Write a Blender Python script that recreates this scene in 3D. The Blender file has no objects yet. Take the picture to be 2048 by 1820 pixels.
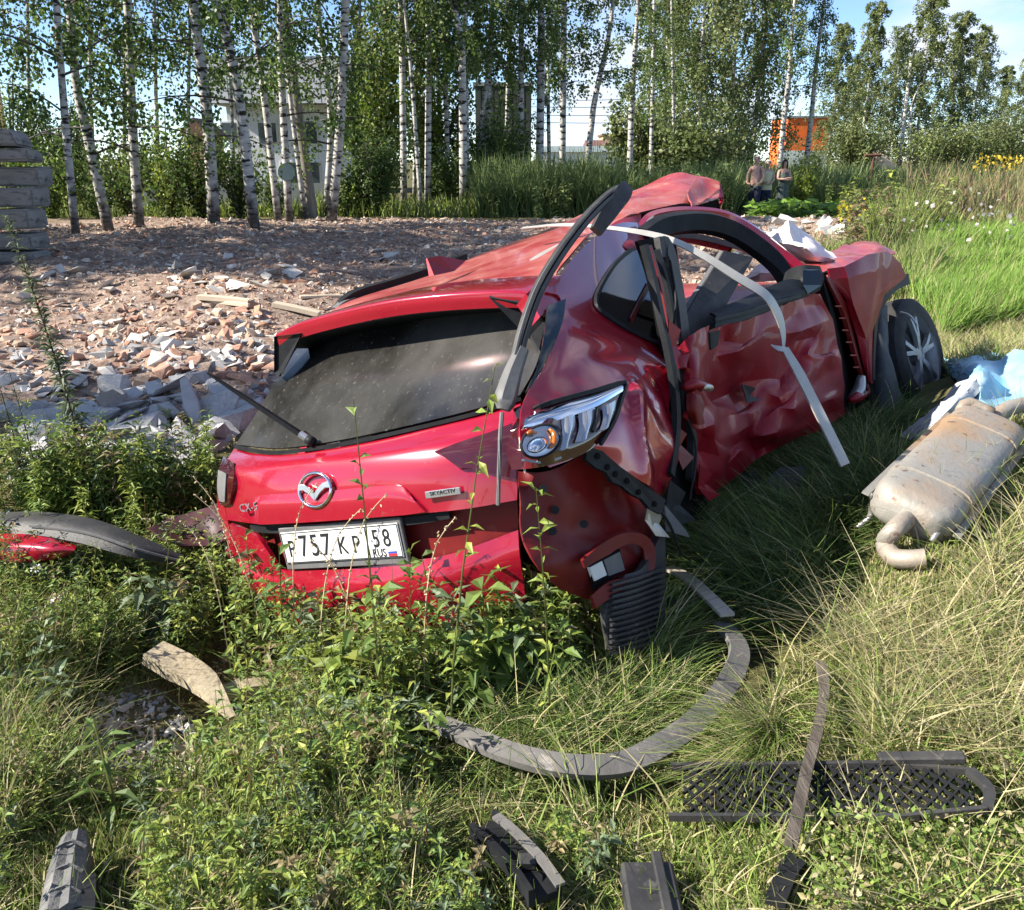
import bpy, bmesh, math, random
import numpy as np
from mathutils import Vector, Matrix

R = random.Random(7)
rng = np.random.default_rng(7)
S = bpy.context.scene
COL = S.collection
rad = math.radians

# ------------------------------------------------------------------ camera
F, CXP, CYP, H0 = 1750.0, 1024.0, 910.0, 320.0
PIT = math.atan((CYP - H0) / F)
CAM = np.array([0.0, 0.0, 1.6])
cd = bpy.data.cameras.new('camera')
cam = bpy.data.objects.new('camera', cd)
COL.objects.link(cam)
cam.location = CAM
cam.rotation_euler = (math.pi / 2 - PIT, 0, 0)
cd.sensor_fit = 'HORIZONTAL'
cd.sensor_width = 36.0
cd.lens = F / 2048 * 36
cd.clip_start = 0.05
cd.clip_end = 3000
S.camera = cam

# ------------------------------------------------------------------ light
SUN_AZ, SUN_EL = rad(262.0), rad(36.0)       # compass style: 0 = +Y, 90 = +X
sdir = Vector((math.sin(SUN_AZ) * math.cos(SUN_EL), math.cos(SUN_AZ) * math.cos(SUN_EL), math.sin(SUN_EL)))
sl = bpy.data.lights.new('sun', 'SUN')
sl.energy = 4.8
sl.angle = rad(0.53)
sl.color = (1.0, 0.93, 0.82)
so = bpy.data.objects.new('sun', sl)
COL.objects.link(so)
so.rotation_euler = sdir.to_track_quat('Z', 'Y').to_euler()

W = bpy.data.worlds.new('World')
S.world = W
W.use_nodes = True
nt = W.node_tree
nt.nodes.clear()
wo = nt.nodes.new('ShaderNodeOutputWorld')
bg = nt.nodes.new('ShaderNodeBackground')
bg.inputs['Strength'].default_value = 0.086
sky = nt.nodes.new('ShaderNodeTexSky')
sky.sky_type = 'NISHITA'
sky.sun_disc = False
sky.sun_elevation = SUN_EL
sky.sun_rotation = SUN_AZ
sky.dust_density = 0.0
sky.air_density = 0.7
sky.ozone_density = 4.0
tc = nt.nodes.new('ShaderNodeTexCoord')
mp = nt.nodes.new('ShaderNodeMapping')
mp.inputs['Scale'].default_value = (1.0, 1.0, 2.6)
mp.inputs['Location'].default_value = (0.35, 0.1, 0.0)
cn = nt.nodes.new('ShaderNodeTexNoise')
cn.inputs['Scale'].default_value = 3.2
cn.inputs['Detail'].default_value = 7
cn.inputs['Roughness'].default_value = 0.55
cr_ = nt.nodes.new('ShaderNodeValToRGB')
cr_.color_ramp.elements[0].position = 0.50
cr_.color_ramp.elements[1].position = 0.68
cm = nt.nodes.new('ShaderNodeMixRGB')
cm.inputs['Color2'].default_value = (4.6, 4.8, 5.4, 1)
L = nt.links.new
L(tc.outputs['Generated'], mp.inputs['Vector'])
L(mp.outputs['Vector'], cn.inputs['Vector'])
L(cn.outputs['Fac'], cr_.inputs['Fac'])
L(cr_.outputs['Color'], cm.inputs['Fac'])
L(sky.outputs['Color'], cm.inputs['Color1'])
L(cm.outputs['Color'], bg.inputs['Color'])
L(bg.outputs['Background'], wo.inputs['Surface'])

S.view_settings.view_transform = 'Standard'
S.view_settings.look = 'None'
S.view_settings.exposure = 1.42
S.view_settings.gamma = 1.0
S.view_settings.use_curve_mapping = False
S.render.engine = 'CYCLES'
S.cycles.max_bounces = 6
S.cycles.transparent_max_bounces = 8

# ------------------------------------------------------------------ pixel <-> world design helpers
FWD = np.array([0, math.cos(PIT), -math.sin(PIT)])
UPV = np.array([0, math.sin(PIT), math.cos(PIT)])
RTV = np.array([1.0, 0, 0])


def ray(px, py):
    return FWD + RTV * (px - CXP) / F - UPV * (py - CYP) / F


def U(px, py, Z):
    return CAM + Z * ray(px, py)


def pxl(P):
    d = np.asarray(P, float) - CAM
    z = d @ FWD
    return CXP + F * (d @ RTV) / z, CYP - F * (d @ UPV) / z, z


# ------------------------------------------------------------------ vectorised noise
def _h(i, j, k, s):
    n = (i.astype(np.int64) * 374761393 + j.astype(np.int64) * 668265263 + k.astype(np.int64) * 2147483647 + s * 974634777) & 0xffffffff
    n = ((n ^ (n >> 13)) * 1274126177) & 0xffffffff
    n = (n ^ (n >> 16)) & 0xffffffff
    return n / 4294967295.0


def vnoise(P, f=1.0, seed=0):
    P = np.asarray(P, float) * f
    if P.shape[-1] == 2:
        P = np.concatenate([P, np.zeros(P.shape[:-1] + (1,))], -1)
    i = np.floor(P)
    t = P - i
    t = t * t * (3 - 2 * t)
    i = i.astype(np.int64)
    x, y, z = i[..., 0], i[..., 1], i[..., 2]
    r = 0
    for a in (0, 1):
        for b in (0, 1):
            for c in (0, 1):
                w = (t[..., 0] if a else 1 - t[..., 0]) * (t[..., 1] if b else 1 - t[..., 1]) * (t[..., 2] if c else 1 - t[..., 2])
                r = r + w * _h(x + a, y + b, z + c, seed)
    return r * 2 - 1


def fbm(P, f=1.0, o=4, seed=0):
    r, a = 0, 1.0
    for k in range(o):
        r = r + a * vnoise(P, f * 2 ** k, seed + k)
        a *= .5
    return r


def ridge(P, f=1.0, seed=0):
    return 1 - 2 * np.abs(vnoise(P, f, seed))


def sst(a, b, x):
    t = np.clip((x - a) / (b - a), 0, 1)
    return t * t * (3 - 2 * t)


# ------------------------------------------------------------------ object helpers
def tag(o, label=None, cat=None, group=None, kind=None):
    if label: o['label'] = label
    if cat: o['category'] = cat
    if group: o['group'] = group
    if kind: o['kind'] = kind
    return o


def empty(name, loc=(0, 0, 0), rz=0.0):
    o = bpy.data.objects.new(name, None)
    o.empty_display_size = .1
    COL.objects.link(o)
    o.location = Vector([float(a) for a in loc])
    o.rotation_euler = (0, 0, rz)
    return o


def mesh_np(name, V, faces, mats, smooth=True, midx=None, col=None):
    """V (n,3); faces: (m,k) array or list of lists"""
    me = bpy.data.meshes.new(name)
    V = np.asarray(V, np.float32)
    if isinstance(faces, np.ndarray):
        m, k = faces.shape
        me.vertices.add(len(V))
        me.vertices.foreach_set('co', V.ravel())
        me.loops.add(m * k)
        me.loops.foreach_set('vertex_index', faces.astype(np.int32).ravel())
        me.polygons.add(m)
        me.polygons.foreach_set('loop_start', np.arange(0, m * k, k, dtype=np.int32))
        me.polygons.foreach_set('loop_total', np.full(m, k, np.int32))
    else:
        me.from_pydata([tuple(float(a) for a in v) for v in V], [], [tuple(int(i) for i in f) for f in faces])
    me.update(calc_edges=True)
    me.validate()
    n = len(me.polygons)
    if midx is not None: me.polygons.foreach_set('material_index', np.asarray(midx, np.int32))
    me.polygons.foreach_set('use_smooth', np.full(n, bool(smooth)))
    for m_ in (mats if isinstance(mats, (list, tuple)) else [mats]):
        me.materials.append(m_)
    if col is not None:
        a = me.attributes.new('Col', 'FLOAT_COLOR', 'FACE')
        c = np.ones((n, 4), np.float32)
        c[:, :3] = col
        a.data.foreach_set('color', c.ravel())
    return me


def origin_of(parent):
    v = np.zeros(3)
    while parent is not None:
        v = v + np.array(parent.location)
        parent = parent.parent
    return v


def obj(name, me, parent=None):
    o = bpy.data.objects.new(name, me)
    COL.objects.link(o)
    if parent is not None: o.parent = parent
    return o


class MB:
    """collects pieces (world coordinates) into ONE mesh"""
    def __init__(s):
        s.v, s.f, s.n = [], [], 0

    def add(s, V, Fs):
        s.v.extend([np.asarray(v, float) for v in V])
        s.f.extend([[i + s.n for i in f] for f in Fs])
        s.n += len(V)
        return s

    def box(s, c, size, rot=None, taper=1.0):
        c = np.asarray(c, float)
        h = np.asarray(size, float) / 2
        m = np.eye(3) if rot is None else np.asarray(rot)
        V = []
        for z in (-1, 1):
            t = taper if z > 0 else 1
            for x, y in ((-1, -1), (1, -1), (1, 1), (-1, 1)):
                V.append(c + m @ np.array([x * h[0] * t, y * h[1] * t, z * h[2]]))
        return s.add(V, [[3, 2, 1, 0], [4, 5, 6, 7], [0, 1, 5, 4], [1, 2, 6, 5], [2, 3, 7, 6], [3, 0, 4, 7]])

    def sweep(s, path, prof, up=(0, 0, 1), smooth=3, scale=None, caps=True, twist=None):
        P = np.asarray(path, float)
        if smooth > 1: P = crline(P, smooth)
        n = len(P)
        T = np.gradient(P, axis=0)
        T /= np.linalg.norm(T, axis=1)[:, None] + 1e-9
        up = np.asarray(up, float)
        k = len(prof)
        V = []
        for i in range(n):
            u_ = up if up.ndim == 1 else up[min(i * len(up) // n, len(up) - 1)]
            a = np.cross(T[i], u_)
            a /= np.linalg.norm(a) + 1e-9
            b = np.cross(a, T[i])
            sc = 1.0 if scale is None else np.interp(i / (n - 1), np.linspace(0, 1, len(scale)), scale)
            if twist is not None:
                tw = np.interp(i / (n - 1), np.linspace(0, 1, len(twist)), twist)
                a, b = a * math.cos(tw) + b * math.sin(tw), -a * math.sin(tw) + b * math.cos(tw)
            for (x, y) in prof: V.append(P[i] + (a * x + b * y) * sc)
        Fs = [[i * k + j, i * k + (j + 1) % k, (i + 1) * k + (j + 1) % k, (i + 1) * k + j] for i in range(n - 1) for j in range(k)]
        if caps:
            Fs.append(list(range(k))[::-1])
            Fs.append([(n - 1) * k + j for j in range(k)])
        return s.add(V, Fs)

    def tube(s, path, r, sides=8, smooth=3, scale=None):
        return s.sweep(path, [(r * math.cos(2 * math.pi * j / sides), r * math.sin(2 * math.pi * j / sides)) for j in range(sides)],
                       up=(0.13, 0.21, 0.97), smooth=smooth, scale=scale)

    def disc(s, c, n, r, th=.004, sides=16, r2=None, up=(0, 0, 1), inner=0.0):
        """short cylinder (or ring when inner>0) centred at c, axis n"""
        c = np.asarray(c, float)
        n = np.asarray(n, float)
        n /= np.linalg.norm(n)
        a = np.cross(n, np.asarray(up, float))
        if np.linalg.norm(a) < 1e-3: a = np.cross(n, (1, 0, 0))
        a /= np.linalg.norm(a)
        b = np.cross(n, a)
        r2 = r if r2 is None else r2
        V, Fs = [], []
        for j in range(sides):
            t = 2 * math.pi * j / sides
            d = a * math.cos(t) * r + b * math.sin(t) * r2
            V += [c + d - n * th / 2, c + d + n * th / 2]
            if inner: V += [c + d * inner - n * th / 2, c + d * inner + n * th / 2]
        if inner:
            for j in range(sides):
                p, q = 4 * j, 4 * ((j + 1) % sides)
                Fs += [[p, p + 1, q + 1, q], [p + 1, p + 3, q + 3, q + 1], [p + 3, p + 2, q + 2, q + 3], [p + 2, p, q, q + 2]]
        else:
            for j in range(sides):
                p, q = 2 * j, 2 * ((j + 1) % sides)
                Fs.append([p, p + 1, q + 1, q])
            Fs.append([2 * j + 1 for j in range(sides)][::-1])
            Fs.append([2 * j for j in range(sides)])
        return s.add(V, Fs)

    def poly(s, pts, nrm, th):
        """flat n-gon plate with thickness th along nrm"""
        P = [np.asarray(p, float) for p in pts]
        n = np.asarray(nrm, float)
        n /= np.linalg.norm(n)
        k = len(P)
        V = P + [p - n * th for p in P]
        return s.add(V, [list(range(k)), list(range(k, 2 * k))[::-1]] + [[i, i + k, (i + 1) % k + k, (i + 1) % k] for i in range(k)])

    def build(s, name, mat, parent=None, smooth=False, bevel=0, auto=None, subsurf=0):
        V = np.array(s.v) - origin_of(parent)
        me = mesh_np(name, V, s.f, mat, smooth)
        bm = bmesh.new()
        bm.from_mesh(me)
        bmesh.ops.recalc_face_normals(bm, faces=bm.faces)
        if bevel: bmesh.ops.bevel(bm, geom=list(bm.edges), offset=bevel, segments=1, affect='EDGES', profile=.7)
        bm.to_mesh(me)
        bm.free()
        me.polygons.foreach_set('use_smooth', np.full(len(me.polygons), bool(smooth)))
        if auto: me.set_sharp_from_angle(angle=rad(auto))
        o = obj(name, me, parent)
        if subsurf:
            m = o.modifiers.new('s', 'SUBSURF')
            m.levels = m.render_levels = subsurf
        return o


def crline(P, n):
    """Catmull-Rom through P (k,d), n samples per span"""
    P = np.asarray(P, float)
    if len(P) < 3:
        t = np.linspace(0, 1, n + 1)[:, None]
        return P[0] * (1 - t) + P[-1] * t
    E = np.concatenate([[2 * P[0] - P[1]], P, [2 * P[-1] - P[-2]]])
    out = []
    for i in range(1, len(E) - 2):
        for t in np.linspace(0, 1, n, endpoint=False):
            p0, p1, p2, p3 = E[i - 1], E[i], E[i + 1], E[i + 2]
            out.append(.5 * (2 * p1 + (p2 - p0) * t + (2 * p0 - 5 * p1 + 4 * p2 - p3) * t * t + (3 * p1 - p0 - 3 * p2 + p3) * t ** 3))
    out.append(P[-1])
    return np.array(out)


def crgrid(G, nu, nv):
    """G (r,c,3) -> dense grid through all control points"""
    G = np.asarray(G, float)
    A = np.stack([crline(G[:, c], nv) for c in range(G.shape[1])], 1)
    return np.stack([crline(A[r], nu) for r in range(A.shape[0])], 0)


def linegrid(G, nu, nv):
    G = np.asarray(G, float)
    r, c = G.shape[:2]
    a = np.linspace(0, r - 1, (r - 1) * nv + 1)
    i = np.minimum(a.astype(int), r - 2)
    t = (a - i)[:, None, None]
    A = G[i] * (1 - t) + G[i + 1] * t
    a = np.linspace(0, c - 1, (c - 1) * nu + 1)
    i = np.minimum(a.astype(int), c - 2)
    t = (a - i)[None, :, None]
    return A[:, i] * (1 - t) + A[:, i + 1] * t


def grid_normals(A):
    du = np.gradient(A, axis=1)
    dv = np.gradient(A, axis=0)
    n = np.cross(du, dv)
    return n / (np.linalg.norm(n, axis=-1, keepdims=True) + 1e-12)


def sheet(name, G, mat, parent=None, nu=6, nv=6, th=.004, disp=None, smooth=True, dense=False, toward=None, auto=None, lin=False):
    """solid sheet through a control grid; thickness goes away from the camera side"""
    A = np.asarray(G, float) if dense else (linegrid(G, nu, nv) * lin + crgrid(G, nu, nv) * (1 - lin) if lin else crgrid(G, nu, nv))
    N = grid_normals(A)
    mid = A[A.shape[0] // 2, A.shape[1] // 2]
    ref = (CAM if toward is None else np.asarray(toward)) - mid
    if N[N.shape[0] // 2, N.shape[1] // 2] @ ref < 0: N = -N
    if disp is not None: A = A + N * disp(A)[..., None]
    B = A - N * th
    r, c = A.shape[:2]
    V = np.concatenate([A.reshape(-1, 3), B.reshape(-1, 3)]) - origin_of(parent)
    ii, jj = np.meshgrid(np.arange(r - 1), np.arange(c - 1), indexing='ij')
    q = np.stack([ii * c + jj, ii * c + jj + 1, (ii + 1) * c + jj + 1, (ii + 1) * c + jj], -1).reshape(-1, 4)
    n = r * c
    rim = []
    loop = [j for j in range(c)] + [i * c + c - 1 for i in range(1, r)] + [(r - 1) * c + j for j in range(c - 2, -1, -1)] + [i * c for i in range(r - 2, 0, -1)]
    for a, b in zip(loop, loop[1:] + loop[:1]): rim.append([a, a + n, b + n, b])
    fs = np.concatenate([q, q[:, ::-1] + n, np.array(rim)])
    me = mesh_np(name, V, fs, mat, smooth)
    bm = bmesh.new()
    bm.from_mesh(me)
    bmesh.ops.recalc_face_normals(bm, faces=bm.faces)
    bm.to_mesh(me)
    bm.free()
    me.set_sharp_from_angle(angle=rad(auto or 55))
    return obj(name, me, parent)


# ------------------------------------------------------------------ materials
def hexl(h):
    """'#rrggbb' sRGB -> linear"""
    h = h.lstrip('#')
    o = []
    for i in (0, 2, 4):
        c = int(h[i:i + 2], 16) / 255
        o.append(c / 12.92 if c <= .04045 else ((c + .055) / 1.055) ** 2.4)
    return tuple(o)


def M(name, c1, c2=None, scale=8.0, rough=.6, metal=0.0, bump=0.0, bscale=40.0, coat=0.0, stretch=(1, 1, 1), lo=.35, hi=.65,
      c3=None, scale3=30.0, f3=(.55, .65), spec=.5, r2=None, detail=6, trans=None):
    m = bpy.data.materials.new(name)
    m.use_nodes = True
    t = m.node_tree
    b = t.nodes['Principled BSDF']
    lk = t.links.new
    b.inputs['Roughness'].default_value = rough
    b.inputs['Metallic'].default_value = metal
    b.inputs['Coat Weight'].default_value = coat
    b.inputs['Coat Roughness'].default_value = .06
    b.inputs['Specular IOR Level'].default_value = spec
    b.inputs['Base Color'].default_value = (*c1, 1)
    tcn = t.nodes.new('ShaderNodeTexCoord')
    mpn = t.nodes.new('ShaderNodeMapping')
    mpn.inputs['Scale'].default_value = stretch
    lk(tcn.outputs['Object'], mpn.inputs['Vector'])

    def nz(sc, det=detail):
        n = t.nodes.new('ShaderNodeTexNoise')
        n.inputs['Scale'].default_value = sc
        n.inputs['Detail'].default_value = det
        n.inputs['Roughness'].default_value = .6
        lk(mpn.outputs['Vector'], n.inputs['Vector'])
        return n
    if c2 is not None:
        n = nz(scale)
        rp = t.nodes.new('ShaderNodeValToRGB')
        rp.color_ramp.elements[0].position = lo
        rp.color_ramp.elements[1].position = hi
        rp.color_ramp.elements[0].color = (*c1, 1)
        rp.color_ramp.elements[1].color = (*c2, 1)
        lk(n.outputs['Fac'], rp.inputs['Fac'])
        outc = rp.outputs['Color']
        if r2 is not None:
            mr = t.nodes.new('ShaderNodeMapRange')
            mr.inputs['From Min'].default_value = lo
            mr.inputs['From Max'].default_value = hi
            mr.inputs['To Min'].default_value = rough
            mr.inputs['To Max'].default_value = r2
            lk(n.outputs['Fac'], mr.inputs['Value'])
            lk(mr.outputs['Result'], b.inputs['Roughness'])
        if c3 is not None:
            n3 = nz(scale3)
            r3 = t.nodes.new('ShaderNodeValToRGB')
            r3.color_ramp.elements[0].position, r3.color_ramp.elements[1].position = f3
            mx = t.nodes.new('ShaderNodeMixRGB')
            mx.inputs['Color2'].default_value = (*c3, 1)
            lk(n3.outputs['Fac'], r3.inputs['Fac'])
            lk(r3.outputs['Color'], mx.inputs['Fac'])
            lk(outc, mx.inputs['Color1'])
            outc = mx.outputs['Color']
        lk(outc, b.inputs['Base Color'])
    if bump:
        n2 = nz(bscale)
        bn = t.nodes.new('ShaderNodeBump')
        bn.inputs['Strength'].default_value = bump
        bn.inputs['Distance'].default_value = .01
        lk(n2.outputs['Fac'], bn.inputs['Height'])
        lk(bn.outputs['Normal'], b.inputs['Normal'])
    return m


def leafmat(name, tint=(1, 1, 1), trans=.35, rough=.45, spec=.35):
    """colour per leaf from the face attribute; thin, lets light through"""
    m = bpy.data.materials.new(name)
    m.use_nodes = True
    t = m.node_tree
    lk = t.links.new
    b = t.nodes['Principled BSDF']
    b.inputs['Roughness'].default_value = rough
    b.inputs['Specular IOR Level'].default_value = spec
    at = t.nodes.new('ShaderNodeAttribute')
    at.attribute_name = 'Col'
    mul = t.nodes.new('ShaderNodeMixRGB')
    mul.blend_type = 'MULTIPLY'
    mul.inputs['Fac'].default_value = 1
    mul.inputs['Color2'].default_value = (*tint, 1)
    lk(at.outputs['Color'], mul.inputs['Color1'])
    lk(mul.outputs['Color'], b.inputs['Base Color'])
    tr = t.nodes.new('ShaderNodeBsdfTranslucent')
    lk(mul.outputs['Color'], tr.inputs['Color'])
    mx = t.nodes.new('ShaderNodeMixShader')
    mx.inputs['Fac'].default_value = trans
    lk(b.outputs['BSDF'], mx.inputs[1])
    lk(tr.outputs['BSDF'], mx.inputs[2])
    lk(mx.outputs['Shader'], t.nodes['Material Output'].inputs['Surface'])
    return m

# ------------------------------------------------------------------ the car's two (bent) frames, needed by the ground
def rotm(yaw, pitch, roll):
    c, s = math.cos(yaw), math.sin(yaw)
    Rz = np.array([[c, s, 0], [-s, c, 0], [0, 0, 1]])
    c, s = math.cos(pitch), math.sin(pitch)
    Rx = np.array([[1, 0, 0], [0, c, -s], [0, s, c]])
    c, s = math.cos(roll), math.sin(roll)
    Ry = np.array([[c, 0, s], [0, 1, 0], [-s, 0, c]])
    return Rz @ Rx @ Ry


RA = rotm(rad(32.1), rad(-4.5), rad(-14.6))
TA = np.array([-.428, 2.41, -.337])
RB = rotm(rad(37.0), rad(9.0), rad(-5.0))
TB = (RA @ np.array([.85, 1.7, .4]) + TA) - RB @ np.array([.85, 1.7, .4])


def C(x, y, z):
    """car coordinates (right, forward, up) -> world; the body is bent behind the front doors"""
    p = np.array([x, y, z], float)
    w = float(sst(1.1, 2.3, y))
    return (RA @ p + TA) * (1 - w) + (RB @ p + TB) * w


def car_local(P):
    return (np.asarray(P) - TA) @ RA


# ------------------------------------------------------------------ ground
def ground_h(x, y):
    x = np.asarray(x, float)
    y = np.asarray(y, float)
    dx, dy = x + .43, y - 2.41
    t = dx * .531 + dy * .847
    s = dx * .847 - dy * .531
    h = -.30 * np.exp(-((s + .45) / 1.0) ** 2) * sst(-1.4, -.2, t) * (1 - sst(2.6, 4.6, t))
    h = h + .22 * (1 - sst(4.2, 9.0, y))
    h = h + .10 * sst(0, .5, x - .62 * (y - 1.2)) * (1 - sst(6, 13, y))
    h = h + .14 * np.exp(-((s - 1.35) / .55) ** 2) * sst(.3, 1.6, t) * (1 - sst(4.2, 6.5, t))
    # rubble spread and its near edge
    m = rub_mask(x, y)
    P = np.stack([x, y], -1)
    h = h + m * (.10 * sst(4.4, 6.2, y) + .10 * fbm(P, .6, 3, 5) * sst(6.5, 9, y) + .04 * fbm(P, 2.5, 3, 9) + .16 * np.exp(-((y - 5.9) / .55) ** 2) * (.6 + .8 * fbm(P, 1.1, 2, 6)) * (1 - sst(-.9, -.3, x)))
    h = h + .025 * fbm(P, 1.8, 3, 2) * (y < 60)
    h = h + .22 * np.exp(-((x - 7.2) / 1.5) ** 2 - ((y - 20.5) / 2.0) ** 2)
    return h


def rub_mask(x, y):
    dx, dy = x + .43, y - 2.41
    s = dx * .847 - dy * .531
    a = sst(-.55, -1.25, s) if False else 1 - sst(-1.35, -.75, s)
    P = np.stack([np.asarray(x, float), np.asarray(y, float)], -1)
    e = .5 * fbm(P, .5, 2, 31)
    far = 1 - sst(24.0, 26.0, y + e)
    near = sst(4.1, 4.9, y + e * .7)
    right = 1 - sst(-.4, .8, x - 9.5 + e + .0 * y)
    beh = sst(8.0, 9.5, y)       # behind the car the spread reaches further right
    return np.maximum(a, beh) * far * near * right


def gz(x, y):
    return float(ground_h(np.array([x]), np.array([y]))[0])


def G(px, py, lift=0.0):
    """ground point seen at a pixel"""
    r = ray(px, py)
    Z = 1.7 / max(1e-3, -r[2])
    for _ in range(25):
        P = CAM + Z * r
        z = gz(P[0], P[1]) + lift
        Zn = (CAM[2] - z) / max(1e-4, -r[2])
        Z = .5 * Z + .5 * Zn
    return CAM + Z * r


def axis_pts(lo, hi, a, b, fine, grow=1.12):
    c = list(np.arange(a, b, fine))
    st = fine
    x = b
    while x < hi:
        c.append(x)
        st *= grow
        x += st
    c.append(hi)
    st = fine
    x = a - fine
    pre = []
    while x > lo:
        pre.append(x)
        st *= grow
        x -= st
    pre.append(lo)
    return np.array(pre[::-1] + c)


def ground_mat():
    m = bpy.data.materials.new('ground_soil')
    m.use_nodes = True
    t = m.node_tree
    lk = t.links.new
    b = t.nodes['Principled BSDF']
    b.inputs['Roughness'].default_value = .95
    b.inputs['Specular IOR Level'].default_value = .1
    at = t.nodes.new('ShaderNodeAttribute')
    at.attribute_name = 'Rub'
    tcn = t.nodes.new('ShaderNodeTexCoord')

    def ramp(sc, cols, det=8):
        n = t.nodes.new('ShaderNodeTexNoise')
        n.inputs['Scale'].default_value = sc
        n.inputs['Detail'].default_value = det
        n.inputs['Roughness'].default_value = .65
        lk(tcn.outputs['Object'], n.inputs['Vector'])
        r = t.nodes.new('ShaderNodeValToRGB')
        e = r.color_ramp.elements
        e[0].position, e[1].position = cols[0][0], cols[-1][0]
        e[0].color, e[1].color = (*cols[0][1], 1), (*cols[-1][1], 1)
        for p, c in cols[1:-1]:
            k = e.new(p)
            k.color = (*c, 1)
        lk(n.outputs['Fac'], r.inputs['Fac'])
        return r, n
    g, _ = ramp(3.5, [(.3, (.055, .05, .022)), (.5, (.10, .095, .04)), (.7, (.17, .15, .075))])
    u, un = ramp(9.0, [(.3, (.12, .085, .065)), (.45, (.22, .155, .12)), (.55, (.28, .21, .17)), (.7, (.38, .32, .27))])
    mx = t.nodes.new('ShaderNodeMixRGB')
    lk(at.outputs['Fac'], mx.inputs['Fac'])
    lk(g.outputs['Color'], mx.inputs['Color1'])
    lk(u.outputs['Color'], mx.inputs['Color2'])
    lk(mx.outputs['Color'], b.inputs['Base Color'])
    n2 = t.nodes.new('ShaderNodeTexNoise')
    n2.inputs['Scale'].default_value = 28
    n2.inputs['Detail'].default_value = 8
    lk(tcn.outputs['Object'], n2.inputs['Vector'])
    bn = t.nodes.new('ShaderNodeBump')
    bn.inputs['Strength'].default_value = .8
    bn.inputs['Distance'].default_value = .03
    lk(n2.outputs['Fac'], bn.inputs['Height'])
    lk(bn.outputs['Normal'], b.inputs['Normal'])
    return m


xs = axis_pts(-700, 700, -6, 9, .075, 1.11)
ys = axis_pts(-30, 1500, .6, 26, .085, 1.11)
gx, gy = np.meshgrid(xs, ys)
gv = np.stack([gx, gy, ground_h(gx, gy)], -1)
r_, c_ = gx.shape
ii, jj = np.meshgrid(np.arange(r_ - 1), np.arange(c_ - 1), indexing='ij')
gf = np.stack([ii * c_ + jj, ii * c_ + jj + 1, (ii + 1) * c_ + jj + 1, (ii + 1) * c_ + jj], -1).reshape(-1, 4)
gme = mesh_np('ground', gv.reshape(-1, 3), gf, ground_mat())
ra = gme.attributes.new('Rub', 'FLOAT', 'POINT')
ra.data.foreach_set('value', rub_mask(gx, gy).astype(np.float32).ravel())
tag(obj('ground', gme), kind='structure')

# ------------------------------------------------------------------ leaf / scatter machinery
LEAF_V = np.array([[0, 0, 0], [.5, .42, .06], [0, 1, 0], [-.5, .42, .06]])


def leaves(P, D, size, asp, col, name, mat, parent=None, N=None):
    """one rhombic leaf per point: P base points, D tip directions (n,3)"""
    n = len(P)
    D = D / (np.linalg.norm(D, axis=1, keepdims=True) + 1e-9)
    if N is None: N = rng.normal(size=(n, 3))
    Sx = np.cross(D, N)
    Sx /= np.linalg.norm(Sx, axis=1, keepdims=True) + 1e-9
    Nz = np.cross(Sx, D)
    size = np.broadcast_to(np.asarray(size, float), (n,))[:, None]
    V = np.empty((n, 4, 3))
    for k in range(4):
        V[:, k] = P + (Sx * LEAF_V[k, 0] * asp + D * LEAF_V[k, 1] + Nz * LEAF_V[k, 2]) * size
    Fq = np.arange(n * 4).reshape(n, 4)
    return mesh_np(name, V.reshape(-1, 3), Fq, mat, False, col=col)


def pick(cols, n, jit=.25):
    c = np.array(cols)[rng.integers(0, len(cols), n)]
    return np.clip(c * (1 + rng.normal(size=(n, 1)) * jit), .004, .9)


BIRCH_COLS = [(.07, .125, .026), (.09, .15, .03), (.055, .10, .022), (.125, .18, .04), (.08, .12, .035)]
OLIVE_COLS = [(.17, .21, .07), (.21, .25, .09), (.14, .18, .06), (.25, .27, .11), (.11, .145, .05)]
M_LEAF = leafmat('leaf_green', trans=.45)
M_BARKW = M('birch_bark', (.34, .325, .30), (.52, .50, .47), scale=3, rough=.85, c3=(.03, .028, .025), scale3=2.6, f3=(.535, .585), stretch=(1.2, 1.2, 4.2), bump=.5, bscale=18, spec=.15)


def dark_foot(m):
    """old birch bark is black and fissured near the ground"""
    t = m.node_tree
    b = t.nodes['Principled BSDF']
    src = b.inputs['Base Color'].links[0].from_socket
    tcn = t.nodes.new('ShaderNodeTexCoord')
    sep = t.nodes.new('ShaderNodeSeparateXYZ')
    t.links.new(tcn.outputs['Object'], sep.inputs[0])
    n = t.nodes.new('ShaderNodeTexNoise')
    n.inputs['Scale'].default_value = 5
    t.links.new(tcn.outputs['Object'], n.inputs['Vector'])
    ad = t.nodes.new('ShaderNodeMath')
    ad.operation = 'MULTIPLY_ADD'
    ad.inputs[1].default_value = 2.6
    t.links.new(n.outputs['Fac'], ad.inputs[0])
    t.links.new(sep.outputs['Z'], ad.inputs[2])
    mr = t.nodes.new('ShaderNodeMapRange')
    mr.inputs['From Min'].default_value = 1.5
    mr.inputs['From Max'].default_value = 2.4
    mr.inputs['To Min'].default_value = .85
    mr.inputs['To Max'].default_value = 0
    t.links.new(ad.outputs[0], mr.inputs['Value'])
    mx = t.nodes.new('ShaderNodeMixRGB')
    mx.inputs['Color2'].default_value = (.045, .04, .036, 1)
    t.links.new(mr.outputs['Result'], mx.inputs['Fac'])
    t.links.new(src, mx.inputs['Color1'])
    t.links.new(mx.outputs['Color'], b.inputs['Base Color'])


dark_foot(M_BARKW)
M_TWIG = M('birch_twig', (.05, .04, .032), (.09, .075, .06), scale=6, rough=.8)


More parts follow.
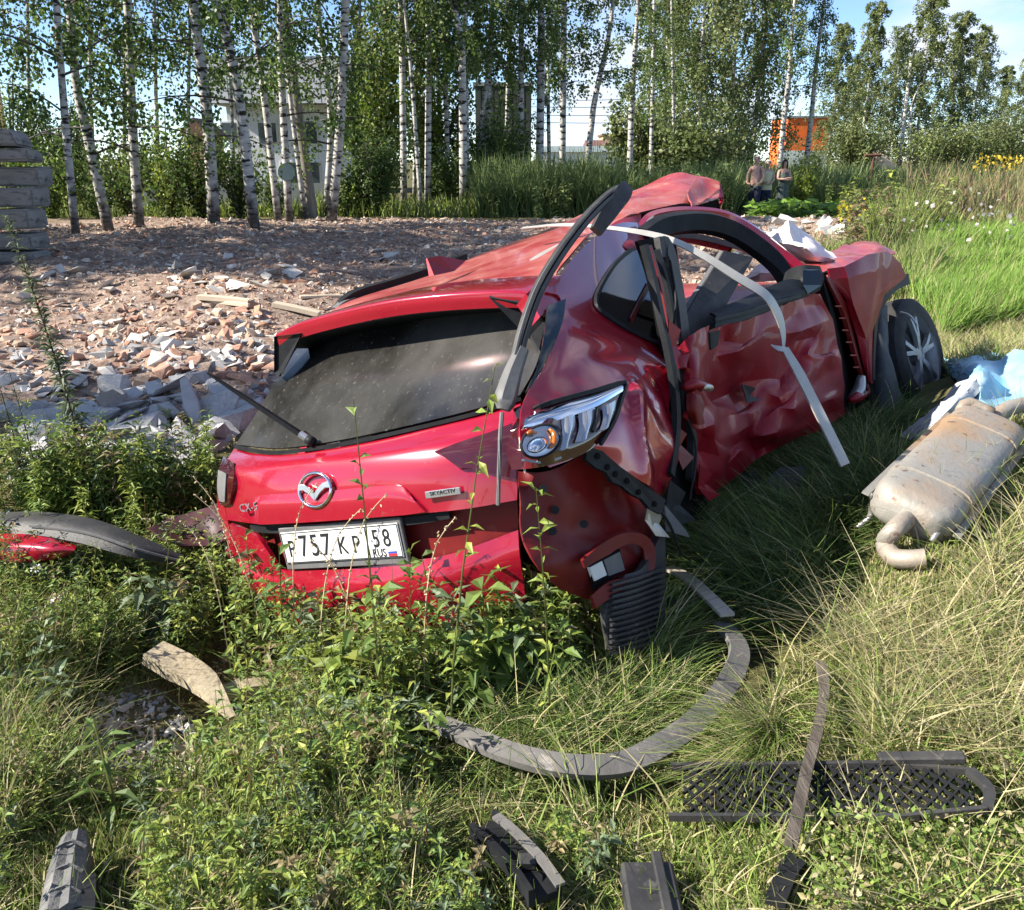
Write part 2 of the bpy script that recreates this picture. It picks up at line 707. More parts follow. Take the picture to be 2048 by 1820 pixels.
def birch_variant(seed, H, c0, cw, nb, nl, lsize, droop, cols, low_w=1.0):
    """limbs and leaves of one birch (upright, at the origin): two shared meshes"""
    r = np.random.default_rng(seed)
    limb = MB()
    Ps, Ds, Cs = [], [], []
    per = nl // nb
    for k in range(nb):
        f = (k + r.random()) / nb
        z0 = c0 + (H - c0) * f ** .9
        ln = cw * (1.0 - .72 * f) * r.uniform(.65, 1.25) * (low_w if f < .25 else 1)
        az = k * 2.399 + r.normal() * .4
        up = r.uniform(.15, .75)
        d = np.array([math.cos(az), math.sin(az), 0])
        tt = np.linspace(0, 1, 6)
        path = np.array([0, 0, z0]) + d * (ln * tt)[:, None] + np.array([0, 0, 1]) * (ln * (up * tt - droop * .55 * tt ** 2.2))[:, None]
        limb.tube(path, .016 + .012 * (1 - f), sides=4, smooth=1, scale=[1, .25])
        # hanging sprays of leaves
        ns = 9
        m = per // ns
        for s in range(ns):
            t = r.uniform(.15, 1.0)
            b = path[0] * 0 + np.array([np.interp(t, tt, path[:, i]) for i in range(3)])
            hang = ln * droop * r.uniform(.25, .95) + .15
            side = d * r.normal() * .25 + np.cross(d, (0, 0, 1)) * r.normal() * .35
            u = r.random(m) ** .8
            p = b + side * (u * ln * .6)[:, None] - np.array([0, 0, 1]) * (hang * u ** 1.3)[:, None] + r.normal(size=(m, 3)) * (.045 + .028 * ln)
            Ps.append(p)
            dd = r.normal(size=(m, 3)) * .6 + np.array([0, 0, -.8])
            Ds.append(dd)
            c = np.array(cols)[r.integers(0, len(cols))] * (1 + r.normal() * .18)
            Cs.append(np.clip(c * (1 + r.normal(size=(m, 1)) * .2), .006, .5))
    P = np.concatenate(Ps)
    D = np.concatenate(Ds)
    lm = leaves(P, D, lsize * r.uniform(.7, 1.25, len(P)), .95, np.concatenate(Cs), 'crown', M_LEAF)
    wm = mesh_np('limbs', np.array(limb.v), limb.f, M_TWIG, True)
    return lm, wm


VN = [birch_variant(11 + i, 15, c0, cw, 34, nl, .088, .55, BIRCH_COLS, lw) for i, (c0, cw, nl, lw) in enumerate(
    [(1.9, 1.9, 7000, 1.0), (2.6, 1.7, 6800, 1.1), (1.2, 1.9, 7600, 1.1), (3.0, 1.7, 6500, 1.0)])]
VM = [birch_variant(31 + i, 16, c0, cw, 36, nl, .105, .7, BIRCH_COLS[:4] + OLIVE_COLS[:3], 1.0) for i, (c0, cw, nl) in enumerate(
    [(4.2, 1.6, 8000), (5.0, 1.8, 8500), (3.6, 1.5, 8000)])]
VF = [birch_variant(51 + i, 16, 2.0, cw, 64, 17000, .15, .8, OLIVE_COLS, 1.0) for i, cw in enumerate([3.1, 2.7, 3.4])]
tree_no = 0


def birch(path_px, wpx, variant, label, H=15.0, group=None, Y=None, bark=M_BARKW, rz=None, sc=1.0, base=None):
    """path_px: points of the trunk in the photo, base first. The trunk stands where its base meets the ground"""
    global tree_no
    tree_no += 1
    if base is None:
        if Y is None: B = G(*path_px[0])
        else:
            r = ray(*path_px[0])
            B = CAM + r * (Y / r[1])
            B[2] = gz(B[0], B[1])
    else: B = np.array([base[0], base[1], gz(*base)])
    t = empty('birch_tree', B)
    tag(t, label, 'tree', group or 'birch trees')
    if path_px:
        pts = [B - (0, 0, .15)]
        for q in path_px[1:]:
            r = ray(*q)
            pts.append(CAM + r * (B[1] / r[1]))
        rr = ray(*path_px[0])
        rad0 = wpx / F * (B[1] / rr[1]) / 2 * .88
    else:
        pts = [B - (0, 0, .15), B + (R.uniform(-.15, .15), R.uniform(-.15, .15), 4)]
        rad0 = wpx
    top = pts[-1]
    dirn = (pts[-1] - pts[0]) / max(.5, (pts[-1] - pts[0])[2])
    dirn2 = dirn * .6 + np.array([0, 0, .4])
    while top[2] < H * .96:
        top = top + dirn2 / dirn2[2] * min(2.5, H - top[2] + .01)
        pts.append(top)
    pts = np.array(pts)
    pts[2:] = pts[2:] + rng.normal(size=(len(pts) - 2, 3)) * (.04, .04, 0)
    hh = (pts[:, 2] - pts[0, 2]) / H
    mb = MB().tube(pts, rad0, sides=9, smooth=3, scale=list(np.clip(1.12 - 1.05 * np.linspace(0, 1, 8), .08, 2)))
    mb.build('trunk', bark, t, smooth=True)
    lm, wm = variant
    ax = Vector(dirn2).normalized()
    q = Vector((0, 0, 1)).rotation_difference(ax) @ Matrix.Rotation(R.uniform(0, 6.28) if rz is None else rz, 4, 'Z').to_quaternion()
    mid = pts[0]
    for nm, me in (('limbs', wm), ('crown', lm)):
        o = obj(nm, me, t)
        o.rotation_mode = 'QUATERNION'
        o.rotation_quaternion = q
        o.scale = (sc, sc, H / 15.5)
        o['kind'] = 'stuff'
    return t


gL = 'birches along the far edge of the rubble field'
left = [
    ([(151, 468), (130, 235), (117, 0)], 17, 0, 'leftmost white birch, straight trunk just right of the stack of grey slabs'),
    ([(219, 463), (176, 274), (149, 157), (129, 0)], 22, 2, 'birch with a trunk leaning strongly left, second from the stack of slabs'),
    ([(278, 454), (264, 235), (250, 0)], 21, 2, 'upright birch with a dense dark crown, third from the stack of slabs'),
    ([(428, 452), (415, 235), (385, 0)], 26, 0, 'thick birch with a wide dark base standing alone left of the wooden pole'),
    ([(509, 456), (477, 188), (438, 0)], 23, 1, 'birch with a brown scar at its base leaning left in front of the pale building'),
    ([(558, 452), (524, 157), (501, 0)], 15, 3, 'slim birch close to the left of the wooden pole, leaning with it'),
    ([(579, 448), (563, 157), (558, 0)], 16, 1, 'dark slim birch trunk directly left of the wooden pole'),
    ([(612, 440), (587, 250), (572, 90)], 11, 3, 'thin white birch touching the foot of the wooden pole'),
    ([(650, 434), (661, 235), (642, 78), (640, 0)], 13, 1, 'thin left stem of the birch pair right of the wooden pole'),
    ([(661, 442), (681, 235), (693, 0)], 22, 0, 'black and white birch with low side branches right of the wooden pole'),
]
for p, w, v, lb in left: birch(p, w, VN[v], lb, group=gL)
gM = 'birches in the middle behind the car roof'
mid = [
    ([(808, 425), (804, 78), (803, 0)], 14, 0, 'clean white birch trunk, first of the middle group', None),
    ([(843, 426), (829, 235), (817, 117)], 9, 1, 'thin crooked birch close behind the clean white trunk', None),
    ([(855, 425), (857, 117), (857, 0)], 14, 2, 'straight birch with dark streaks, third of the middle group', None),
    ([(898, 417), (893, 235), (890, 60)], 11, 1, 'thin dark birch trunk in the shaded thicket', None),
    ([(927, 425), (924, 117), (913, 40), (910, 0)], 17, 0, 'sturdy birch with a spotted trunk in front of the dark green building', None),
    ([(936, 418), (932, 150), (931, 0)], 10, 2, 'thin straight birch pressed against the sturdy spotted one', None),
    ([(950, 412), (962, 254), (975, 120)], 12, 1, 'birch leaning right across its neighbour beside the tall weeds', None),
    ([(970, 412), (978, 157), (982, 0)], 13, 0, 'birch with a peeling white trunk at the left end of the tall weeds', None),
    ([(1044, 352), (1042, 117), (1041, 0)], 13, 2, 'birch standing before the corner of the dark green building', 34),
    ([(1078, 350), (1083, 78), (1080, 0)], 17, 1, 'stout birch at the right edge of the dark green building', 34),
    ([(1125, 340), (1128, 39), (1128, 0)], 14, 0, 'birch with leafy twigs all along its trunk left of the open sky gap', 38),
    ([(1170, 338), (1187, 215), (1213, 98), (1225, 0)], 14, 1, 'forked birch bending right in the open sky gap', 38),
    ([(1260, 330), (1264, 200), (1271, 78), (1275, 0)], 13, 2, 'birch at the right side of the open sky gap', 42),
]
for p, w, v, lb, yy in mid: birch(p, w, VM[v], lb, group=gM, Y=yy)
gB = 'thin birches further back among the bushes'
for i, (px_, yy, lean_, lb) in enumerate([(62, 30, -8, 'between the slab stack and the leftmost birch'), (190, 31, -14, 'seen between the two leftmost birches'), (245, 32, 6, 'just left of the third birch'), (318, 30, -10, 'in front of the grey fence, left one'),
                                  (372, 31, 8, 'in front of the grey fence, right one'), (470, 32, -12, 'between the thick birch and the scarred birch'), (712, 33, 10, 'at the left side of the bright green bush'), (775, 34, -6, 'at the right side of the bright green bush'),
                                  (828, 36, 6, 'deep among the middle birches'), (880, 36, -5, 'in the shaded thicket left of the spotted birch'), (1010, 38, 8, 'before the left half of the dark green building'), (1100, 46, -6, 'thin one left of the open sky gap'),
                                  (1300, 50, 8, 'at the right of the open sky gap, farther back'), (1350, 52, -6, 'among the low green thicket')]):
    birch([(px_, 400), (px_ + lean_ * .6, 200), (px_ + lean_, 0)], R.uniform(7, 10), VM[i % 3], 'thin background birch ' + lb, group=gB, Y=yy, sc=.8)
gR = 'leafy birches in the far right background'
far = [
    (1330, 62, 16, 1.15, 1, 'broad birch left of the two bare trunks, hanging crown'), (1395, 58, 18, 1.1, 0, 'tall birch with a crown reaching the top of the picture'),
    (1455, 66, 18, 1.2, 2, 'dense dark green birch behind the walking people'), (1500, 60, 18, 1.0, 0, 'birch with a pale curved branch near the top edge'),
    (1560, 56, 19, 1.15, 1, 'birch with a bare pinkish trunk left of the orange building'), (1612, 60, 18, .95, 2, 'birch in front of the orange building with hanging twigs'),
    (1655, 88, 13, 1.0, 0, 'small thin birch at the right end of the orange building'), (1720, 92, 15.5, 1.1, 1, 'birch behind the sand pile with yellowish leaves'),
    (1775, 98, 14, .95, 2, 'slender birch between the sand pile and the double trunk'), (1830, 92, 17, 1.35, 0, 'tallest birch of the right group with a thin open top'),
    (1890, 95, 15, 1.15, 1, 'rounded birch right of the double trunk'), (1935, 98, 14, 1.05, 2, 'dark birch with a sloping right side'),
    (1985, 120, 12.5, 1.1, 0, 'low distant birch below the white cloud'), (2035, 105, 13.5, 1.1, 1, 'birch cut off by the right edge of the photo'),
    (1690, 120, 13, 1.2, 2, 'distant hazy birch behind the right end of the orange building'),
]
for px, yy, H, sc, v, lb in far:
    X = (px - 1024) / F * (yy * 1.0)
    X = (px - 1024) / F * (yy / ray(px, 320)[1])
    birch([], .16, VM[1] if px in (1560, 1612) else VF[v], lb, H=H, group=gR, base=(X, yy), sc=sc)
for (p, lb) in (([(1800, 318), (1812, 210), (1822, 120)], 'bare white birch trunk leaning right, left of the pair by the sand pile'),
                ([(1818, 320), (1822, 215)], 'short straight white birch trunk, right of the pair by the sand pile')):
    B = np.array([0, 0, 0.])
    t_ = empty('birch_tree', U(*p[0], 84))
    tag(t_, lb, 'tree', gR)
    MB().tube([U(q[0], q[1], 84) for q in ([(p[0][0], 335)] + p)], .2, sides=8, smooth=2, scale=[1.1, .7]).build('trunk', M_BARKW, t_, smooth=True)
    MB().tube([U(p[-1][0], p[-1][1], 84), U(p[-1][0] + 18, p[-1][1] - 45, 84), U(p[-1][0] + 60, p[-1][1] - 68, 84.5)], .09, sides=5, smooth=2, scale=[1, .3]).build('limb', M_BARKW, t_, smooth=True)

# birches that stand to the left, outside the frame: the row goes on and shades the rubble
gO = 'birches continuing the row left of the picture'
for i, (x, y, H_, sc_) in enumerate([(-11.6, 11.2, 13, 1.7), (-12.4, 12.8, 13, 1.8), (-13.2, 14.6, 14, 1.8), (-13.6, 16.6, 14, 1.8), (-14.8, 17.4, 11, 1.6),
                                   (-16.0, 11.6, 14, 1.8), (-16.8, 13.6, 14, 1.8), (-17.5, 15.6, 14, 1.8), (-20.5, 12.4, 15, 1.9), (-21, 15.0, 15, 1.9),
                                   (-9.0, 3.75, 8.5, .62), (-10.0, 4.1, 8.5, .62), (-11.2, 3.6, 9, .6), (-8.2, 4.1, 7.5, .55)]):
    birch([], .13, VN[(0, 2)[i % 2]], 'birch outside the left edge shading the rubble field', group=gO, base=(x, y), H=H_, sc=sc_)

# ------------------------------------------------------------------ shrubs
def shrub(name, c, size, n, cols, lsize, label, group, mat=None, droop=.3):
    """leafy shrub on the ground: stems and leaves in a rough dome"""
    B = np.array([c[0], c[1], gz(c[0], c[1])])
    t = empty(name, B)
    tag(t, label, 'bush', group)
    w, d, h = size
    r = rng
    ns = 26
    az = r.uniform(0, 2 * np.pi, ns)
    tip = np.stack([np.cos(az) * w * r.uniform(.2, 1, ns), np.sin(az) * d * r.uniform(.2, 1, ns), h * r.uniform(.45, 1.05, ns)], -1)
    k = r.integers(0, ns, n)
    u = r.random(n) ** .55
    P = tip[k] * u[:, None] * np.array([1, 1, 1]) + r.normal(size=(n, 3)) * np.array([w, d, h]) * .10
    P[:, 2] = np.abs(P[:, 2])
    D = r.normal(size=(n, 3)) + np.array([0, 0, -droop])
    cc = pick(cols, ns, .15)[k] * (1 + r.normal(size=(n, 1)) * .2)
    obj('foliage', leaves(P, D, lsize * r.uniform(.6, 1.3, n), .7, np.clip(cc, .005, .5), 'foliage', mat or M_LEAF), t)['kind'] = 'stuff'
    mb = MB()
    for q in tip[:14]: mb.tube([B, B + q * .5 + (0, 0, .1 * h), B + q], .02 * h / 1.5, sides=4, smooth=2, scale=[1, .3])
    mb.build('stems', M_TWIG, t)['kind'] = 'stuff'
    return t


YG = [(.19, .26, .04), (.24, .30, .055), (.15, .22, .035), (.28, .32, .08)]
DG = [(.075, .125, .035), (.10, .155, .042), (.06, .10, .036), (.13, .17, .055)]


def on(px, Y):
    r = ray(px, 320)
    return ((px - 1024) / F * Y / r[1], Y)


gS = 'bushes between and behind the birches'
shrub('willow_shrub', on(752, 31), (1.5, 1.5, 5.6), 9000, YG, .15, 'tall bright yellow green bush right of the pale building', gS, droop=.9)
shrub('willow_shrub', on(872, 33), (1.6, 1.3, 5.0), 7500, YG, .14, 'tall green bush seen between the middle birch trunks', gS, droop=.9)
shrub('bush', on(735, 27), (1.1, .9, 2.4), 5000, DG, .10, 'dark rounded bush at the right end of the pale fence', gS)
shrub('bush', on(690, 27), (.6, .6, 1.3), 2200, DG + YG[:1], .09, 'small dark bush beside the black and white birch pair', gS)
shrub('bush', on(980, 33), (1.8, 1.4, 3.0), 5500, DG + YG[:2], .13, 'dark thicket in front of the dark green building', gS)
shrub('bush', on(900, 30), (.9, .9, 2.0), 3000, DG + YG[:1], .11, 'dark low thicket between the middle birch trunks', gS)
for i, (px, Y, w, h, lb) in enumerate([
    (80, 25, 1.3, 2.0, 'green bush right beside the stack of slabs'), (185, 25, 1.0, 1.5, 'low bush between the two leftmost birches'),
    (250, 25, .9, 2.0, 'leafy bush behind the third birch'), (330, 24.5, 1.3, 2.6, 'dark leafy bush in front of the grey fence'),
    (395, 25, .9, 2.2, 'bush left of the thick birch'), (470, 25.5, .8, 2.0, 'bush between the thick birch and the scarred birch'),
    (20, 29, 1.6, 3.8, 'tall bush behind the stack of slabs'), (545, 26.5, .6, 1.3, 'small bush among the slim birches'),
    (130, 30, 1.4, 3.4, 'tall bush behind the leftmost birch')]):
    shrub('bush', on(px, Y), (w, w * .8, h), int(2600 * w * h / 2), BIRCH_COLS + YG[:2], .095, lb, gS)
shrub('sapling', on(1618, 30), (.45, .45, 1.7), 1500, YG, .10, 'small bright green sapling right of the dark haired woman', gS)
for i, (px, Y, w, h, lb) in enumerate([
    (1300, 52, 3.2, 4.4, 'low green thicket right of the open sky gap'), (1400, 50, 3.0, 3.8, 'green thicket below the tall far birches'),
    (1470, 52, 1.6, 3.0, 'green thicket left of the orange building'), (1715, 80, 3, 4.5, 'thicket at the right end of the orange building'),
    (1890, 86, 6.0, 5.0, 'wide dark thicket at the foot of the right birches'), (2010, 90, 6.0, 5.0, 'thicket at the far right edge')]):
    shrub('bush', on(px, Y), (w, w * .6, h), int(1500 * w), OLIVE_COLS, .24, lb, gS)

# ------------------------------------------------------------------ buildings, fence, pole, slabs
M_CLAD = M('grey_cladding', (.58, .59, .62), (.64, .65, .68), scale=2, rough=.45)
M_CLADD = M('grey_cladding_dark', (.20, .21, .225), (.25, .26, .275), scale=2, rough=.5)
M_WIN = M('window_pane', (.03, .04, .05), (.06, .075, .09), scale=.7, rough=.06)
M_DGRN = M('dark_green_cladding', (.035, .045, .04), (.05, .06, .052), scale=2, rough=.55)
M_WHITE = M('white_wall', (.62, .62, .60), (.7, .7, .68), scale=1, rough=.7)
M_ROOFG = M('grey_green_roof', (.16, .20, .19), (.2, .24, .22), scale=2, rough=.5)
M_ROOFB = M('brown_roof', (.13, .065, .05), (.18, .09, .065), scale=2, rough=.7)
M_ORANGE = M('orange_wall', (.80, .14, .02), (.85, .18, .03), scale=1.5, rough=.6)
M_BRICKT = M('tan_brick', (.38, .24, .14), (.46, .30, .18), scale=5, rough=.9)
M_FENCE = M('fence_sheet', (.22, .25, .27), (.28, .31, .33), scale=1.2, rough=.5, metal=.2)
M_PALEB = M('pale_blue_fence', (.50, .60, .62), (.58, .66, .68), scale=2, rough=.6)
M_WOODG = M('grey_wood', (.17, .15, .125), (.26, .235, .20), scale=5, rough=.9, stretch=(1, 1, .12), bump=.5, bscale=30, c3=(.08, .07, .06), scale3=12, f3=(.58, .7))
M_SLAB = M('weathered_slab', (.15, .147, .14), (.24, .235, .225), scale=3.5, rough=.95, bump=.9, bscale=14, c3=(.07, .068, .064), scale3=7, f3=(.50, .68), detail=9, stretch=(.5, 1, 1.6))
M_SAND = M('sand', (.50, .37, .22), (.58, .44, .28), scale=2, rough=.95, bump=.4, bscale=9)
M_RUST = M('rusty_iron', (.10, .045, .03), (.16, .07, .045), scale=12, rough=.9)
M_WIRE = M('wire_black', (.015, .015, .016), rough=.6)


def on3(px, Y, z): 
    x, y = on(px, Y)
    return np.array([x, y, z])


def zpx(py, Y):
    """height seen at image row py at distance Y"""
    r = ray(1024, py)
    return CAM[2] + r[2] / r[1] * Y


# pale building with an overhanging upper storey
Yb = 46.0
x0, x1 = on(425, Yb)[0], on(742, Yb)[0]
zt, zm = zpx(118, Yb), zpx(207, Yb)
bd_ = empty('office_building', ((x0 + x1) / 2, Yb + 4, 0))
tag(bd_, 'pale grey clad building with overhanging upper storey behind the left birches', 'building')
MB().box(((x0 + x1) / 2, Yb + 4, (zt + zm) / 2), (x1 - x0, 8, zt - zm)).build('upper_storey', M_CLADD, bd_)
MB().box(((x0 + x1) / 2 - .3, Yb + 5, zm / 2), (x1 - x0 - 1.6, 7.2, zm)).build('lower_wall', M_CLAD, bd_)
nx, nz = 7, 3
for i in range(nx):
    for j in range(nz):
        w_, h_ = (x1 - x0) / nx, (zt - zm) / nz
        MB().box((x0 + (i + .5) * w_, Yb - .02, zm + (j + .5) * h_), (w_ - .05, .06, h_ - .04)).build('cladding_panel', M_CLAD, bd_)
for i, (a, b, c, d) in enumerate([(448, 482, 243, 282), (520, 560, 243, 290), (590, 640, 240, 290), (452, 500, 330, 392), (560, 640, 322, 392), (660, 700, 240, 285)]):
    xa, xb = on(a, Yb + 1.4)[0], on(b, Yb + 1.4)[0]
    za, zb = zpx(d, Yb + 1.4), zpx(c, Yb + 1.4)
    f = MB().box(((xa + xb) / 2, Yb + 1.38, (za + zb) / 2), (xb - xa, .08, zb - za)).build('window', M_WHITE, bd_)
    MB().box(((xa + xb) / 2, Yb + 1.34, (za + zb) / 2), (xb - xa - .14, .06, zb - za - .14)).build('pane', M_WIN, f)
MB().box(((x0 + x1) / 2, Yb + 4, zt + .06), (x1 - x0 + .12, 8.1, .12)).build('roof_edge', M_CLADD, bd_)
# low brown roofed shed left of it
Ys = 38.0
xa, xb = on(372, Ys)[0], on(420, Ys)[0]
sh = empty('shed', ((xa + xb) / 2, Ys + 1, 0))
tag(sh, 'small shed with brown roof seen through leaves left of the thick birch', 'shed')
zs = zpx(272, Ys)
MB().box(((xa + xb) / 2, Ys + 1, zs / 2), (xb - xa, 2, zs)).build('wall', M_BRICKT, sh)
MB().sweep([((xa + xb) / 2, Ys - .2, zs), ((xa + xb) / 2, Ys + 2.2, zs)], [(-(xb - xa) / 2 - .2, 0), ((xb - xa) / 2 + .2, 0), (0, .7)], smooth=1).build('roof', M_ROOFB, sh)
# dark green building
Yg = 44.0
xa, xb = on(952, Yg)[0], on(1062, Yg)[0]
zg = zpx(172, Yg)
g = empty('warehouse', ((xa + xb) / 2, Yg + 4, 0))
tag(g, 'dark green metal clad building behind the middle birches', 'building')
MB().box(((xa + xb) / 2, Yg + 4, zg / 2), (xb - xa, 8, zg)).build('wall', M_DGRN, g)
for i in range(9): MB().box((xa + (i + .5) * (xb - xa) / 9, Yg - .03, zg / 2 - .05), ((xb - xa) / 9 - .06, .06, zg - .15)).build('wall_panel', M_DGRN, g)
MB().box(((xa + xb) / 2, Yg + 4, zg + .08), (xb - xa + .2, 8.2, .16)).build('roof_edge', M_CLADD, g)
# far white hall and houses in the sky gap
Yw = 150.0
xa, xb = on(1085, Yw)[0], on(1330, Yw)[0]
w = empty('long_hall', ((xa + xb) / 2, Yw + 6, 0))
tag(w, 'long low white hall with grey green roof in the sky gap', 'building')
zw, zr = zpx(304, Yw), zpx(291, Yw)
MB().box(((xa + xb) / 2, Yw + 6, zw / 2), (xb - xa, 12, zw)).build('wall', M_WHITE, w)
MB().sweep([(xa - .5, Yw + 6, zw), (xb + .5, Yw + 6, zw)], [(-6.6, 0), (6.6, 0), (0, zr - zw)], smooth=1).build('roof', M_ROOFG, w)
Yh = 170.0
xa, xb = on(1178, Yh)[0], on(1240, Yh)[0]
w = empty('house', ((xa + xb) / 2, Yh + 5, 0))
tag(w, 'distant house with white gable and brown roof above the white hall', 'house')
zw, zr = zpx(292, Yh), zpx(279, Yh)
MB().box(((xa + xb) / 2, Yh + 5, zw / 2), (xb - xa, 10, zw)).build('wall', M_WHITE, w)
MB().sweep([(xa - .4, Yh + 5, zw), (xb + .4, Yh + 5, zw)], [(-5.4, 0), (5.4, 0), (0, zr - zw)], smooth=1).build('roof', M_ROOFB, w)
Yh = 200.0
xa, xb = on(1205, Yh)[0], on(1258, Yh)[0]
w = empty('house', ((xa + xb) / 2, Yh + 5, 0))
tag(w, 'tan flat block rising just behind the brown roofed house', 'house')
zw = zpx(272, Yh)
MB().box(((xa + xb) / 2, Yh + 5, zw / 2), (xb - xa, 10, zw)).build('wall', M_BRICKT, w)
MB().box(((xa + xb) / 2, Yh + 5, zw + .2), (xb - xa + .6, 10.6, .4)).build('roof', M_ROOFB, w)
# orange building with pale blue fence
Yo = 100.0
xa, xb = on(1568, Yo)[0], on(1652, Yo)[0]
o = empty('orange_building', ((xa + xb) / 2, Yo + 3, 0))
tag(o, 'bright orange building showing between the far birches', 'building')
zo = zpx(236, Yo)
MB().box(((xa + xb) / 2, Yo + 3, zo / 2), (xb - xa, 6, zo)).build('wall', M_ORANGE, o)
MB().box(((xa + xb) / 2, Yo + 3, zo + .1), (xb - xa + .3, 6.3, .2)).build('roof_edge', M_CLADD, o)
fe = empty('metal_fence', ((xa + xb) / 2, Yo - 4, 0))
tag(fe, 'pale blue white fence at the foot of the orange building', 'fence')
xa, xb = on(1558, Yo - 4)[0], on(1655, Yo - 4)[0]
zf = zpx(301, Yo - 4)
for i in range(6): MB().box((xa + (i + .5) * (xb - xa) / 6, Yo - 4, zf / 2), ((xb - xa) / 6 - .05, .05, zf)).build('fence_panel', M_PALEB, fe)
# grey sheet fence behind the left birches
Yf = 28.5
fe = empty('metal_fence', on3(400, Yf, 0))
tag(fe, 'grey blue sheet fence standing behind the left birches', 'fence')
zf = zpx(366, Yf)
edges = np.linspace(on(255, Yf)[0], on(690, Yf)[0], 11)
for i in range(10):
    MB().box(((edges[i] + edges[i + 1]) / 2, Yf, zf / 2 + .1), (edges[i + 1] - edges[i] - .03, .03, zf - .2)).build('fence_panel', M_FENCE, fe)
for e in edges: MB().box((e, Yf + .06, zf / 2), (.07, .07, zf + .1)).build('fence_post', M_CLADD, fe)
# chimney far left
Yc = 60.0
c = on3(18, Yc, 0)
ch = empty('chimney', c)
tag(ch, 'slim tan brick chimney at the left edge behind leaves', 'chimney')
zc = zpx(118, Yc)
MB().box(c + (0, 0, zc / 2), (.32, .32, zc), taper=.85).build('shaft', M_BRICKT, ch)
MB().box(c + (0, 0, zc + .06), (.40, .40, .14)).build('cap', M_BRICKT, ch)

# leaning wooden pole
B = G(628, 438)
pp = empty('utility_pole', B)
tag(pp, 'bare grey brown wooden pole leaning left among the birches', 'pole')
pts = [B - (0, 0, .3)]
for q in ((612, 340), (592, 200), (563, 0)):
    r = ray(*q)
    pts.append(CAM + r * (B[1] / r[1]))
d = pts[-1] - pts[-2]
pts.append(pts[-1] + d / d[2] * 3.0)
MB().tube(pts, .15, sides=12, smooth=3, scale=[1.05, .85]).build('pole_shaft', M_WOODG, pp, smooth=True)
top = pts[-1]
MB().box(top - (0, 0, .4), (1.6, .09, .11)).build('crossarm', M_WOODG, pp)
# round pale sign on a stake
B = G(573, 446)
sg = empty('round_sign', B)
tag(sg, 'round pale green disc on a thin stake among the slim birches', 'sign')
r = ray(573, 344)
c = CAM + r * (B[1] / r[1])
MB().tube([B - (0, 0, .2), c], .025, 6, smooth=1).build('stake', M_WOODG, sg)
MB().disc(c - (0, .04, 0), (.5, -1, 0), .22, .03, 24).build('disc', M('pale_green_paint', (.20, .28, .25), (.26, .34, .31), scale=3, rough=.6), sg)
# T shaped iron post on the right, sand pile
B = np.array([*on(1746, 42), 0.])
B[2] = gz(B[0], B[1])
tp_ = empty('iron_post', B)
tag(tp_, 'rusty T shaped iron post in front of the sand pile', 'post')
zt_ = zpx(311, 42)
MB().tube([B - (0, 0, .2), (B[0], B[1], zt_)], .06, 6, smooth=1).build('upright', M_RUST, tp_)
MB().tube([(B[0] - .4, B[1], zt_), (B[0] + .35, B[1], zt_ + .02)], .07, 6, smooth=1).build('crossbar', M_RUST, tp_)
Yp = 82.0
xc = on(1752, Yp)[0]
zz_ = zpx(304, Yp)
n = 24
gx_, gy_ = np.meshgrid(np.linspace(-1, 1, n), np.linspace(-1, 1, n))
rr = np.sqrt(gx_ ** 2 + gy_ ** 2)
hh = zz_ * np.clip(1 - rr ** 1.6, 0, 1) ** .8 * (1 + .12 * vnoise(np.stack([gx_, gy_], -1), 3, 8)) - .05
V = np.stack([gx_ * 2.6 + xc, gy_ * 2.4 + Yp, hh], -1).reshape(-1, 3) - np.array([xc, Yp, 0])
ii, jj = np.meshgrid(np.arange(n - 1), np.arange(n - 1), indexing='ij')
q = np.stack([ii * n + jj, ii * n + jj + 1, (ii + 1) * n + jj + 1, (ii + 1) * n + jj], -1).reshape(-1, 4)
o = obj('sand_pile', mesh_np('sand_pile', V, q, M_SAND))
o.location = (xc, Yp, 0)
tag(o, 'heap of yellow sand in front of the far right birches', 'sand pile')
# overhead wires in the sky gap
for k, (ya, yb) in enumerate(((196, 188), (210, 203), (226, 220), (240, 236))):
    Pm = [on3(980, 72, zpx(ya + 2, 72)), on3(1200, 70, zpx((ya + yb) / 2 + 8, 70)), on3(1480, 68, zpx(yb, 68))]
    o = MB().tube(Pm, .022, 4, smooth=6).build('power_line', M_WIRE)
    tag(o, ['topmost', 'second from the top', 'third from the top', 'lowest'][k] + ' of the thin black wires crossing the sky gap', 'wire', 'overhead wires')

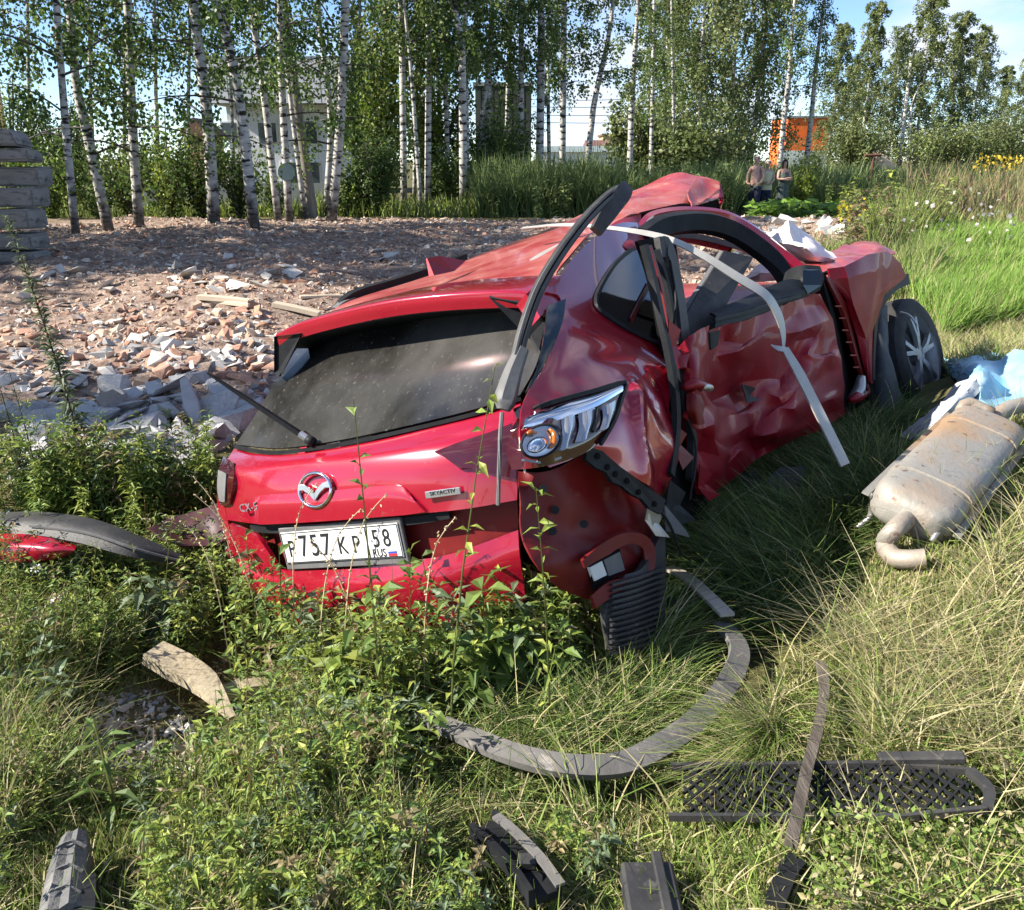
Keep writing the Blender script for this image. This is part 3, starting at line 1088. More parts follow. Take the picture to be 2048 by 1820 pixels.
# stack of grey slabs on the left
zs_ = [(262, 298, 56), (298, 326, 80), (330, 372, 70), (375, 417, 66), (421, 464, 62), (467, 500, 60), (500, 524, 54)]
Yst = G(30, 524)[1]
wl = ['topmost broken grey slab', 'second slab from the top, jutting out', 'third slab from the top', 'middle slab', 'third slab from the bottom', 'second slab from the bottom', 'lowest slab, touching the rubble,']
for k, (ya, yb, xe) in enumerate(zs_):
    za, zb = zpx(yb, Yst), zpx(ya, Yst)
    xr = on(xe - 14, Yst)[0]
    xl = xr - 3.2
    n1, n2 = 14, 6
    mb = MB().box((0, 0, 0), (3.2, .55, zb - za - .015))
    bm = bmesh.new()
    me = mesh_np('concrete_slab', np.array(mb.v), mb.f, M_SLAB, False)
    bm.from_mesh(me)
    bmesh.ops.bevel(bm, geom=list(bm.edges), offset=.03, segments=2, affect='EDGES')
    bmesh.ops.subdivide_edges(bm, edges=[e for e in bm.edges if e.calc_length() > .5], cuts=7, use_grid_fill=True)
    for v in bm.verts:
        p = np.array(v.co)
        n_ = float(fbm(p[None], 2.2, 3, 40 + k)[0])
        v.co.x += .05 * n_ * (1 if v.co.x > 1.2 else 0) - (.18 * max(0, v.co.z) / .2 if (k == 0 and v.co.x > .9) else 0)
        v.co.z += .030 * n_ * (1.8 if k == 0 else 1)
        v.co.y += .03 * n_
    bm.to_mesh(me)
    bm.free()
    o = obj('concrete_slab', me)
    o.location = ((xl + xr) / 2, Yst + .27, (za + zb) / 2)
    o.rotation_euler = (0, rad(R.uniform(-1.6, 1.6)), rad(R.uniform(-6, 6)))
    tag(o, wl[k] + ' of the stack at the left edge', 'slab', 'stacked grey slabs at the left edge')

# ================================================================== THE WRECKED CAR
M_RED = M('car_red', (.33, .004, .022), (.37, .006, .027), scale=1.5, rough=.24, metal=.25, coat=1.0, c3=(.30, .10, .08), scale3=38, f3=(.64, .80), spec=.5)
M_REDD = M('car_red_dusty', (.34, .028, .032), (.36, .105, .088), scale=4.5, rough=.34, metal=.1, coat=.35, c3=(.42, .22, .17), scale3=14, f3=(.56, .75), r2=.6)
M_REDS = M('car_red_scuffed', (.25, .004, .014), (.19, .006, .014), scale=6, rough=.48, metal=.2, coat=.2, spec=.18, c3=(.28, .10, .10), scale3=22, f3=(.69, .78), bump=.15, bscale=30)
M_REDM = M('inner_red_primer', (.115, .006, .008), (.165, .012, .010), scale=7, rough=.5, spec=.3, c3=(.20, .09, .06), scale3=18, f3=(.62, .8))
M_BLK = M('black_plastic', (.012, .013, .015), (.022, .023, .025), scale=12, rough=.5, c3=(.045, .042, .04), scale3=9, f3=(.64, .8), spec=.10)
M_BLKD = M('black_plastic_dusty', (.018, .018, .02), (.045, .043, .041), scale=7, rough=.6, c3=(.14, .13, .115), scale3=20, f3=(.6, .8), bump=.2, bscale=60)
M_GRYP = M('grey_plastic', (.09, .09, .092), (.14, .138, .135), scale=8, rough=.6, bump=.15, bscale=50)
M_RUB = M('tyre_rubber', (.010, .010, .011), (.028, .027, .026), scale=14, rough=.8, bump=.2, bscale=40)
M_DARK = M('dark_interior', (.006, .006, .007), (.012, .011, .011), scale=5, rough=.95, spec=.05)  # near-black: the shade inside gaps and cabin is put into the colour
M_GLASS = M('tinted_glass', (.010, .012, .014), (.016, .018, .02), scale=3, rough=.05, spec=.6, coat=0)
M_GLASD = M('dusty_glass_cloud_streaks', (.014, .013, .012), (.10, .097, .09), scale=1.6, rough=.10, spec=.6, c3=(.15, .14, .12), scale3=52, f3=(.60, .82), r2=.32, stretch=(1.4, 1, .55), lo=.38, hi=.80, detail=9)  # real dust, plus pale streaks painted for reflected cloud
M_CHR = M('chrome', (.72, .73, .75), rough=.08, metal=1.0)
M_SILV = M('silver_reflector', (.55, .56, .58), (.42, .43, .46), scale=9, rough=.22, metal=.75)
M_RIM = M('dusty_alloy', (.20, .205, .21), (.30, .30, .30), scale=9, rough=.42, metal=.6, c3=(.13, .12, .105), scale3=14, f3=(.55, .75))
M_AMB = M('amber_bulb', (.50, .14, .01), (.30, .08, .01), scale=20, rough=.15, coat=.6)
M_LENR = M('red_lens', (.035, .004, .005), (.055, .006, .008), scale=5, rough=.08, coat=1.0)
M_WHT = M('white_plate', (.60, .60, .58), (.68, .68, .66), scale=6, rough=.4, c3=(.36, .33, .27), scale3=25, f3=(.62, .80))
M_INK = M('black_ink', (.012, .012, .014), rough=.5)
M_STEEL = M('bare_steel', (.42, .40, .38), (.55, .53, .50), scale=9, rough=.38, metal=.8)
M_ALU = M('trim_strip_metal', (.40, .39, .36), (.52, .50, .46), scale=6, rough=.42, metal=.35, c3=(.30, .24, .18), scale3=20, f3=(.6, .75))
M_BAG = M('airbag_cloth', (.74, .66, .65), (.80, .75, .74), scale=5, rough=.85, bump=.3, bscale=22)
M_SEAT = M('seat_cloth', (.018, .018, .02), (.03, .03, .032), scale=20, rough=.9)

# ---- rays onto body surfaces
RPROF_Z = [.30, .60, .73, .90, 1.0, 1.06, 1.10, 1.14, 1.50, 1.56, 1.70]
RPROF_Y = [.10, .03, .02, .02, .03, .055, .12, .17, .60, .68, .85]


def rear_y(x, z):
    return np.interp(z, RPROF_Z, RPROF_Y) + .13 * (abs(x) / .7) ** 4 * (1.0 if z < 1.2 else .55)


def REARP(px, py, off=0.0):
    """hit of the pixel ray with the car's tail surface (rear car frame); off > 0 = proud towards the rear"""
    r = ray(px, py)
    if px < 480 and py > 845:      # the tail turns away towards the left flank
        return CAM + r * (pxl(REARP(482, py, off))[2] + (482 - px) * .0036)
    o = car_local(CAM)
    d = RA.T @ r
    best = None
    prev = None
    for Z in np.arange(1.9, 4.6, .02):
        p = o + d * Z
        f = p[1] - (rear_y(min(1.05, abs(p[0])), p[2]) - off)
        if best is None or abs(f) < best[0]: best = (abs(f), Z)
        if prev is not None and prev < 0 <= f:
            Z0 = Z - .02 * f / (f - prev)
            return CAM + r * Z0
        prev = f
    return CAM + r * best[1]


def quarter_x(y, z):
    tumble = .62 * max(0, z - 1.05) ** 1.05
    return .925 - tumble - .32 * max(0, .5 - y) ** 2 - .02 * max(0, .7 - z)


def QP(px, py, off=0.0):
    """hit with the right rear quarter surface; off > 0 = proud of it"""
    r = ray(px, py)
    o = car_local(CAM)
    d = RA.T @ r
    prev, best = None, None
    for Z in np.arange(1.9, 4.8, .02):
        p = o + d * Z
        f = p[0] - (quarter_x(p[1], p[2]) + off)
        if best is None or abs(f) < best[0]: best = (abs(f), Z)
        if prev is not None and prev > 0 >= f:
            return CAM + r * (Z - .02 * f / (f - prev))
        prev = f
    return CAM + r * best[1]


_s = np.array([pxl(C(.92, y, z)) for y in np.linspace(.5, 4.3, 24) for z in np.linspace(.25, 1.05, 7)])
_a = np.stack([np.ones(len(_s)), _s[:, 0] - 1400, _s[:, 1] - 750, (_s[:, 0] - 1400) ** 2, (_s[:, 0] - 1400) * (_s[:, 1] - 750)], 1)
_k = np.linalg.lstsq(_a, 1 / _s[:, 2], rcond=None)[0]


def SZ(px, py, dz=0.0):
    """point on the (bent) right flank seen at a pixel; dz > 0 = pushed in (away)"""
    a = np.array([1, px - 1400, py - 750, (px - 1400) ** 2, (px - 1400) * (py - 750)])
    return U(px, py, 1 / float(a @ _k) + dz)


print('SIDE Z', [round(1 / float(np.array([1, a - 1400, b - 750, (a - 1400) ** 2, (a - 1400) * (b - 750)]) @ _k), 2) for a, b in ((1250, 770), (1345, 800), (1500, 750), (1690, 700), (1815, 715))],
      'Q', [round(pxl(QP(a, b))[2], 2) for a, b in ((1100, 715), (1250, 770), (1345, 800), (1250, 560), (1290, 450), (1060, 930))],
      'R', [round(pxl(REARP(a, b))[2], 2) for a, b in ((480, 890), (640, 980), (1000, 815), (1030, 950), (800, 1050), (560, 690), (1060, 600), (450, 1000))],
      'wheel', C(.82, 3.7, .35).round(2), [round(float(v)) for v in pxl(C(.82, 3.7, .35))[:2]])

CARB = C(0, 2.0, 0.0)
car = empty('wrecked_car', CARB)
tag(car, 'wrecked red hatchback car with crushed right side lying tilted in the grass', 'car')


def px_grid(fn, rows, off=None):
    return [[fn(*p) for p in row] for row in rows]


def folds(A, f, seed=0, k=5):
    """sharp straight creases: triangle waves in several directions, each only in patches"""
    r = np.random.default_rng(900 + seed)
    out = 0
    for i in range(k):
        d = r.normal(size=3)
        d /= np.linalg.norm(d)
        ph = A @ d * f * r.uniform(.6, 1.5) + r.uniform(0, 9) + .10 * vnoise(A, f * .8, seed + i)
        w = sst(-.25, .45, vnoise(A, f * .55, seed + 20 + i))
        out = out + (1 - 4 * np.abs(ph - np.floor(ph) - .5)) * w
    return out / k ** .5


def dent(amp, f, seed=0, ramp=None):
    def d(A):
        n = folds(A, f, seed) * .75 + folds(A, f * 2.3, seed + 3, 3) * .3 + vnoise(A, f * .7, seed + 5) * .35
        return amp * n * (1 if ramp is None else ramp(A))
    return d


# ---- tailgate skin (from the glass down to the lip over the plate)
rows = [[(468, 897), (520, 908), (590, 908), (660, 898), (760, 878), (860, 853), (960, 826), (1042, 796)],
        [(455, 920), (520, 926), (590, 925), (660, 916), (760, 897), (860, 874), (960, 850), (1040, 826)],
        [(449, 945), (520, 944), (590, 941), (660, 934), (760, 916), (860, 898), (960, 880), (1038, 862)],
        [(448, 990), (520, 990), (590, 985), (660, 978), (760, 964), (860, 950), (960, 935), (1036, 925)],
        [(455, 1040), (520, 1048), (590, 1046), (660, 1042), (760, 1034), (830, 1028), (930, 1018), (1034, 1000)]]
sheet('tailgate', px_grid(lambda a, b: REARP(a, b), rows), M_RED, car, nu=6, nv=5, th=.02)
# pressed step above the plate
rows = [[(512, 996), (530, 990), (640, 983), (760, 972), (800, 972), (818, 985)],
        [(508, 1012), (530, 1012), (640, 1006), (760, 996), (805, 995), (830, 1003)],
        [(512, 1047), (530, 1049), (640, 1043), (760, 1034), (810, 1030), (850, 1024)]]
gtmp = []
for k, row in enumerate(rows): gtmp.append([REARP(a, b, .006 + .008 * (k > 0)) for a, b in row])
sheet('tailgate_step', gtmp, M_RED, car, nu=5, nv=5, th=.012)
# plate recess and the lower rear panel
rows = [[(455, 1038), (560, 1050), (700, 1042), (830, 1028), (935, 1016), (1034, 998)],
        [(462, 1075), (560, 1085), (700, 1076), (830, 1062), (940, 1050), (1036, 1032)],
        [(470, 1095), (560, 1140), (700, 1135), (830, 1120), (945, 1100), (1036, 1072)]]
sheet('plate_recess', [[REARP(a, b, -.055) for a, b in r_] for r_ in rows], M_REDM, car, nu=5, nv=4, th=.01)
rows = [[(458, 1048), (480, 1056), (505, 1068), (520, 1080)], [(468, 1090), (490, 1100), (520, 1110), (545, 1118)],
        [(485, 1130), (520, 1150), (545, 1160), (565, 1162)]]
sheet('lower_tailgate_side', [[REARP(a, b, .0) for a, b in r_] for r_ in rows], M_RED, car, nu=5, nv=5, th=.015)
rows = [[(470, 1100), (560, 1138), (640, 1140), (720, 1136), (800, 1124), (900, 1108), (1036, 1060)],
        [(490, 1180), (560, 1200), (640, 1200), (720, 1195), (800, 1185), (900, 1165), (1040, 1120)],
        [(520, 1300), (580, 1310), (640, 1310), (720, 1300), (800, 1290), (900, 1260), (1050, 1200)]]
sheet('rear_apron', [[REARP(a, b, -.01 + .02 * (i == 1)) for a, b in r_] for i, r_ in enumerate(rows)], M_RED, car, nu=5, nv=5, th=.015, disp=dent(.012, 5))
MB().sweep([REARP(a, b, -.022) for a, b in ((505, 1052), (560, 1055), (700, 1049), (830, 1036), (900, 1024))], [(-.010, -.018), (.010, -.018), (.010, .006), (-.010, .006)], up=RA[:, 2], smooth=4).build('painted_lip_shadow', M_BLK, car)  # dark strip painted as the shadow under the tailgate lip

# ---- rear glass
rows = [[(588, 672), (700, 640), (800, 622), (900, 610), (1000, 604), (1092, 612)],
        [(560, 742), (690, 700), (800, 680), (900, 668), (1000, 660), (1088, 672)],
        [(518, 818), (660, 775), (790, 752), (900, 738), (1000, 730), (1070, 735)],
        [(471, 889), (560, 896), (680, 880), (820, 850), (950, 818), (1040, 790)]]
sheet('rear_window', [[REARP(a, b, .012) for a, b in r_] for r_ in rows], M_GLASD, car, nu=7, nv=7, th=.006)
# black frame edges
MB().sweep([REARP(a, b, .014) for a, b in ((470, 893), (500, 900), (560, 905), (680, 889), (820, 859), (950, 827), (1042, 797))], [(-.006, -.004), (.006, -.004), (.006, .006), (-.006, .006)], up=RA[:, 1], smooth=4).build('window_seal', M_BLK, car)
# ---- spoiler: wedge with a painted top and black underside
TE = [(553, 672), (600, 650), (690, 625), (780, 606), (880, 594), (980, 588), (1040, 588), (1072, 598)]
ys = .40


def sp(px, py, y, dz=0.0):
    r = ray(px, py)
    o = car_local(CAM)
    d = RA.T @ r
    return CAM + r * ((y - o[1]) / d[1])


te = [sp(a, b, .36 + .06 * ((a - 810) / 260) ** 2) for a, b in TE]
upc = RA[:, 2]
fwc = RA[:, 1]
top = []
for k, p in enumerate(te):
    top.append([p - upc * .045 + fwc * .006, p - upc * .006 - fwc * .002, p + upc * .012 + fwc * .012, p + upc * .032 + fwc * .12, p + upc * .05 + fwc * .26])
sheet('spoiler', np.swapaxes(np.array(top), 0, 1), M_RED, car, nu=6, nv=5, th=.006, toward=CAM + np.array([0, 0, 5]))
und = []
for k, p in enumerate(te): und.append([p - upc * .046 + fwc * .008, p - upc * .06 + fwc * .12, p - upc * .075 + fwc * .30])
sheet('spoiler_underside', np.swapaxes(np.array(und), 0, 1), M_BLK, car, nu=5, nv=4, th=.006)
# side fins of the spoiler
for nm, pts in (('spoiler_fin', [(553, 676), (602, 652), (612, 672), (588, 705), (562, 752), (553, 745)]), ('spoiler_fin', [(1000, 590), (1075, 598), (1092, 640), (1078, 700), (1062, 672), (1040, 622)])):
    P = [REARP(a, b, .05) for a, b in pts]
    P[0] = te[0] if pts[0][0] < 600 else te[-3]
    if pts[0][0] < 600: P[1] = te[1] - upc * .03
    else: P[1] = te[-1] - upc * .01
    MB().poly(P, np.cross(P[1] - P[0], P[-1] - P[0]), .012).build(nm, M_BLK, car)
# dark glass insert beside the rear window
P = [[QP(1096, 612, .006), QP(1132, 597, .006)], [QP(1090, 660, .006), QP(1126, 640, .006)], [QP(1078, 725, .006), QP(1104, 700, .006)], [QP(1052, 785, .006), QP(1066, 768, .006)]]
sheet('pillar_insert', P, M_GLASS, car, nu=4, nv=4, th=.006)

# ---- roof skin, torn up over the doors
rows = [[(553, 668), (690, 621), (850, 591), (1000, 580), (1085, 586)],
        [(702, 601), (800, 584), (900, 566), (1020, 552), (1112, 550)],
        [(852, 553), (920, 541), (1000, 524), (1070, 516), (1142, 508)],
        [(965, 507), (1025, 493), (1085, 480), (1135, 472), (1182, 468)],
        [(1095, 459), (1135, 450), (1172, 443), (1205, 440), (1238, 440)],
        [(1190, 418), (1222, 410), (1248, 405), (1262, 410), (1282, 428)],
        [(1262, 386), (1280, 386), (1296, 394), (1310, 402), (1325, 420)],
        [(1350, 346), (1356, 366), (1362, 382), (1366, 396), (1372, 410)],
        [(1392, 353), (1398, 366), (1404, 380), (1402, 402), (1396, 412)],
        [(1438, 366), (1440, 376), (1440, 386), (1438, 392), (1436, 398)]]
zz = [[None] * 5, [3.62, 3.5, 3.35, 3.15, 2.98], [4.1, 3.9, 3.68, 3.45, 3.2], [4.5, 4.3, 4.05, 3.8, 3.5], [4.85, 4.6, 4.35, 4.1, 3.78],
      [5.0, 4.75, 4.5, 4.25, 3.95], [5.02, 4.8, 4.6, 4.3, 4.05], [5.0, 4.85, 4.6, 4.35, 4.22], [5.0, 4.9, 4.72, 4.45, 4.42], [4.95, 4.85, 4.75, 4.65, 4.6]]
G_ = []
for i, row in enumerate(rows):
    if i == 0: G_.append([sp(a, b, .62) if False else p + upc * .05 + fwc * .26 for (a, b), p in zip(row, [te[0], te[2], te[4], te[6], te[7]])])
    else: G_.append([U(a, b, z) for (a, b), z in zip(row, zz[i])])
G_ = np.array(G_)
sheet('roof', G_, M_REDD, car, nu=7, nv=6, th=.006, toward=CAM + np.array([0, 0, 6]), disp=lambda A: .012 * ridge(A, 5, 3) * sst(1080, 1300, np.array([[pxl(p)[0] for p in r] for r in A])))
# long pressed swage lines and the torn lip of the roof
MB().sweep([U(a, b, z - .02) for a, b, z in ((905, 588, 3.2), (980, 570, 3.25), (1060, 532, 3.42), (1122, 497, 3.58))], [(-.006, -.004), (.006, -.004), (.006, .006), (-.006, .006)], smooth=4).build('roof_seam', M_REDD, car)
MB().sweep([U(a, b, z) for a, b, z in ((1066, 523, 3.42), (1090, 508, 3.5), (1118, 494, 3.58), (1140, 486, 3.64))], [(-.016, -.006), (.016, -.006), (.014, .008), (-.014, .008)], smooth=4).build('rail_bracket', M_ALU, car)
rows = [[(1282, 428, 3.9), (1325, 418, 4.02), (1372, 409, 4.18), (1396, 412, 4.38), (1436, 398, 4.55)],
        [(1278, 440, 3.95), (1322, 432, 4.1), (1370, 420, 4.25), (1392, 432, 4.42), (1440, 420, 4.6)],
        [(1290, 448, 4.1), (1330, 438, 4.3), (1374, 428, 4.5), (1400, 436, 4.6), (1438, 424, 4.8)]]
sheet('roof_fold_shadow', [[U(*p) for p in r_] for r_ in rows], M_DARK, car, nu=4, nv=4, th=.01)  # near-black sheet paints the shadow under the folded roof
rows = [[(1396, 353, 4.55), (1418, 358, 4.55), (1438, 366, 4.55)], [(1376, 385, 4.3), (1412, 392, 4.4), (1440, 376, 4.5)], [(1384, 412, 4.22), (1404, 402, 4.3), (1438, 386, 4.5)]]
sheet('roof_fold', [[U(*p) for p in r_] for r_ in rows], M_REDD, car, nu=4, nv=4, th=.006, disp=dent(.012, 9, 4))
MB().sweep([U(a, b, z) for a, b, z in ((1437, 368, 4.56), (1443, 395, 4.56), (1440, 420, 4.58))], [(-.012, -.004), (.012, -.004), (.012, .004), (-.012, .004)], smooth=3).build('torn_roof_edge', M_RED, car)
# shark fin
b0, b1, b2 = U(863, 552, 3.36), U(905, 543, 3.50), U(930, 522, 3.62)
tp = U(853, 517, 3.40)
sd = RA[:, 0] * .012
mb = MB()
V = [b0 - sd, b0 + sd, tp - sd * .25, tp + sd * .25, U(878, 512, 3.46) - sd * .2, U(878, 512, 3.46) + sd * .2, U(905, 517, 3.54) - sd * .2, U(905, 517, 3.54) + sd * .2, b2 - sd * .3, b2 + sd * .3, b1 - sd * .8, b1 + sd * .8]
mb.add(V, [[0, 1, 3, 2], [2, 3, 5, 4], [4, 5, 7, 6], [6, 7, 9, 8], [1, 11, 7, 5, 3], [11, 9, 7], [0, 2, 4, 6, 10], [10, 6, 8], [0, 10, 11, 1], [10, 8, 9, 11]])
mb.build('antenna_fin', M_REDS, car)

# ---- left roof rail
pl = [(674, 619, 3.62), (690, 603, 3.64), (720, 588, 3.74), (780, 570, 3.95), (850, 546, 4.2), (930, 515, 4.5)]
rl = MB().sweep([U(*p) for p in pl], [(-.016, -.014), (.016, -.014), (.014, .020), (-.014, .020)], smooth=4, scale=[.8, 1.2, 1.2, 1]).build('roof_rail', M_BLK, car, smooth=True, auto=40)
rl['label'] = 'black roof rail still in place on the left of the roof'
MB().sweep([U(*p) for p in ((672, 620, 3.60), (688, 606, 3.62), (705, 600, 3.68))], [(-.02, -.012), (.02, -.012), (.016, .012), (-.016, .012)], smooth=3).build('rail_foot', M_GRYP, rl)

# ---- right rear quarter
rows = [[(1092, 583), (1120, 553), (1150, 512), (1195, 470), (1240, 446), (1292, 446)],
        [(1122, 602), (1150, 590), (1180, 565), (1222, 525), (1262, 500), (1304, 520)],
        [(1102, 706), (1140, 690), (1190, 655), (1240, 640), (1290, 650), (1334, 690)],
        [(1056, 785), (1110, 765), (1170, 745), (1230, 735), (1290, 738), (1342, 780)],
        [(1042, 830), (1100, 825), (1165, 815), (1240, 815), (1300, 820), (1348, 870)],
        [(1046, 890), (1105, 885), (1170, 880), (1240, 880), (1300, 900), (1345, 940)],
        [(1100, 935), (1140, 920), (1186, 900), (1235, 930), (1285, 968), (1330, 1005)]]


def qdisp(A):
    p = np.array([[pxl(q)[:2] for q in r] for r in A])
    w = sst(1225, 1300, p[..., 0]) * sst(690, 760, p[..., 1])
    crease = np.exp(-((p[..., 0] - (1268 + .12 * (p[..., 1] - 760))) / 13) ** 2) * sst(740, 800, p[..., 1]) * .022
    scoop = -.012 * np.exp(-((p[..., 0] - 1305) / 26) ** 2 - ((p[..., 1] - 880) / 75) ** 2) - .005 * np.exp(-((p[..., 0] - 1215) / 50) ** 2 - ((p[..., 1] - 700) / 20) ** 2)
    bul = .012 * np.exp(-((p[..., 0] - 1320) / 30) ** 2 - ((p[..., 1] - 745) / 28) ** 2)
    return w * (.020 * folds(A, 3.2, 2) + .007 * folds(A, 8, 6, 4)) + crease + scoop + bul


qg = []
for i, row in enumerate(rows):
    qg.append([QP(a, b, .0 if j < 5 else -.03) for j, (a, b) in enumerate(row)])
sheet('quarter_panel', qg, M_RED, car, nu=12, nv=12, th=.006, disp=qdisp, auto=16)
# upper C pillar / roof side patch hanging over the rear door (peeled, purplish from reflected sky)
rows = [[(1195, 468, 3.5), (1238, 440, 3.75), (1282, 428, 3.9)], [(1215, 476, 3.45), (1262, 450, 3.7), (1284, 452, 3.85)],
        [(1240, 492, 3.42), (1268, 478, 3.55), (1287, 480, 3.7)], [(1262, 505, 3.42), (1275, 496, 3.5), (1288, 496, 3.6)]]
sheet('torn_pillar_skin', [[U(*p) for p in r_] for r_ in rows], M_REDS, car, nu=5, nv=5, th=.004, disp=dent(.01, 8, 2))
rows = [[(1052, 588), (1082, 566), (1104, 556), (1128, 548)], [(1064, 604), (1092, 590), (1112, 588), (1134, 588)], [(1080, 634), (1098, 618), (1112, 610), (1126, 606)]]
sheet('roof_corner', [[QP(a, b, -.008) for a, b in r_] for r_ in rows], M_RED, car, nu=4, nv=4, th=.05)
# rear side window (dark glass) with seal
win = [[(1232, 530), (1255, 508), (1280, 490), (1288, 488)], [(1206, 572), (1240, 560), (1280, 545), (1302, 545)],
       [(1196, 602), (1232, 615), (1275, 625), (1312, 620)], [(1212, 625), (1250, 650), (1295, 672), (1326, 682)]]
sw = sheet('quarter_window', [[QP(a, b, .006) for a, b in r_] for r_ in win], M_GLASS, car, nu=6, nv=6, th=.005)
path = [(1284, 486), (1255, 504), (1228, 530), (1202, 572), (1192, 600), (1202, 622), (1250, 655), (1300, 680), (1330, 690)]
MB().sweep([QP(a, b, .008) for a, b in path], [(-.007, -.005), (.007, -.005), (.007, .006), (-.007, .006)], up=RA[:, 0], smooth=4).build('window_seal', M_BLK, car)
MB().sweep([QP(a, b, .013) for a, b in ((1300, 565), (1282, 600), (1262, 640))], [(-.010, -.003), (.010, -.003), (.010, .003), (-.010, .003)], up=RA[:, 0], smooth=3).build('painted_reflection', M_REDM, car)  # dull red strip imitating a reddish reflection in the glass
MB().poly([QP(a, b, .014) for a, b in ((1286, 604), (1302, 590), (1322, 632), (1318, 642), (1278, 628))], RA[:, 0], .004).build('sticker_pane', M_SILV if False else M_GLASS, car)
MB().poly([QP(a, b, .018) for a, b in ((1309, 615), (1316, 632), (1327, 645), (1314, 644))], RA[:, 0], .003).build('paper_scrap', M_WHT, car)

# ---- tail light of the right side: big lamp with red surround, chrome strip, amber bulb bowl, silver blades
out = [[(1034, 838), (1080, 815), (1140, 797), (1200, 781), (1247, 768)],
       [(1018, 870), (1075, 850), (1140, 830), (1200, 810), (1240, 795)],
       [(1012, 905), (1070, 895), (1135, 880), (1190, 862), (1226, 838)],
       [(1024, 940), (1075, 935), (1130, 922), (1170, 906), (1200, 885)]]


def QL(px, py, off=.0):
    a = QP(px, py, off)
    b = REARP(px, py, off)
    za, zb = pxl(a)[2], pxl(b)[2]
    w = float(sst(1016, 1044, px))
    return U(px, py, za * w + zb * (1 - w))


tl = sheet('tail_light', [[QL(a, b, .018) for a, b in r_] for r_ in out], M_LENR, car, nu=7, nv=6, th=.03)
tl['label'] = 'right tail light with chrome strip, amber bulb and clear section, uncovered by the lost bumper'
MB().sweep([QL(a, b, .022) for a, b in ((1030, 838), (1080, 812), (1140, 794), (1200, 778), (1249, 765), (1242, 798), (1228, 840), (1200, 888))], [(-.006, -.004), (.006, -.004), (.006, .006), (-.006, .006)], up=RA[:, 0], smooth=3).build('lamp_seal', M_BLK, tl)
st = [[(1046, 846), (1060, 832), (1120, 810), (1190, 788), (1238, 770)], [(1048, 850), (1070, 838), (1130, 820), (1195, 796), (1246, 772)], [(1047, 858), (1070, 852), (1130, 836), (1195, 812), (1246, 782)]]
sheet('chrome_strip', [[QL(a, b, o) for a, b in r_] for r_, o in zip(st, (.024, .036, .030))], M_CHR, tl, nu=6, nv=3, th=.004)
def bowl(cx, cy, rx, ry, prof):
    return [[QL(cx + rx * r_ * math.cos(t) + 6 * r_ * math.sin(t) * 0, cy + ry * r_ * math.sin(t) - .22 * rx * r_ * math.cos(t), o_) for t in np.linspace(0, 2 * math.pi, 25)] for r_, o_ in prof]


sheet('bulb_bezel', bowl(1082, 882, 43, 35, [(1.0, .030), (.93, .050), (.86, .048)]), M_BLK, tl, nu=2, nv=3, th=.004)
sheet('bulb_bowl', bowl(1082, 882, 39, 31, [(1.0, .046), (.8, .044), (.55, .043), (.3, .042), (.02, .042)]), M_SILV, tl, nu=2, nv=4, th=.003)
sheet('bulb_glass_ring', bowl(1074, 890, 20, 16, [(1.0, .044), (.8, .049), (.6, .047), (.05, .045)]), M_CHR, tl, nu=2, nv=3, th=.003)
MB().tube([QL(1054, 868, .050), QL(1062, 864, .056), QL(1072, 866, .052)], .007, 8, scale=[.7, 1, .6]).build('amber_bulb', M_AMB, tl, smooth=True)
MB().tube([QL(1098, 858, .049), QL(1108, 868, .052), QL(1108, 886, .051), QL(1100, 896, .049)], .007, 8, scale=[.5, 1.1, 1, .5]).build('amber_reflector', M_AMB, tl, smooth=True)
for k, (a, b, c_) in enumerate(((1122, 1150, .0), (1156, 1190, .004), (1204, 1232, .0))):
    g4 = [[(a, 838 - (a - 1122) * .3), ((a + b) / 2, 832 - (a - 1122) * .3), (b, 826 - (a - 1122) * .32)],
          [(a + 2, 868 - (a - 1122) * .38), ((a + b) / 2 + 3, 862 - (a - 1122) * .38), (b - 1, 856 - (a - 1122) * .42)],
          [(a - 7 + k, 902 - (a - 1122) * .5), ((a + b) / 2 - 4, 898 - (a - 1122) * .5), (b - 12, 884 - (a - 1122) * .46)]]
    sheet('reflector_blade', [[QL(p, q, .026 + .012 * (j == 1)) for j, (p, q) in enumerate(r_)] for r_ in g4], M_SILV, tl, nu=4, nv=4, th=.004)
MB().sweep([QL(a, b, .03) for a, b in ((1196, 818), (1192, 840), (1184, 862))], [(-.006, -.004), (.006, -.004), (.006, .004), (-.006, .004)], up=RA[:, 0], smooth=3).build('lamp_divider', M_BLK, tl)
MB().sweep([QL(a, b, .022) for a, b in ((1046, 920), (1085, 925), (1120, 915))], [(-.006, -.003), (.006, -.003), (.006, .003), (-.006, .003)], up=upc, smooth=3).build('lens_rib', M_LENR, tl)
# inner light segment on the tailgate, and the left tail light
rows = [[(868, 903), (930, 880), (985, 862), (1034, 842)], [(885, 912), (935, 900), (990, 890), (1034, 880)], [(918, 936), (950, 938), (990, 948), (1032, 958)]]
s_ = sheet('tail_light', [[REARP(a, b, .012) for a, b in r_] for r_ in rows], M_LENR, car, nu=5, nv=5, th=.015)
s_['label'] = 'dark red inner light segment on the right of the tailgate'
rows = [[(447, 912), (456, 918), (468, 926)], [(436, 945), (452, 950), (467, 955)], [(434, 985), (450, 985), (464, 980)], [(440, 1010), (450, 1012), (458, 1008)]]
s_ = sheet('tail_light', [[REARP(a, b, .012) for a, b in r_] for r_ in rows], M_LENR, car, nu=4, nv=4, th=.02)
s_['label'] = 'left tail light at the far edge of the tailgate'
rows = [[(436, 940), (446, 944), (452, 948)], [(434, 975), (444, 978), (450, 980)], [(438, 1002), (444, 1004), (449, 1004)]]
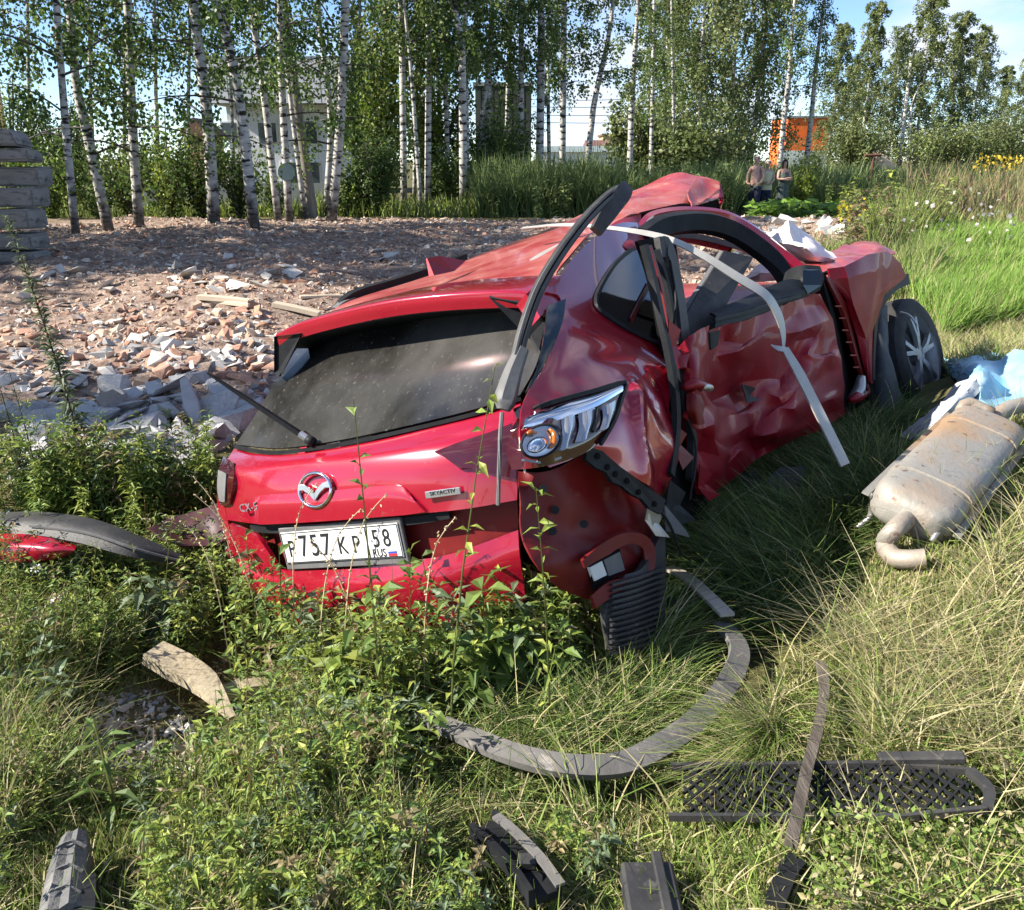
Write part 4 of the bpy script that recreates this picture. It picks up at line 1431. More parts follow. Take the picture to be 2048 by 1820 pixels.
sheet('clear_lens', [[REARP(a, b, .020) for a, b in r_] for r_ in rows], M_GRYP, s_, nu=3, nv=3, th=.004)
# left rear corner below the lamp
rows = [[(434, 990), (440, 1000), (449, 1010)], [(436, 1020), (445, 1030), (455, 1040)], [(446, 1060), (455, 1075), (466, 1085)], [(462, 1110), (470, 1130), (485, 1150)]]
sheet('rear_corner', [[REARP(a, b, -.004) for a, b in r_] for r_ in rows], M_RED, car, nu=4, nv=5, th=.012)

# ---- number plate, emblem and lettering
pTL, pTR, pBL, pBR = REARP(563, 1064, .0), REARP(801, 1046, .0), REARP(575, 1128, .0), REARP(806, 1112, .0)
pc = (pTL + pTR + pBL + pBR) / 4
ex = (pTR - pTL) + (pBR - pBL)
ex /= np.linalg.norm(ex)
ey = (pTL - pBL) + (pTR - pBR)
ey -= ex * (ey @ ex)
ey /= np.linalg.norm(ey)
en = np.cross(ex, ey)
PW, PH = np.linalg.norm(pTR - pTL + pBR - pBL) / 2, np.linalg.norm(pTL - pBL + pTR - pBR) / 2
print('plate', PW, PH)
PR = np.stack([ex, ey, en], 1)
hold = MB().box(pc - en * .006 - ey * .004, (PW + .022, PH + .038, .014), PR).build('plate_holder', M_GRYP, car, bevel=.003)
plate = MB().box(pc + en * .004, (PW, PH, .004), PR).build('number_plate', M_WHT, car, bevel=.0015)


def text(s, size, c, ax, ay, an, mat, parent, name, sx=1.0, depth=.0008, shear=0.0):
    cu = bpy.data.curves.new('t', 'FONT')
    cu.body = s
    cu.size = size
    cu.extrude = depth
    cu.resolution_u = 3
    cu.align_x, cu.align_y = 'CENTER', 'CENTER'
    cu.shear = shear
    o = bpy.data.objects.new('t', cu)
    COL.objects.link(o)
    dg = bpy.context.evaluated_depsgraph_get()
    me = bpy.data.meshes.new_from_object(o.evaluated_get(dg))
    bpy.data.objects.remove(o)
    me.name = name
    off = origin_of(parent)
    for v in me.vertices:
        p = c + ax * v.co.x * sx + ay * v.co.y + an * v.co.z - off
        v.co = p
    me.materials.clear()
    me.materials.append(mat)
    return obj(name, me, parent)


k = PW / .52
for ch, x, s in (('P', -.218, .082), ('7', -.160, .104), ('5', -.108, .104), ('7', -.056, .104), ('K', .016, .082), ('P', .076, .082), ('5', .162, .080), ('8', .206, .080)):
    text(ch, s * k, pc + en * .0068 + ex * x * k + ey * ((-.006 if s < .09 else 0) + (.014 if x > .13 else 0)) * k, ex, ey, en, M_INK, plate, 'plate_character', sx=.82)
text('RUS', .036 * k, pc + en * .0068 + ex * .165 * k - ey * .036 * k, ex, ey, en, M_INK, plate, 'plate_country_code', sx=.9)
MB().box(pc + en * .007 + ex * .124 * k, (.003, PH * .94, .001), PR).build('plate_divider', M_INK, plate)
fl = (M('flag_white', (.75, .75, .75)), M('flag_blue', (.02, .06, .35)), M('flag_red', (.5, .02, .02)))
for i, m_ in enumerate(fl): MB().box(pc + en * .0068 + ex * .218 * k - ey * (.0285 + .0075 * i) * k, (.034 * k, .0075 * k, .001), PR).build('flag_stripe', m_, plate)
mb = MB()
bx = [(-PW / 2 + .004, 0, .0025, PH - .008), (PW / 2 - .004, 0, .0025, PH - .008), (0, PH / 2 - .004, PW - .008, .0025), (0, -PH / 2 + .004, PW - .008, .0025)]
for x, y, w, h in bx: mb.box(pc + en * .0066 + ex * x + ey * y, (w, h, .001), PR)
mb.build('plate_border', M_INK, plate)['kind'] = 'stuff'

ec = REARP(630, 980, .012)
e1 = REARP(665, 976, .012) - REARP(597, 984, .012)
EWid = np.linalg.norm(e1)
e1 /= EWid
e2 = REARP(622, 945, .012) - REARP(640, 1014, .012)
EH = np.linalg.norm(e2)
e2 -= e1 * (e2 @ e1)
e2 /= np.linalg.norm(e2)
e3 = np.cross(e1, e2)
a_, b_ = EWid / 2, EH / 2
emb = MB()
n_ = 28
ring = [ec + e1 * a_ * .93 * math.cos(t) + e2 * b_ * .93 * math.sin(t) for t in np.linspace(0, 2 * math.pi, n_ + 1)]
emb.sweep(ring, [(.0045, -.004), (.006, .002), (.0, .007), (-.006, .002), (-.0045, -.004)], up=e3, smooth=1, caps=False)
em = emb.build('emblem', M_CHR, car, smooth=True)
mb = MB()
for sg in (-1, 1):
    w = [(sg * .93 * a_, .22 * b_), (sg * .70 * a_, .30 * b_), (sg * .42 * a_, .16 * b_), (0, -.30 * b_), (0, .02 * b_ - .34 * b_ * 0 - .0), (sg * .18 * a_, .16 * b_ + .05 * b_), (sg * .40 * a_, .42 * b_), (sg * .72 * a_, .62 * b_)]
    w = [(sg * .97 * a_, .02 * b_), (sg * .66 * a_, .06 * b_), (sg * .34 * a_, -.18 * b_), (0, -.60 * b_), (0, -.18 * b_), (sg * .24 * a_, .12 * b_), (sg * .52 * a_, .34 * b_), (sg * .88 * a_, .42 * b_)]
    pts = [ec + e1 * x + e2 * y + e3 * .006 for x, y in w]
    mb.poly(pts if sg > 0 else pts[::-1], e3, .006)
mb.build('emblem_wing', M_SILV, em, bevel=.001)
lc = REARP(498, 1015, .014)
l1 = REARP(530, 1011, .010) - REARP(486, 1017, .010)
l1 /= np.linalg.norm(l1)
l2 = np.cross(RA[:, 1] * -1, l1)
l2 /= np.linalg.norm(l2)
l3 = np.cross(l1, l2)
text('CX-5', .040, lc, l1, l2, l3, M_SILV, car, 'model_lettering', sx=1.25, depth=.003)
bcn = REARP(886, 986, .010)
k1 = REARP(930, 980, .010) - REARP(842, 992, .010)
k1 /= np.linalg.norm(k1)
k2 = np.cross(RA[:, 1] * -1, k1)
k2 /= np.linalg.norm(k2)
k3 = np.cross(k1, k2)
bd = MB().box(bcn, (.118, .022, .006), np.stack([k1, k2, k3], 1)).build('badge', M_SILV, car, bevel=.002)
text('SKYACTIV', .017, bcn + k3 * .004 + k2 * .003, k1, k2, k3, M_INK, bd, 'badge_lettering', sx=1.1, depth=.0006)

# ---- rear wiper standing off the glass
wp = [U(415, 746, 2.92), U(500, 802, 2.93), U(600, 868, 2.93), REARP(628, 886, .035)]
mb = MB().sweep(wp[:3], [(-.009, -.005), (.009, -.005), (.007, .007), (-.007, .007)], smooth=3, scale=[.5, 1.0, 1.2])
wa = mb.build('wiper', M_BLK, car)
MB().tube([wp[2], (wp[2] + wp[3]) / 2], .013, 8, smooth=1).build('wiper_clip', M_SILV, wa)
MB().tube([(wp[2] + wp[3]) / 2, wp[3]], .017, 10, smooth=1).build('wiper_pivot', M_BLK, wa, smooth=True)

# ---- bare corner under the tail light: inner red sheet, bracket, slit, ribbed duct
rows = [[(1036, 940), (1080, 945), (1130, 930), (1188, 905), (1250, 950), (1330, 1010)],
        [(1040, 1000), (1090, 1000), (1140, 985), (1200, 970), (1260, 1000), (1318, 1050)],
        [(1046, 1070), (1095, 1070), (1150, 1055), (1210, 1045), (1265, 1055), (1308, 1090)],
        [(1070, 1130), (1115, 1130), (1165, 1115), (1210, 1105), (1255, 1095), (1302, 1140)],
        [(1120, 1180), (1150, 1190), (1180, 1200), (1215, 1190), (1258, 1172), (1290, 1165)]]


def QI(px, py, off): return QL(px, py, off)


gi = [[QI(a, b, -.06 - .05 * (j in (3,)) * (i in (1, 2)) + .03 * (i == 3)) for j, (a, b) in enumerate(r_)] for i, r_ in enumerate(rows)]
sheet('inner_body_panel', gi, M_REDM, car, nu=7, nv=7, th=.006, disp=dent(.012, 7, 8))
br = [(1175, 893), (1205, 902), (1245, 937), (1290, 970), (1332, 1000), (1322, 1028), (1300, 1018), (1284, 998), (1262, 988), (1244, 972), (1226, 965), (1212, 944), (1192, 936), (1172, 918)]
P = [QI(a, b, .006) for a, b in br]
bk = MB().poly(P, RA[:, 0], .012).build('bumper_bracket', M_BLK, car)
mb = MB()
for a, b in ((1196, 912), (1216, 934), (1232, 948), (1255, 962), (1278, 984), (1310, 1008)): mb.disc(QI(a, b, .009), RA[:, 0] - .2 * RA[:, 1], .009, .003, 10)
mb.build('bracket_hole', M_DARK, bk)['kind'] = 'stuff'
mb = MB()
for a, b in ((1086, 978), (1105, 1062), (1168, 1048), (1110, 1020)):
    mb.disc(QI(a, b, -.048), RA[:, 0] * .6 - RA[:, 1] * .8, .012, .004, 12)
mb.build('grommet', M_BLK, car)['kind'] = 'stuff'
# torn opening with its lip, pale block and dark hole
op = [(1178, 1128), (1205, 1112), (1240, 1098), (1250, 1140), (1210, 1165), (1190, 1182)]
P = [QI(a, b, -.018) for a, b in op]
MB().poly(P, RA[:, 0] - RA[:, 1] * .3, .01).build('vent_opening', M_DARK, car)
MB().poly([QI(a, b, -.014) for a, b in ((1180, 1135), (1204, 1122), (1214, 1150), (1190, 1162))], RA[:, 0], .01).build('vent_flap', M_WHT, car)
MB().poly([QI(a, b, -.015) for a, b in ((1208, 1120), (1240, 1103), (1250, 1140), (1218, 1152))], RA[:, 0], .01).build('vent_flap', M_GRYP, car)
lip = [(1165, 1128), (1200, 1100), (1250, 1075), (1290, 1085), (1298, 1130), (1270, 1165), (1220, 1180), (1185, 1205)]
MB().sweep([QI(a, b, .0) for a, b in lip], [(-.02, -.006), (.02, -.004), (.022, .006), (-.016, .008)], up=RA[:, 0] - .4 * RA[:, 1], smooth=4, scale=[.6, 1.1, .8, 1.2, .9, 1.2, 1]).build('torn_edge', M_REDM, car, smooth=True, auto=45)
# ribbed grey duct below
mb = MB()
d0 = [QI(1235, 1070, -.01), QI(1332, 1040, -.04), QI(1330, 1290, -.04), QI(1215, 1290, -.01)]
rows = [[QI(1250, 1150, -.0), QI(1290, 1130, .01), QI(1330, 1050, -.02)], [QI(1210, 1215, 0), QI(1270, 1205, .02), QI(1332, 1180, -.01)], [QI(1220, 1300, 0), QI(1275, 1300, .015), QI(1328, 1300, -.02)]]
dt = sheet('ribbed_duct', rows, M_BLKD, car, nu=5, nv=6, th=.02)
mb = MB()
for i in range(13):
    y0 = 1150 + i * 11.5
    mb.sweep([QI(1225 - i * .2, y0 + 20, .018), QI(1275, y0 + 6, .03), QI(1330, y0 - 14, .012)], [(-.005, -.010), (.005, -.010), (.003, .002), (-.003, .002)], up=RA[:, 0], smooth=2)
mb.build('rib', M_BLKD, dt)['kind'] = 'stuff'
MB().poly([QI(a, b, -.0) for a, b in ((1330, 1010), (1372, 1060), (1380, 1075), (1335, 1062))], RA[:, 0], .006).build('torn_liner', M_GRYP, car)
MB().poly([QI(a, b, -.02) for a, b in ((1330, 1190), (1400, 1215), (1420, 1300), (1340, 1310))], RA[:, 0], .02).build('lower_duct', M_BLK, car)

# ---- near-black sheet painted as shade in the gap, with the rear door frame (C pillar interior)
rows = [[(1280, 480, .12), (1310, 478, .3), (1352, 485, .3)], [(1305, 560, .14), (1330, 560, .3), (1360, 560, .35)], [(1328, 680, .15), (1345, 680, .35), (1362, 690, .4)],
        [(1345, 780, .15), (1362, 800, .35), (1385, 810, .4)], [(1340, 900, .15), (1368, 920, .35), (1400, 940, .4)], [(1325, 1000, .15), (1380, 1030, .3), (1425, 1050, .35)]]
sheet('pillar_gap_shade', [[SZ(a, b, d) for a, b, d in r_] for r_ in rows], M_DARK, car, nu=4, nv=4, th=.02)
for pts, w_, m_, nm in (([(1288, 490, .02), (1306, 560, .02), (1322, 640, .0), (1336, 700, -.02), (1350, 790, -.02), (1352, 860, 0), (1340, 950, 0)], .016, M_BLK, 'door_seal'),
                        ([(1312, 500, .08), (1330, 560, .08), (1345, 640, .08), (1355, 690, .06)], .012, M_BLK, 'door_seal'),
                        ([(1296, 492, .05), (1318, 570, .05), (1335, 660, .05)], .010, M_REDM, 'pillar_edge'),
                        ([(1352, 700, .0), (1366, 800, .02), (1385, 880, .06), (1380, 960, .06)], .020, M_BLK, 'door_seal')):
    MB().sweep([SZ(*p) for p in pts], [(-w_, -.01), (w_, -.01), (w_, .01), (-w_, .01)], up=RA[:, 0], smooth=4).build(nm, m_, car)
MB().sweep([SZ(*p) for p in ((1316, 495, .10), (1335, 500, .10), (1352, 570, .10), (1362, 640, .08), (1366, 690, .08))], [(-.035, -.012), (.035, -.012), (.035, .012), (-.035, .012)], up=RA[:, 0], smooth=4).build('inner_pillar_trim', M_BLKD, car)

# ---- crumpled doors
rows = [[(1345, 690, .05), (1385, 680, .02), (1430, 655, .0), (1490, 642, .02), (1560, 612, .04), (1610, 592, .03), (1642, 588, .02)],
        [(1350, 740, .06), (1384, 730, -.03), (1412, 745, .12), (1480, 700, .05), (1560, 670, .02), (1615, 650, .0), (1664, 640, .02)],
        [(1356, 800, .08), (1392, 790, -.02), (1430, 790, .22), (1500, 770, .26), (1560, 745, .10), (1622, 712, .03), (1676, 692, .02)],
        [(1366, 860, .10), (1400, 850, .02), (1440, 850, .16), (1492, 830, .24), (1560, 800, .04), (1628, 765, -.02), (1686, 742, .02)],
        [(1378, 920, .16), (1412, 910, .10), (1450, 905, .20), (1500, 880, .30), (1560, 850, .06), (1632, 820, .0), (1690, 800, .02)],
        [(1395, 990, .24), (1425, 985, .22), (1460, 965, .28), (1510, 920, .30), (1570, 885, .18), (1636, 862, .08), (1692, 828, .05)]]


def ddisp(A):
    p = np.array([[pxl(q)[:2] for q in r] for r in A])
    w = np.exp(-((p[..., 0] - 1490) / 150) ** 2 - ((p[..., 1] - 810) / 130) ** 2) * .8 + .25
    a = folds(A, 2.1, 11) * .6 + folds(A, 4.6, 13) * .30 + folds(A, 10, 17, 3) * .10 + vnoise(A, 2, 5) * .3
    return .075 * w * a


def facets(rows_, cols2, rows2, jpx, jd, seed, fn=None):
    """resample a control grid and jitter its inner points: big flat facets with sharp edges"""
    r = np.random.default_rng(seed)
    A = crgrid(np.array([[(*p, 0)[:3] for p in q] for q in rows_], float), cols2, rows2)
    nr, nc = A.shape[:2]
    J = r.normal(size=A.shape) * np.array([jpx, jpx, jd])
    J[[0, -1], :] *= np.array([.3, .15, .4])
    J[:, [0, -1]] *= np.array([.15, .3, .4])
    A = A + J
    return [[(fn or SZ)(*p) for p in q] for q in A]


dr = sheet('crushed_door', facets(rows, 2, 2, 7, .036, 5), M_REDS, car, nu=6, nv=6, th=.006, disp=lambda A: .012 * folds(A, 2.6, 17, 4) + .003 * folds(A, 9, 7, 4), auto=17, lin=.72)
dr['label'] = 'crushed right front door with deep creases'
# door handle area and folded flap
mb = MB().tube([SZ(1368, 775, -.06), SZ(1388, 768, -.09), SZ(1412, 772, -.09)], .02, 8, scale=[.6, 1, .7])
hd = mb.build('door_handle', M_REDS, car, smooth=True)
MB().tube([SZ(1404, 772, -.10), SZ(1420, 776, -.10)], .014, 8).build('lock_cylinder', M_STEEL, hd, smooth=True)
rows = [[(1360, 690, .0), (1385, 668, -.06), (1420, 650, -.03)], [(1366, 740, -.01), (1392, 735, -.09), (1416, 700, -.02)], [(1374, 790, .0), (1398, 790, -.07), (1410, 765, .0)]]
sheet('door_edge_fold', [[SZ(*p) for p in r_] for r_ in rows], M_REDS, car, nu=6, nv=6, th=.005, disp=dent(.010, 9, 21), auto=30)
rows = [[(1372, 788, -.02), (1390, 782, -.08), (1404, 790, -.04)], [(1374, 820, -.02), (1394, 815, -.09), (1408, 822, -.03)], [(1384, 845, .0), (1398, 850, -.06), (1410, 848, -.02)]]
sheet('torn_flap', [[SZ(*p) for p in r_] for r_ in rows], M_REDM, car, nu=5, nv=5, th=.004, disp=dent(.010, 11, 24))
MB().poly([SZ(*p) for p in ((1420, 665, -.04), (1440, 660, -.05), (1436, 690, -.04), (1422, 700, -.03))], RA[:, 0], .006).build('door_trim_scrap', M_BLK, car)
# rolled belt line / window bottom (black inner door card)
rows = [[(1420, 625, .10), (1500, 590, .14), (1570, 560, .12), (1600, 560, .1)], [(1432, 632, .03), (1500, 612, .03), (1565, 590, .03), (1612, 578, .02)], [(1430, 655, .01), (1490, 640, .01), (1560, 612, .03), (1620, 592, .02)]]
sheet('door_card', [[SZ(*p) for p in r_] for r_ in rows], M_BLK, car, nu=5, nv=4, th=.01)
MB().sweep([SZ(*p) for p in ((1428, 640, -.01), (1500, 622, -.01), (1568, 600, -.01), (1600, 592, -.01))], [(-.006, -.006), (.006, -.006), (.006, .006), (-.006, .006)], up=RA[:, 0], smooth=3).build('belt_moulding', M_BLK, car)
# door frame arches over the window
A1 = [(1276, 466, 3.75), (1300, 436, 3.9), (1350, 424, 4.05), (1410, 424, 4.2), (1460, 434, 4.3), (1510, 462, 4.35), (1560, 503, 4.4), (1610, 545, 4.4), (1640, 575, 4.35)]
MB().sweep([U(*p) for p in A1], [(-.05, -.02), (-.02, .03), (.035, .03), (.05, -.01), (.02, -.03)], up=(.5, -.85, .0), smooth=5, scale=[.4, .45, .45, .5, .6, .8, .8]).build('roof_side_frame', M_RED, car, smooth=True, auto=50)
A2 = [(1290, 476, 3.75), (1330, 452, 3.85), (1400, 444, 4.0), (1460, 458, 4.12), (1515, 492, 4.2), (1558, 532, 4.22), (1590, 590, 4.18)]
MB().sweep([U(*p) for p in A2], [(-.05, -.02), (-.036, .024), (.036, .024), (.05, -.02)], up=(.5, -.85, .1), smooth=5).build('door_frame', M_BLK, car, smooth=True, auto=50)
A3 = [(1330, 466, 4.0), (1400, 462, 4.12), (1460, 476, 4.25), (1520, 506, 4.3), (1545, 535, 4.3)]
MB().sweep([U(*p) for p in A3], [(-.011, -.008), (.011, -.008), (.011, .008), (-.011, .008)], up=(.4, -.8, .4), smooth=4).build('frame_trim', M_GRYP, car)
# far (left) door frame seen through the opening
MB().sweep([U(*p) for p in ((1350, 476, 4.9), (1400, 486, 5.0), (1460, 500, 5.1))], [(-.02, -.015), (.02, -.015), (.02, .015), (-.02, .015)], smooth=3).build('left_door_frame', M_RED, car)
MB().sweep([U(*p) for p in ((1458, 498, 5.1), (1448, 525, 5.05), (1425, 562, 5.0), (1410, 585, 4.95))], [(-.022, -.015), (.022, -.015), (.022, .015), (-.022, .015)], smooth=3).build('left_door_pillar', M_RED, car)
MB().sweep([U(*p) for p in ((1340, 468, 4.85), (1400, 474, 4.95), (1470, 492, 5.05), (1500, 502, 5.1))], [(-.03, -.015), (.03, -.015), (.03, .015), (-.03, .015)], smooth=3).build('left_frame_trim', M_GRYP, car)
# broken pillar cover standing in the opening
P = [U(1448, 500, 3.55), U(1508, 514, 3.62), U(1478, 566, 3.52), U(1440, 632, 3.36), U(1400, 692, 3.22), U(1344, 676, 3.16), U(1376, 620, 3.28), U(1420, 546, 3.45)]
pcv = MB().poly(P, np.cross(P[1] - P[0], P[4] - P[0]) * -1, .012).build('pillar_cover', M_BLKD, car, bevel=.003)
pcv['label'] = 'flat black pillar cover torn loose across the front door window'
MB().sweep([U(1443, 506, 3.57), U(1412, 556, 3.46), U(1378, 610, 3.32), U(1362, 640, 3.26)], [(-.008, -.01), (.008, -.01), (.008, .01), (-.008, .01)], smooth=3).build('cover_edge', M_GRYP, pcv)

# ---- front end: mirror, airbags, hood, fender, wheel
mir = MB()
rows = [[(1570, 545, 4.05), (1585, 535, 3.98), (1610, 530, 3.92), (1640, 532, 3.98)], [(1566, 565, 4.03), (1585, 562, 3.93), (1612, 560, 3.86), (1648, 556, 3.94)],
        [(1572, 590, 4.05), (1588, 594, 3.96), (1612, 596, 3.90), (1640, 580, 3.96)]]
mi = sheet('door_mirror', [[U(*p) for p in r_] for r_ in rows], M_BLK, car, nu=5, nv=5, th=.09)
MB().poly([U(*p) for p in ((1606, 540, 3.83), (1640, 540, 3.88), (1644, 570, 3.86), (1616, 588, 3.83), (1606, 570, 3.81))], (-.4, -.9, 0), .01).build('broken_mirror_glass', M_GLASS, mi)
MB().tube([U(1575, 580, 4.05), U(1560, 600, 4.1), U(1590, 612, 4.12)], .03, 8).build('mirror_bracket', M_BLK, mi, smooth=True)
mb = MB().tube([U(1568, 610, 3.95), U(1580, 606, 3.92), U(1594, 612, 3.93)], .03, 8, scale=[.8, 1, .7])
mb.build('mirror_motor', M_GRYP, mi, smooth=True)


def bag(name, ctr, rows_, Z, label):
    rows_ = [[U(a, b, Z + d) for a, b, d in r_] for r_ in rows_]
    o = sheet(name, rows_, M_BAG, car, nu=5, nv=5, th=.006, disp=lambda A: .018 * folds(A, 4, 3) + .008 * folds(A, 10, 6), auto=18, lin=True)
    o['label'] = label


bag('airbag', 0, [[(1545, 455, .25), (1562, 452, .15), (1576, 441, .05), (1592, 452, .10), (1618, 470, .15), (1638, 486, .25)],
                  [(1532, 466, .10), (1556, 468, -.02), (1580, 464, -.12), (1602, 476, -.02), (1625, 486, .02), (1652, 496, .15)],
                  [(1530, 480, .05), (1560, 486, -.08), (1588, 492, -.10), (1610, 494, -.14), (1640, 502, -.02), (1672, 508, .08)],
                  [(1545, 495, .10), (1572, 504, -.02), (1600, 508, -.05), (1630, 512, -.10), (1660, 516, -.02), (1690, 522, .06)],
                  [(1570, 512, .18), (1594, 520, .10), (1622, 526, .04), (1650, 530, .0), (1672, 530, .04), (1694, 530, .10)]], 4.7, 'deflated pinkish white airbag above the dashboard')
bag('airbag', 0, [[(1498, 545, .1), (1520, 520, .05), (1552, 520, .1)], [(1490, 556, .0), (1520, 545, -.06), (1558, 546, .05)], [(1496, 566, .1), (1520, 564, .02), (1556, 556, .1)]], 4.7, 'pale airbag cloth seen through the front door window')
rows = [[(1600, 520, 4.85), (1650, 500, 5.0), (1700, 488, 5.4), (1740, 482, 5.8), (1760, 488, 6.0)],
        [(1620, 535, 4.6), (1670, 520, 4.75), (1720, 506, 5.0), (1762, 494, 5.3), (1785, 500, 5.5)],
        [(1645, 545, 4.45), (1690, 535, 4.5), (1712, 530, 4.65), (1745, 512, 4.9), (1790, 508, 5.2)]]
sheet('hood', [[U(*p) for p in r_] for r_ in rows], M_REDD, car, nu=7, nv=7, th=.01, toward=CAM + np.array([0, 0, 6]), disp=dent(.03, 3, 31), auto=35)
rows = [[(1655, 538, .15), (1690, 534, .02), (1738, 508, .0), (1775, 502, .05), (1800, 525, .1), (1812, 552, .12)],
        [(1662, 560, .10), (1695, 562, -.03), (1738, 545, -.05), (1768, 540, -.02), (1788, 552, .05), (1806, 560, .10)],
        [(1690, 600, .06), (1712, 605, -.03), (1735, 605, -.05), (1750, 600, -.03), (1760, 595, .0), (1768, 590, .05)],
        [(1712, 670, .05), (1722, 675, -.02), (1732, 676, -.03), (1740, 672, -.02), (1745, 668, .0), (1748, 660, .04)],
        [(1732, 755, .05), (1736, 760, .0), (1739, 764, .0), (1741, 766, .0), (1743, 766, .02), (1744, 764, .05)]]
sheet('front_fender', facets(rows, 1, 1, 4, .015, 8), M_REDS, car, nu=7, nv=7, th=.006, disp=lambda A: .010 * folds(A, 4, 27, 4), auto=14, lin=True)
MB().sweep([SZ(*p) for p in ((1744, 760, .03), (1746, 690, .05), (1752, 630, .08), (1770, 590, .10), (1790, 570, .14), (1815, 558, .16))], [(-.03, -.01), (.03, -.01), (.03, .01), (-.03, .01)], up=RA[:, 0], smooth=4).build('arch_liner', M_BLK, car)
rows = [[(1642, 548, .06), (1652, 545, .2), (1664, 552, .12)], [(1662, 630, .05), (1680, 620, .3), (1700, 610, .1)], [(1674, 700, .05), (1695, 700, .35), (1718, 690, .1)],
        [(1684, 770, .05), (1706, 770, .35), (1735, 768, .1)], [(1692, 825, .05), (1705, 820, .3), (1738, 800, .12)]]
sheet('door_gap_shade', [[SZ(*p) for p in r_] for r_ in rows], M_DARK, car, nu=4, nv=4, th=.02)  # near-black sheet standing in for shade between door and fender
ist = MB().sweep([SZ(*p) for p in ((1654, 556, .08), (1686, 620, .10), (1706, 690, .12), (1726, 755, .10), (1740, 785, .08))], [(-.045, -.01), (.03, -.01), (.03, .01), (-.045, .01)], up=RA[:, 0], smooth=4, scale=[.4, 1, 1.1, .8, .3]).build('inner_fender', M_REDM, car, smooth=True, auto=40)
mb = MB()
for a, b in ((1676, 612), (1684, 636), (1690, 660), (1698, 684), (1706, 710), (1712, 734)): mb.box(SZ(a, b, .085), (.03, .012, .006))
mb.build('spot_weld', M_REDD, ist)['kind'] = 'stuff'
MB().tube([SZ(1722, 752, .05), SZ(1718, 780, .04), SZ(1704, 800, .05)], .035, 7, scale=[.6, 1, .8]).build('torn_sill_metal', M_STEEL, car, smooth=True)
MB().tube([SZ(1700, 800, .03), SZ(1714, 795, .0), SZ(1736, 785, .04)], .03, 7, scale=[.5, 1, .4]).build('torn_sill_skin', M_REDS, car, smooth=True)

# front wheel, leaning out
WC = U(1810, 716, 5.4)
wn = np.array([.66, -.62, .34])
wn /= np.linalg.norm(wn)
wu = np.array([0, 0, 1.0]) - wn * wn[2]
wu /= np.linalg.norm(wu)
wr = np.cross(wu, wn)


def wheel(WC, wn, wu, wr, label):
    prof = [(-.11, .245), (-.112, .32), (-.09, .352), (-.04, .362), (.04, .362), (.09, .352), (.112, .32), (.11, .245)]
    n = 40
    V, Fs = [], []
    for i in range(n):
        t = 2 * math.pi * i / n
        d = wr * math.cos(t) + wu * math.sin(t)
        for (x, r) in prof: V.append(WC + wn * x + d * r)
    k_ = len(prof)
    for i in range(n):
        for j in range(k_ - 1):
            a, b = i * k_ + j, ((i + 1) % n) * k_ + j
            Fs.append([a, b, b + 1, a + 1])
    ty = MB().add(V, Fs).build('front_wheel', M_RUB, car, smooth=True, auto=40)
    ty['label'] = label
    V, Fs = [], []
    prof = [(-.09, .235), (.02, .20), (.085, .225), (.112, .252), (.105, .246), (.07, .215)]
    for i in range(n):
        t = 2 * math.pi * i / n
        d = wr * math.cos(t) + wu * math.sin(t)
        for (x, r) in prof: V.append(WC + wn * x + d * r)
    k_ = len(prof)
    for i in range(n):
        for j in range(k_ - 1):
            a, b = i * k_ + j, ((i + 1) % n) * k_ + j
            Fs.append([a, b, b + 1, a + 1])
    MB().add(V, Fs).build('rim', M_RIM, ty, smooth=True, auto=40)
    for s_ in range(5):
        mb = MB()
        for o_ in (-.16, .16):
            t = 2 * math.pi * s_ / 5 + .3
            d0 = wr * math.cos(t + o_ * .6) + wu * math.sin(t + o_ * .6)
            d1 = wr * math.cos(t + o_) + wu * math.sin(t + o_)
            mb.sweep([WC + wn * .085 + d0 * .04, WC + wn * .095 + d0 * .12, WC + wn * .09 + d1 * .235], [(-.017, -.012), (.017, -.012), (.013, .012), (-.013, .012)], up=wn, smooth=2)
        mb.build('spoke', M_RIM, ty)['kind'] = 'stuff'
    MB().disc(WC + wn * .07, wn, .06, .05, 16).build('hub', M_RIM, ty)
    MB().disc(WC - wn * .02, wn, .2, .02, 20).build('brake_disc', M_STEEL, ty)


wheel(WC, wn, wu, wr, 'right front wheel leaning outwards, silver rim with double spokes')
rows = [[(1742, 600, 5.15), (1752, 598, 5.08), (1764, 602, 5.05), (1774, 612, 5.1)], [(1742, 680, 5.0), (1754, 680, 4.9), (1766, 686, 4.88), (1778, 694, 4.95)],
        [(1738, 760, 4.9), (1756, 765, 4.78), (1776, 768, 4.75), (1796, 770, 4.85)], [(1738, 828, 4.85), (1758, 834, 4.7), (1788, 828, 4.68), (1812, 814, 4.8)]]
M_LIN = M('wheel_liner_felt', (.025, .03, .036), (.05, .055, .06), scale=9, rough=.75, c3=(.12, .115, .105), scale3=7, f3=(.58, .8), bump=.3, bscale=40)
sheet('wheel_liner', [[U(*p) for p in r_] for r_ in rows], M_LIN, car, nu=6, nv=6, th=.008, disp=lambda A: .012 * vnoise(A, 9, 4))
MB().tube([U(1800, 624, 5.0), U(1818, 630, 5.0), U(1833, 648, 5.02)], .006, 5).build('brake_wire', M_STEEL, car)

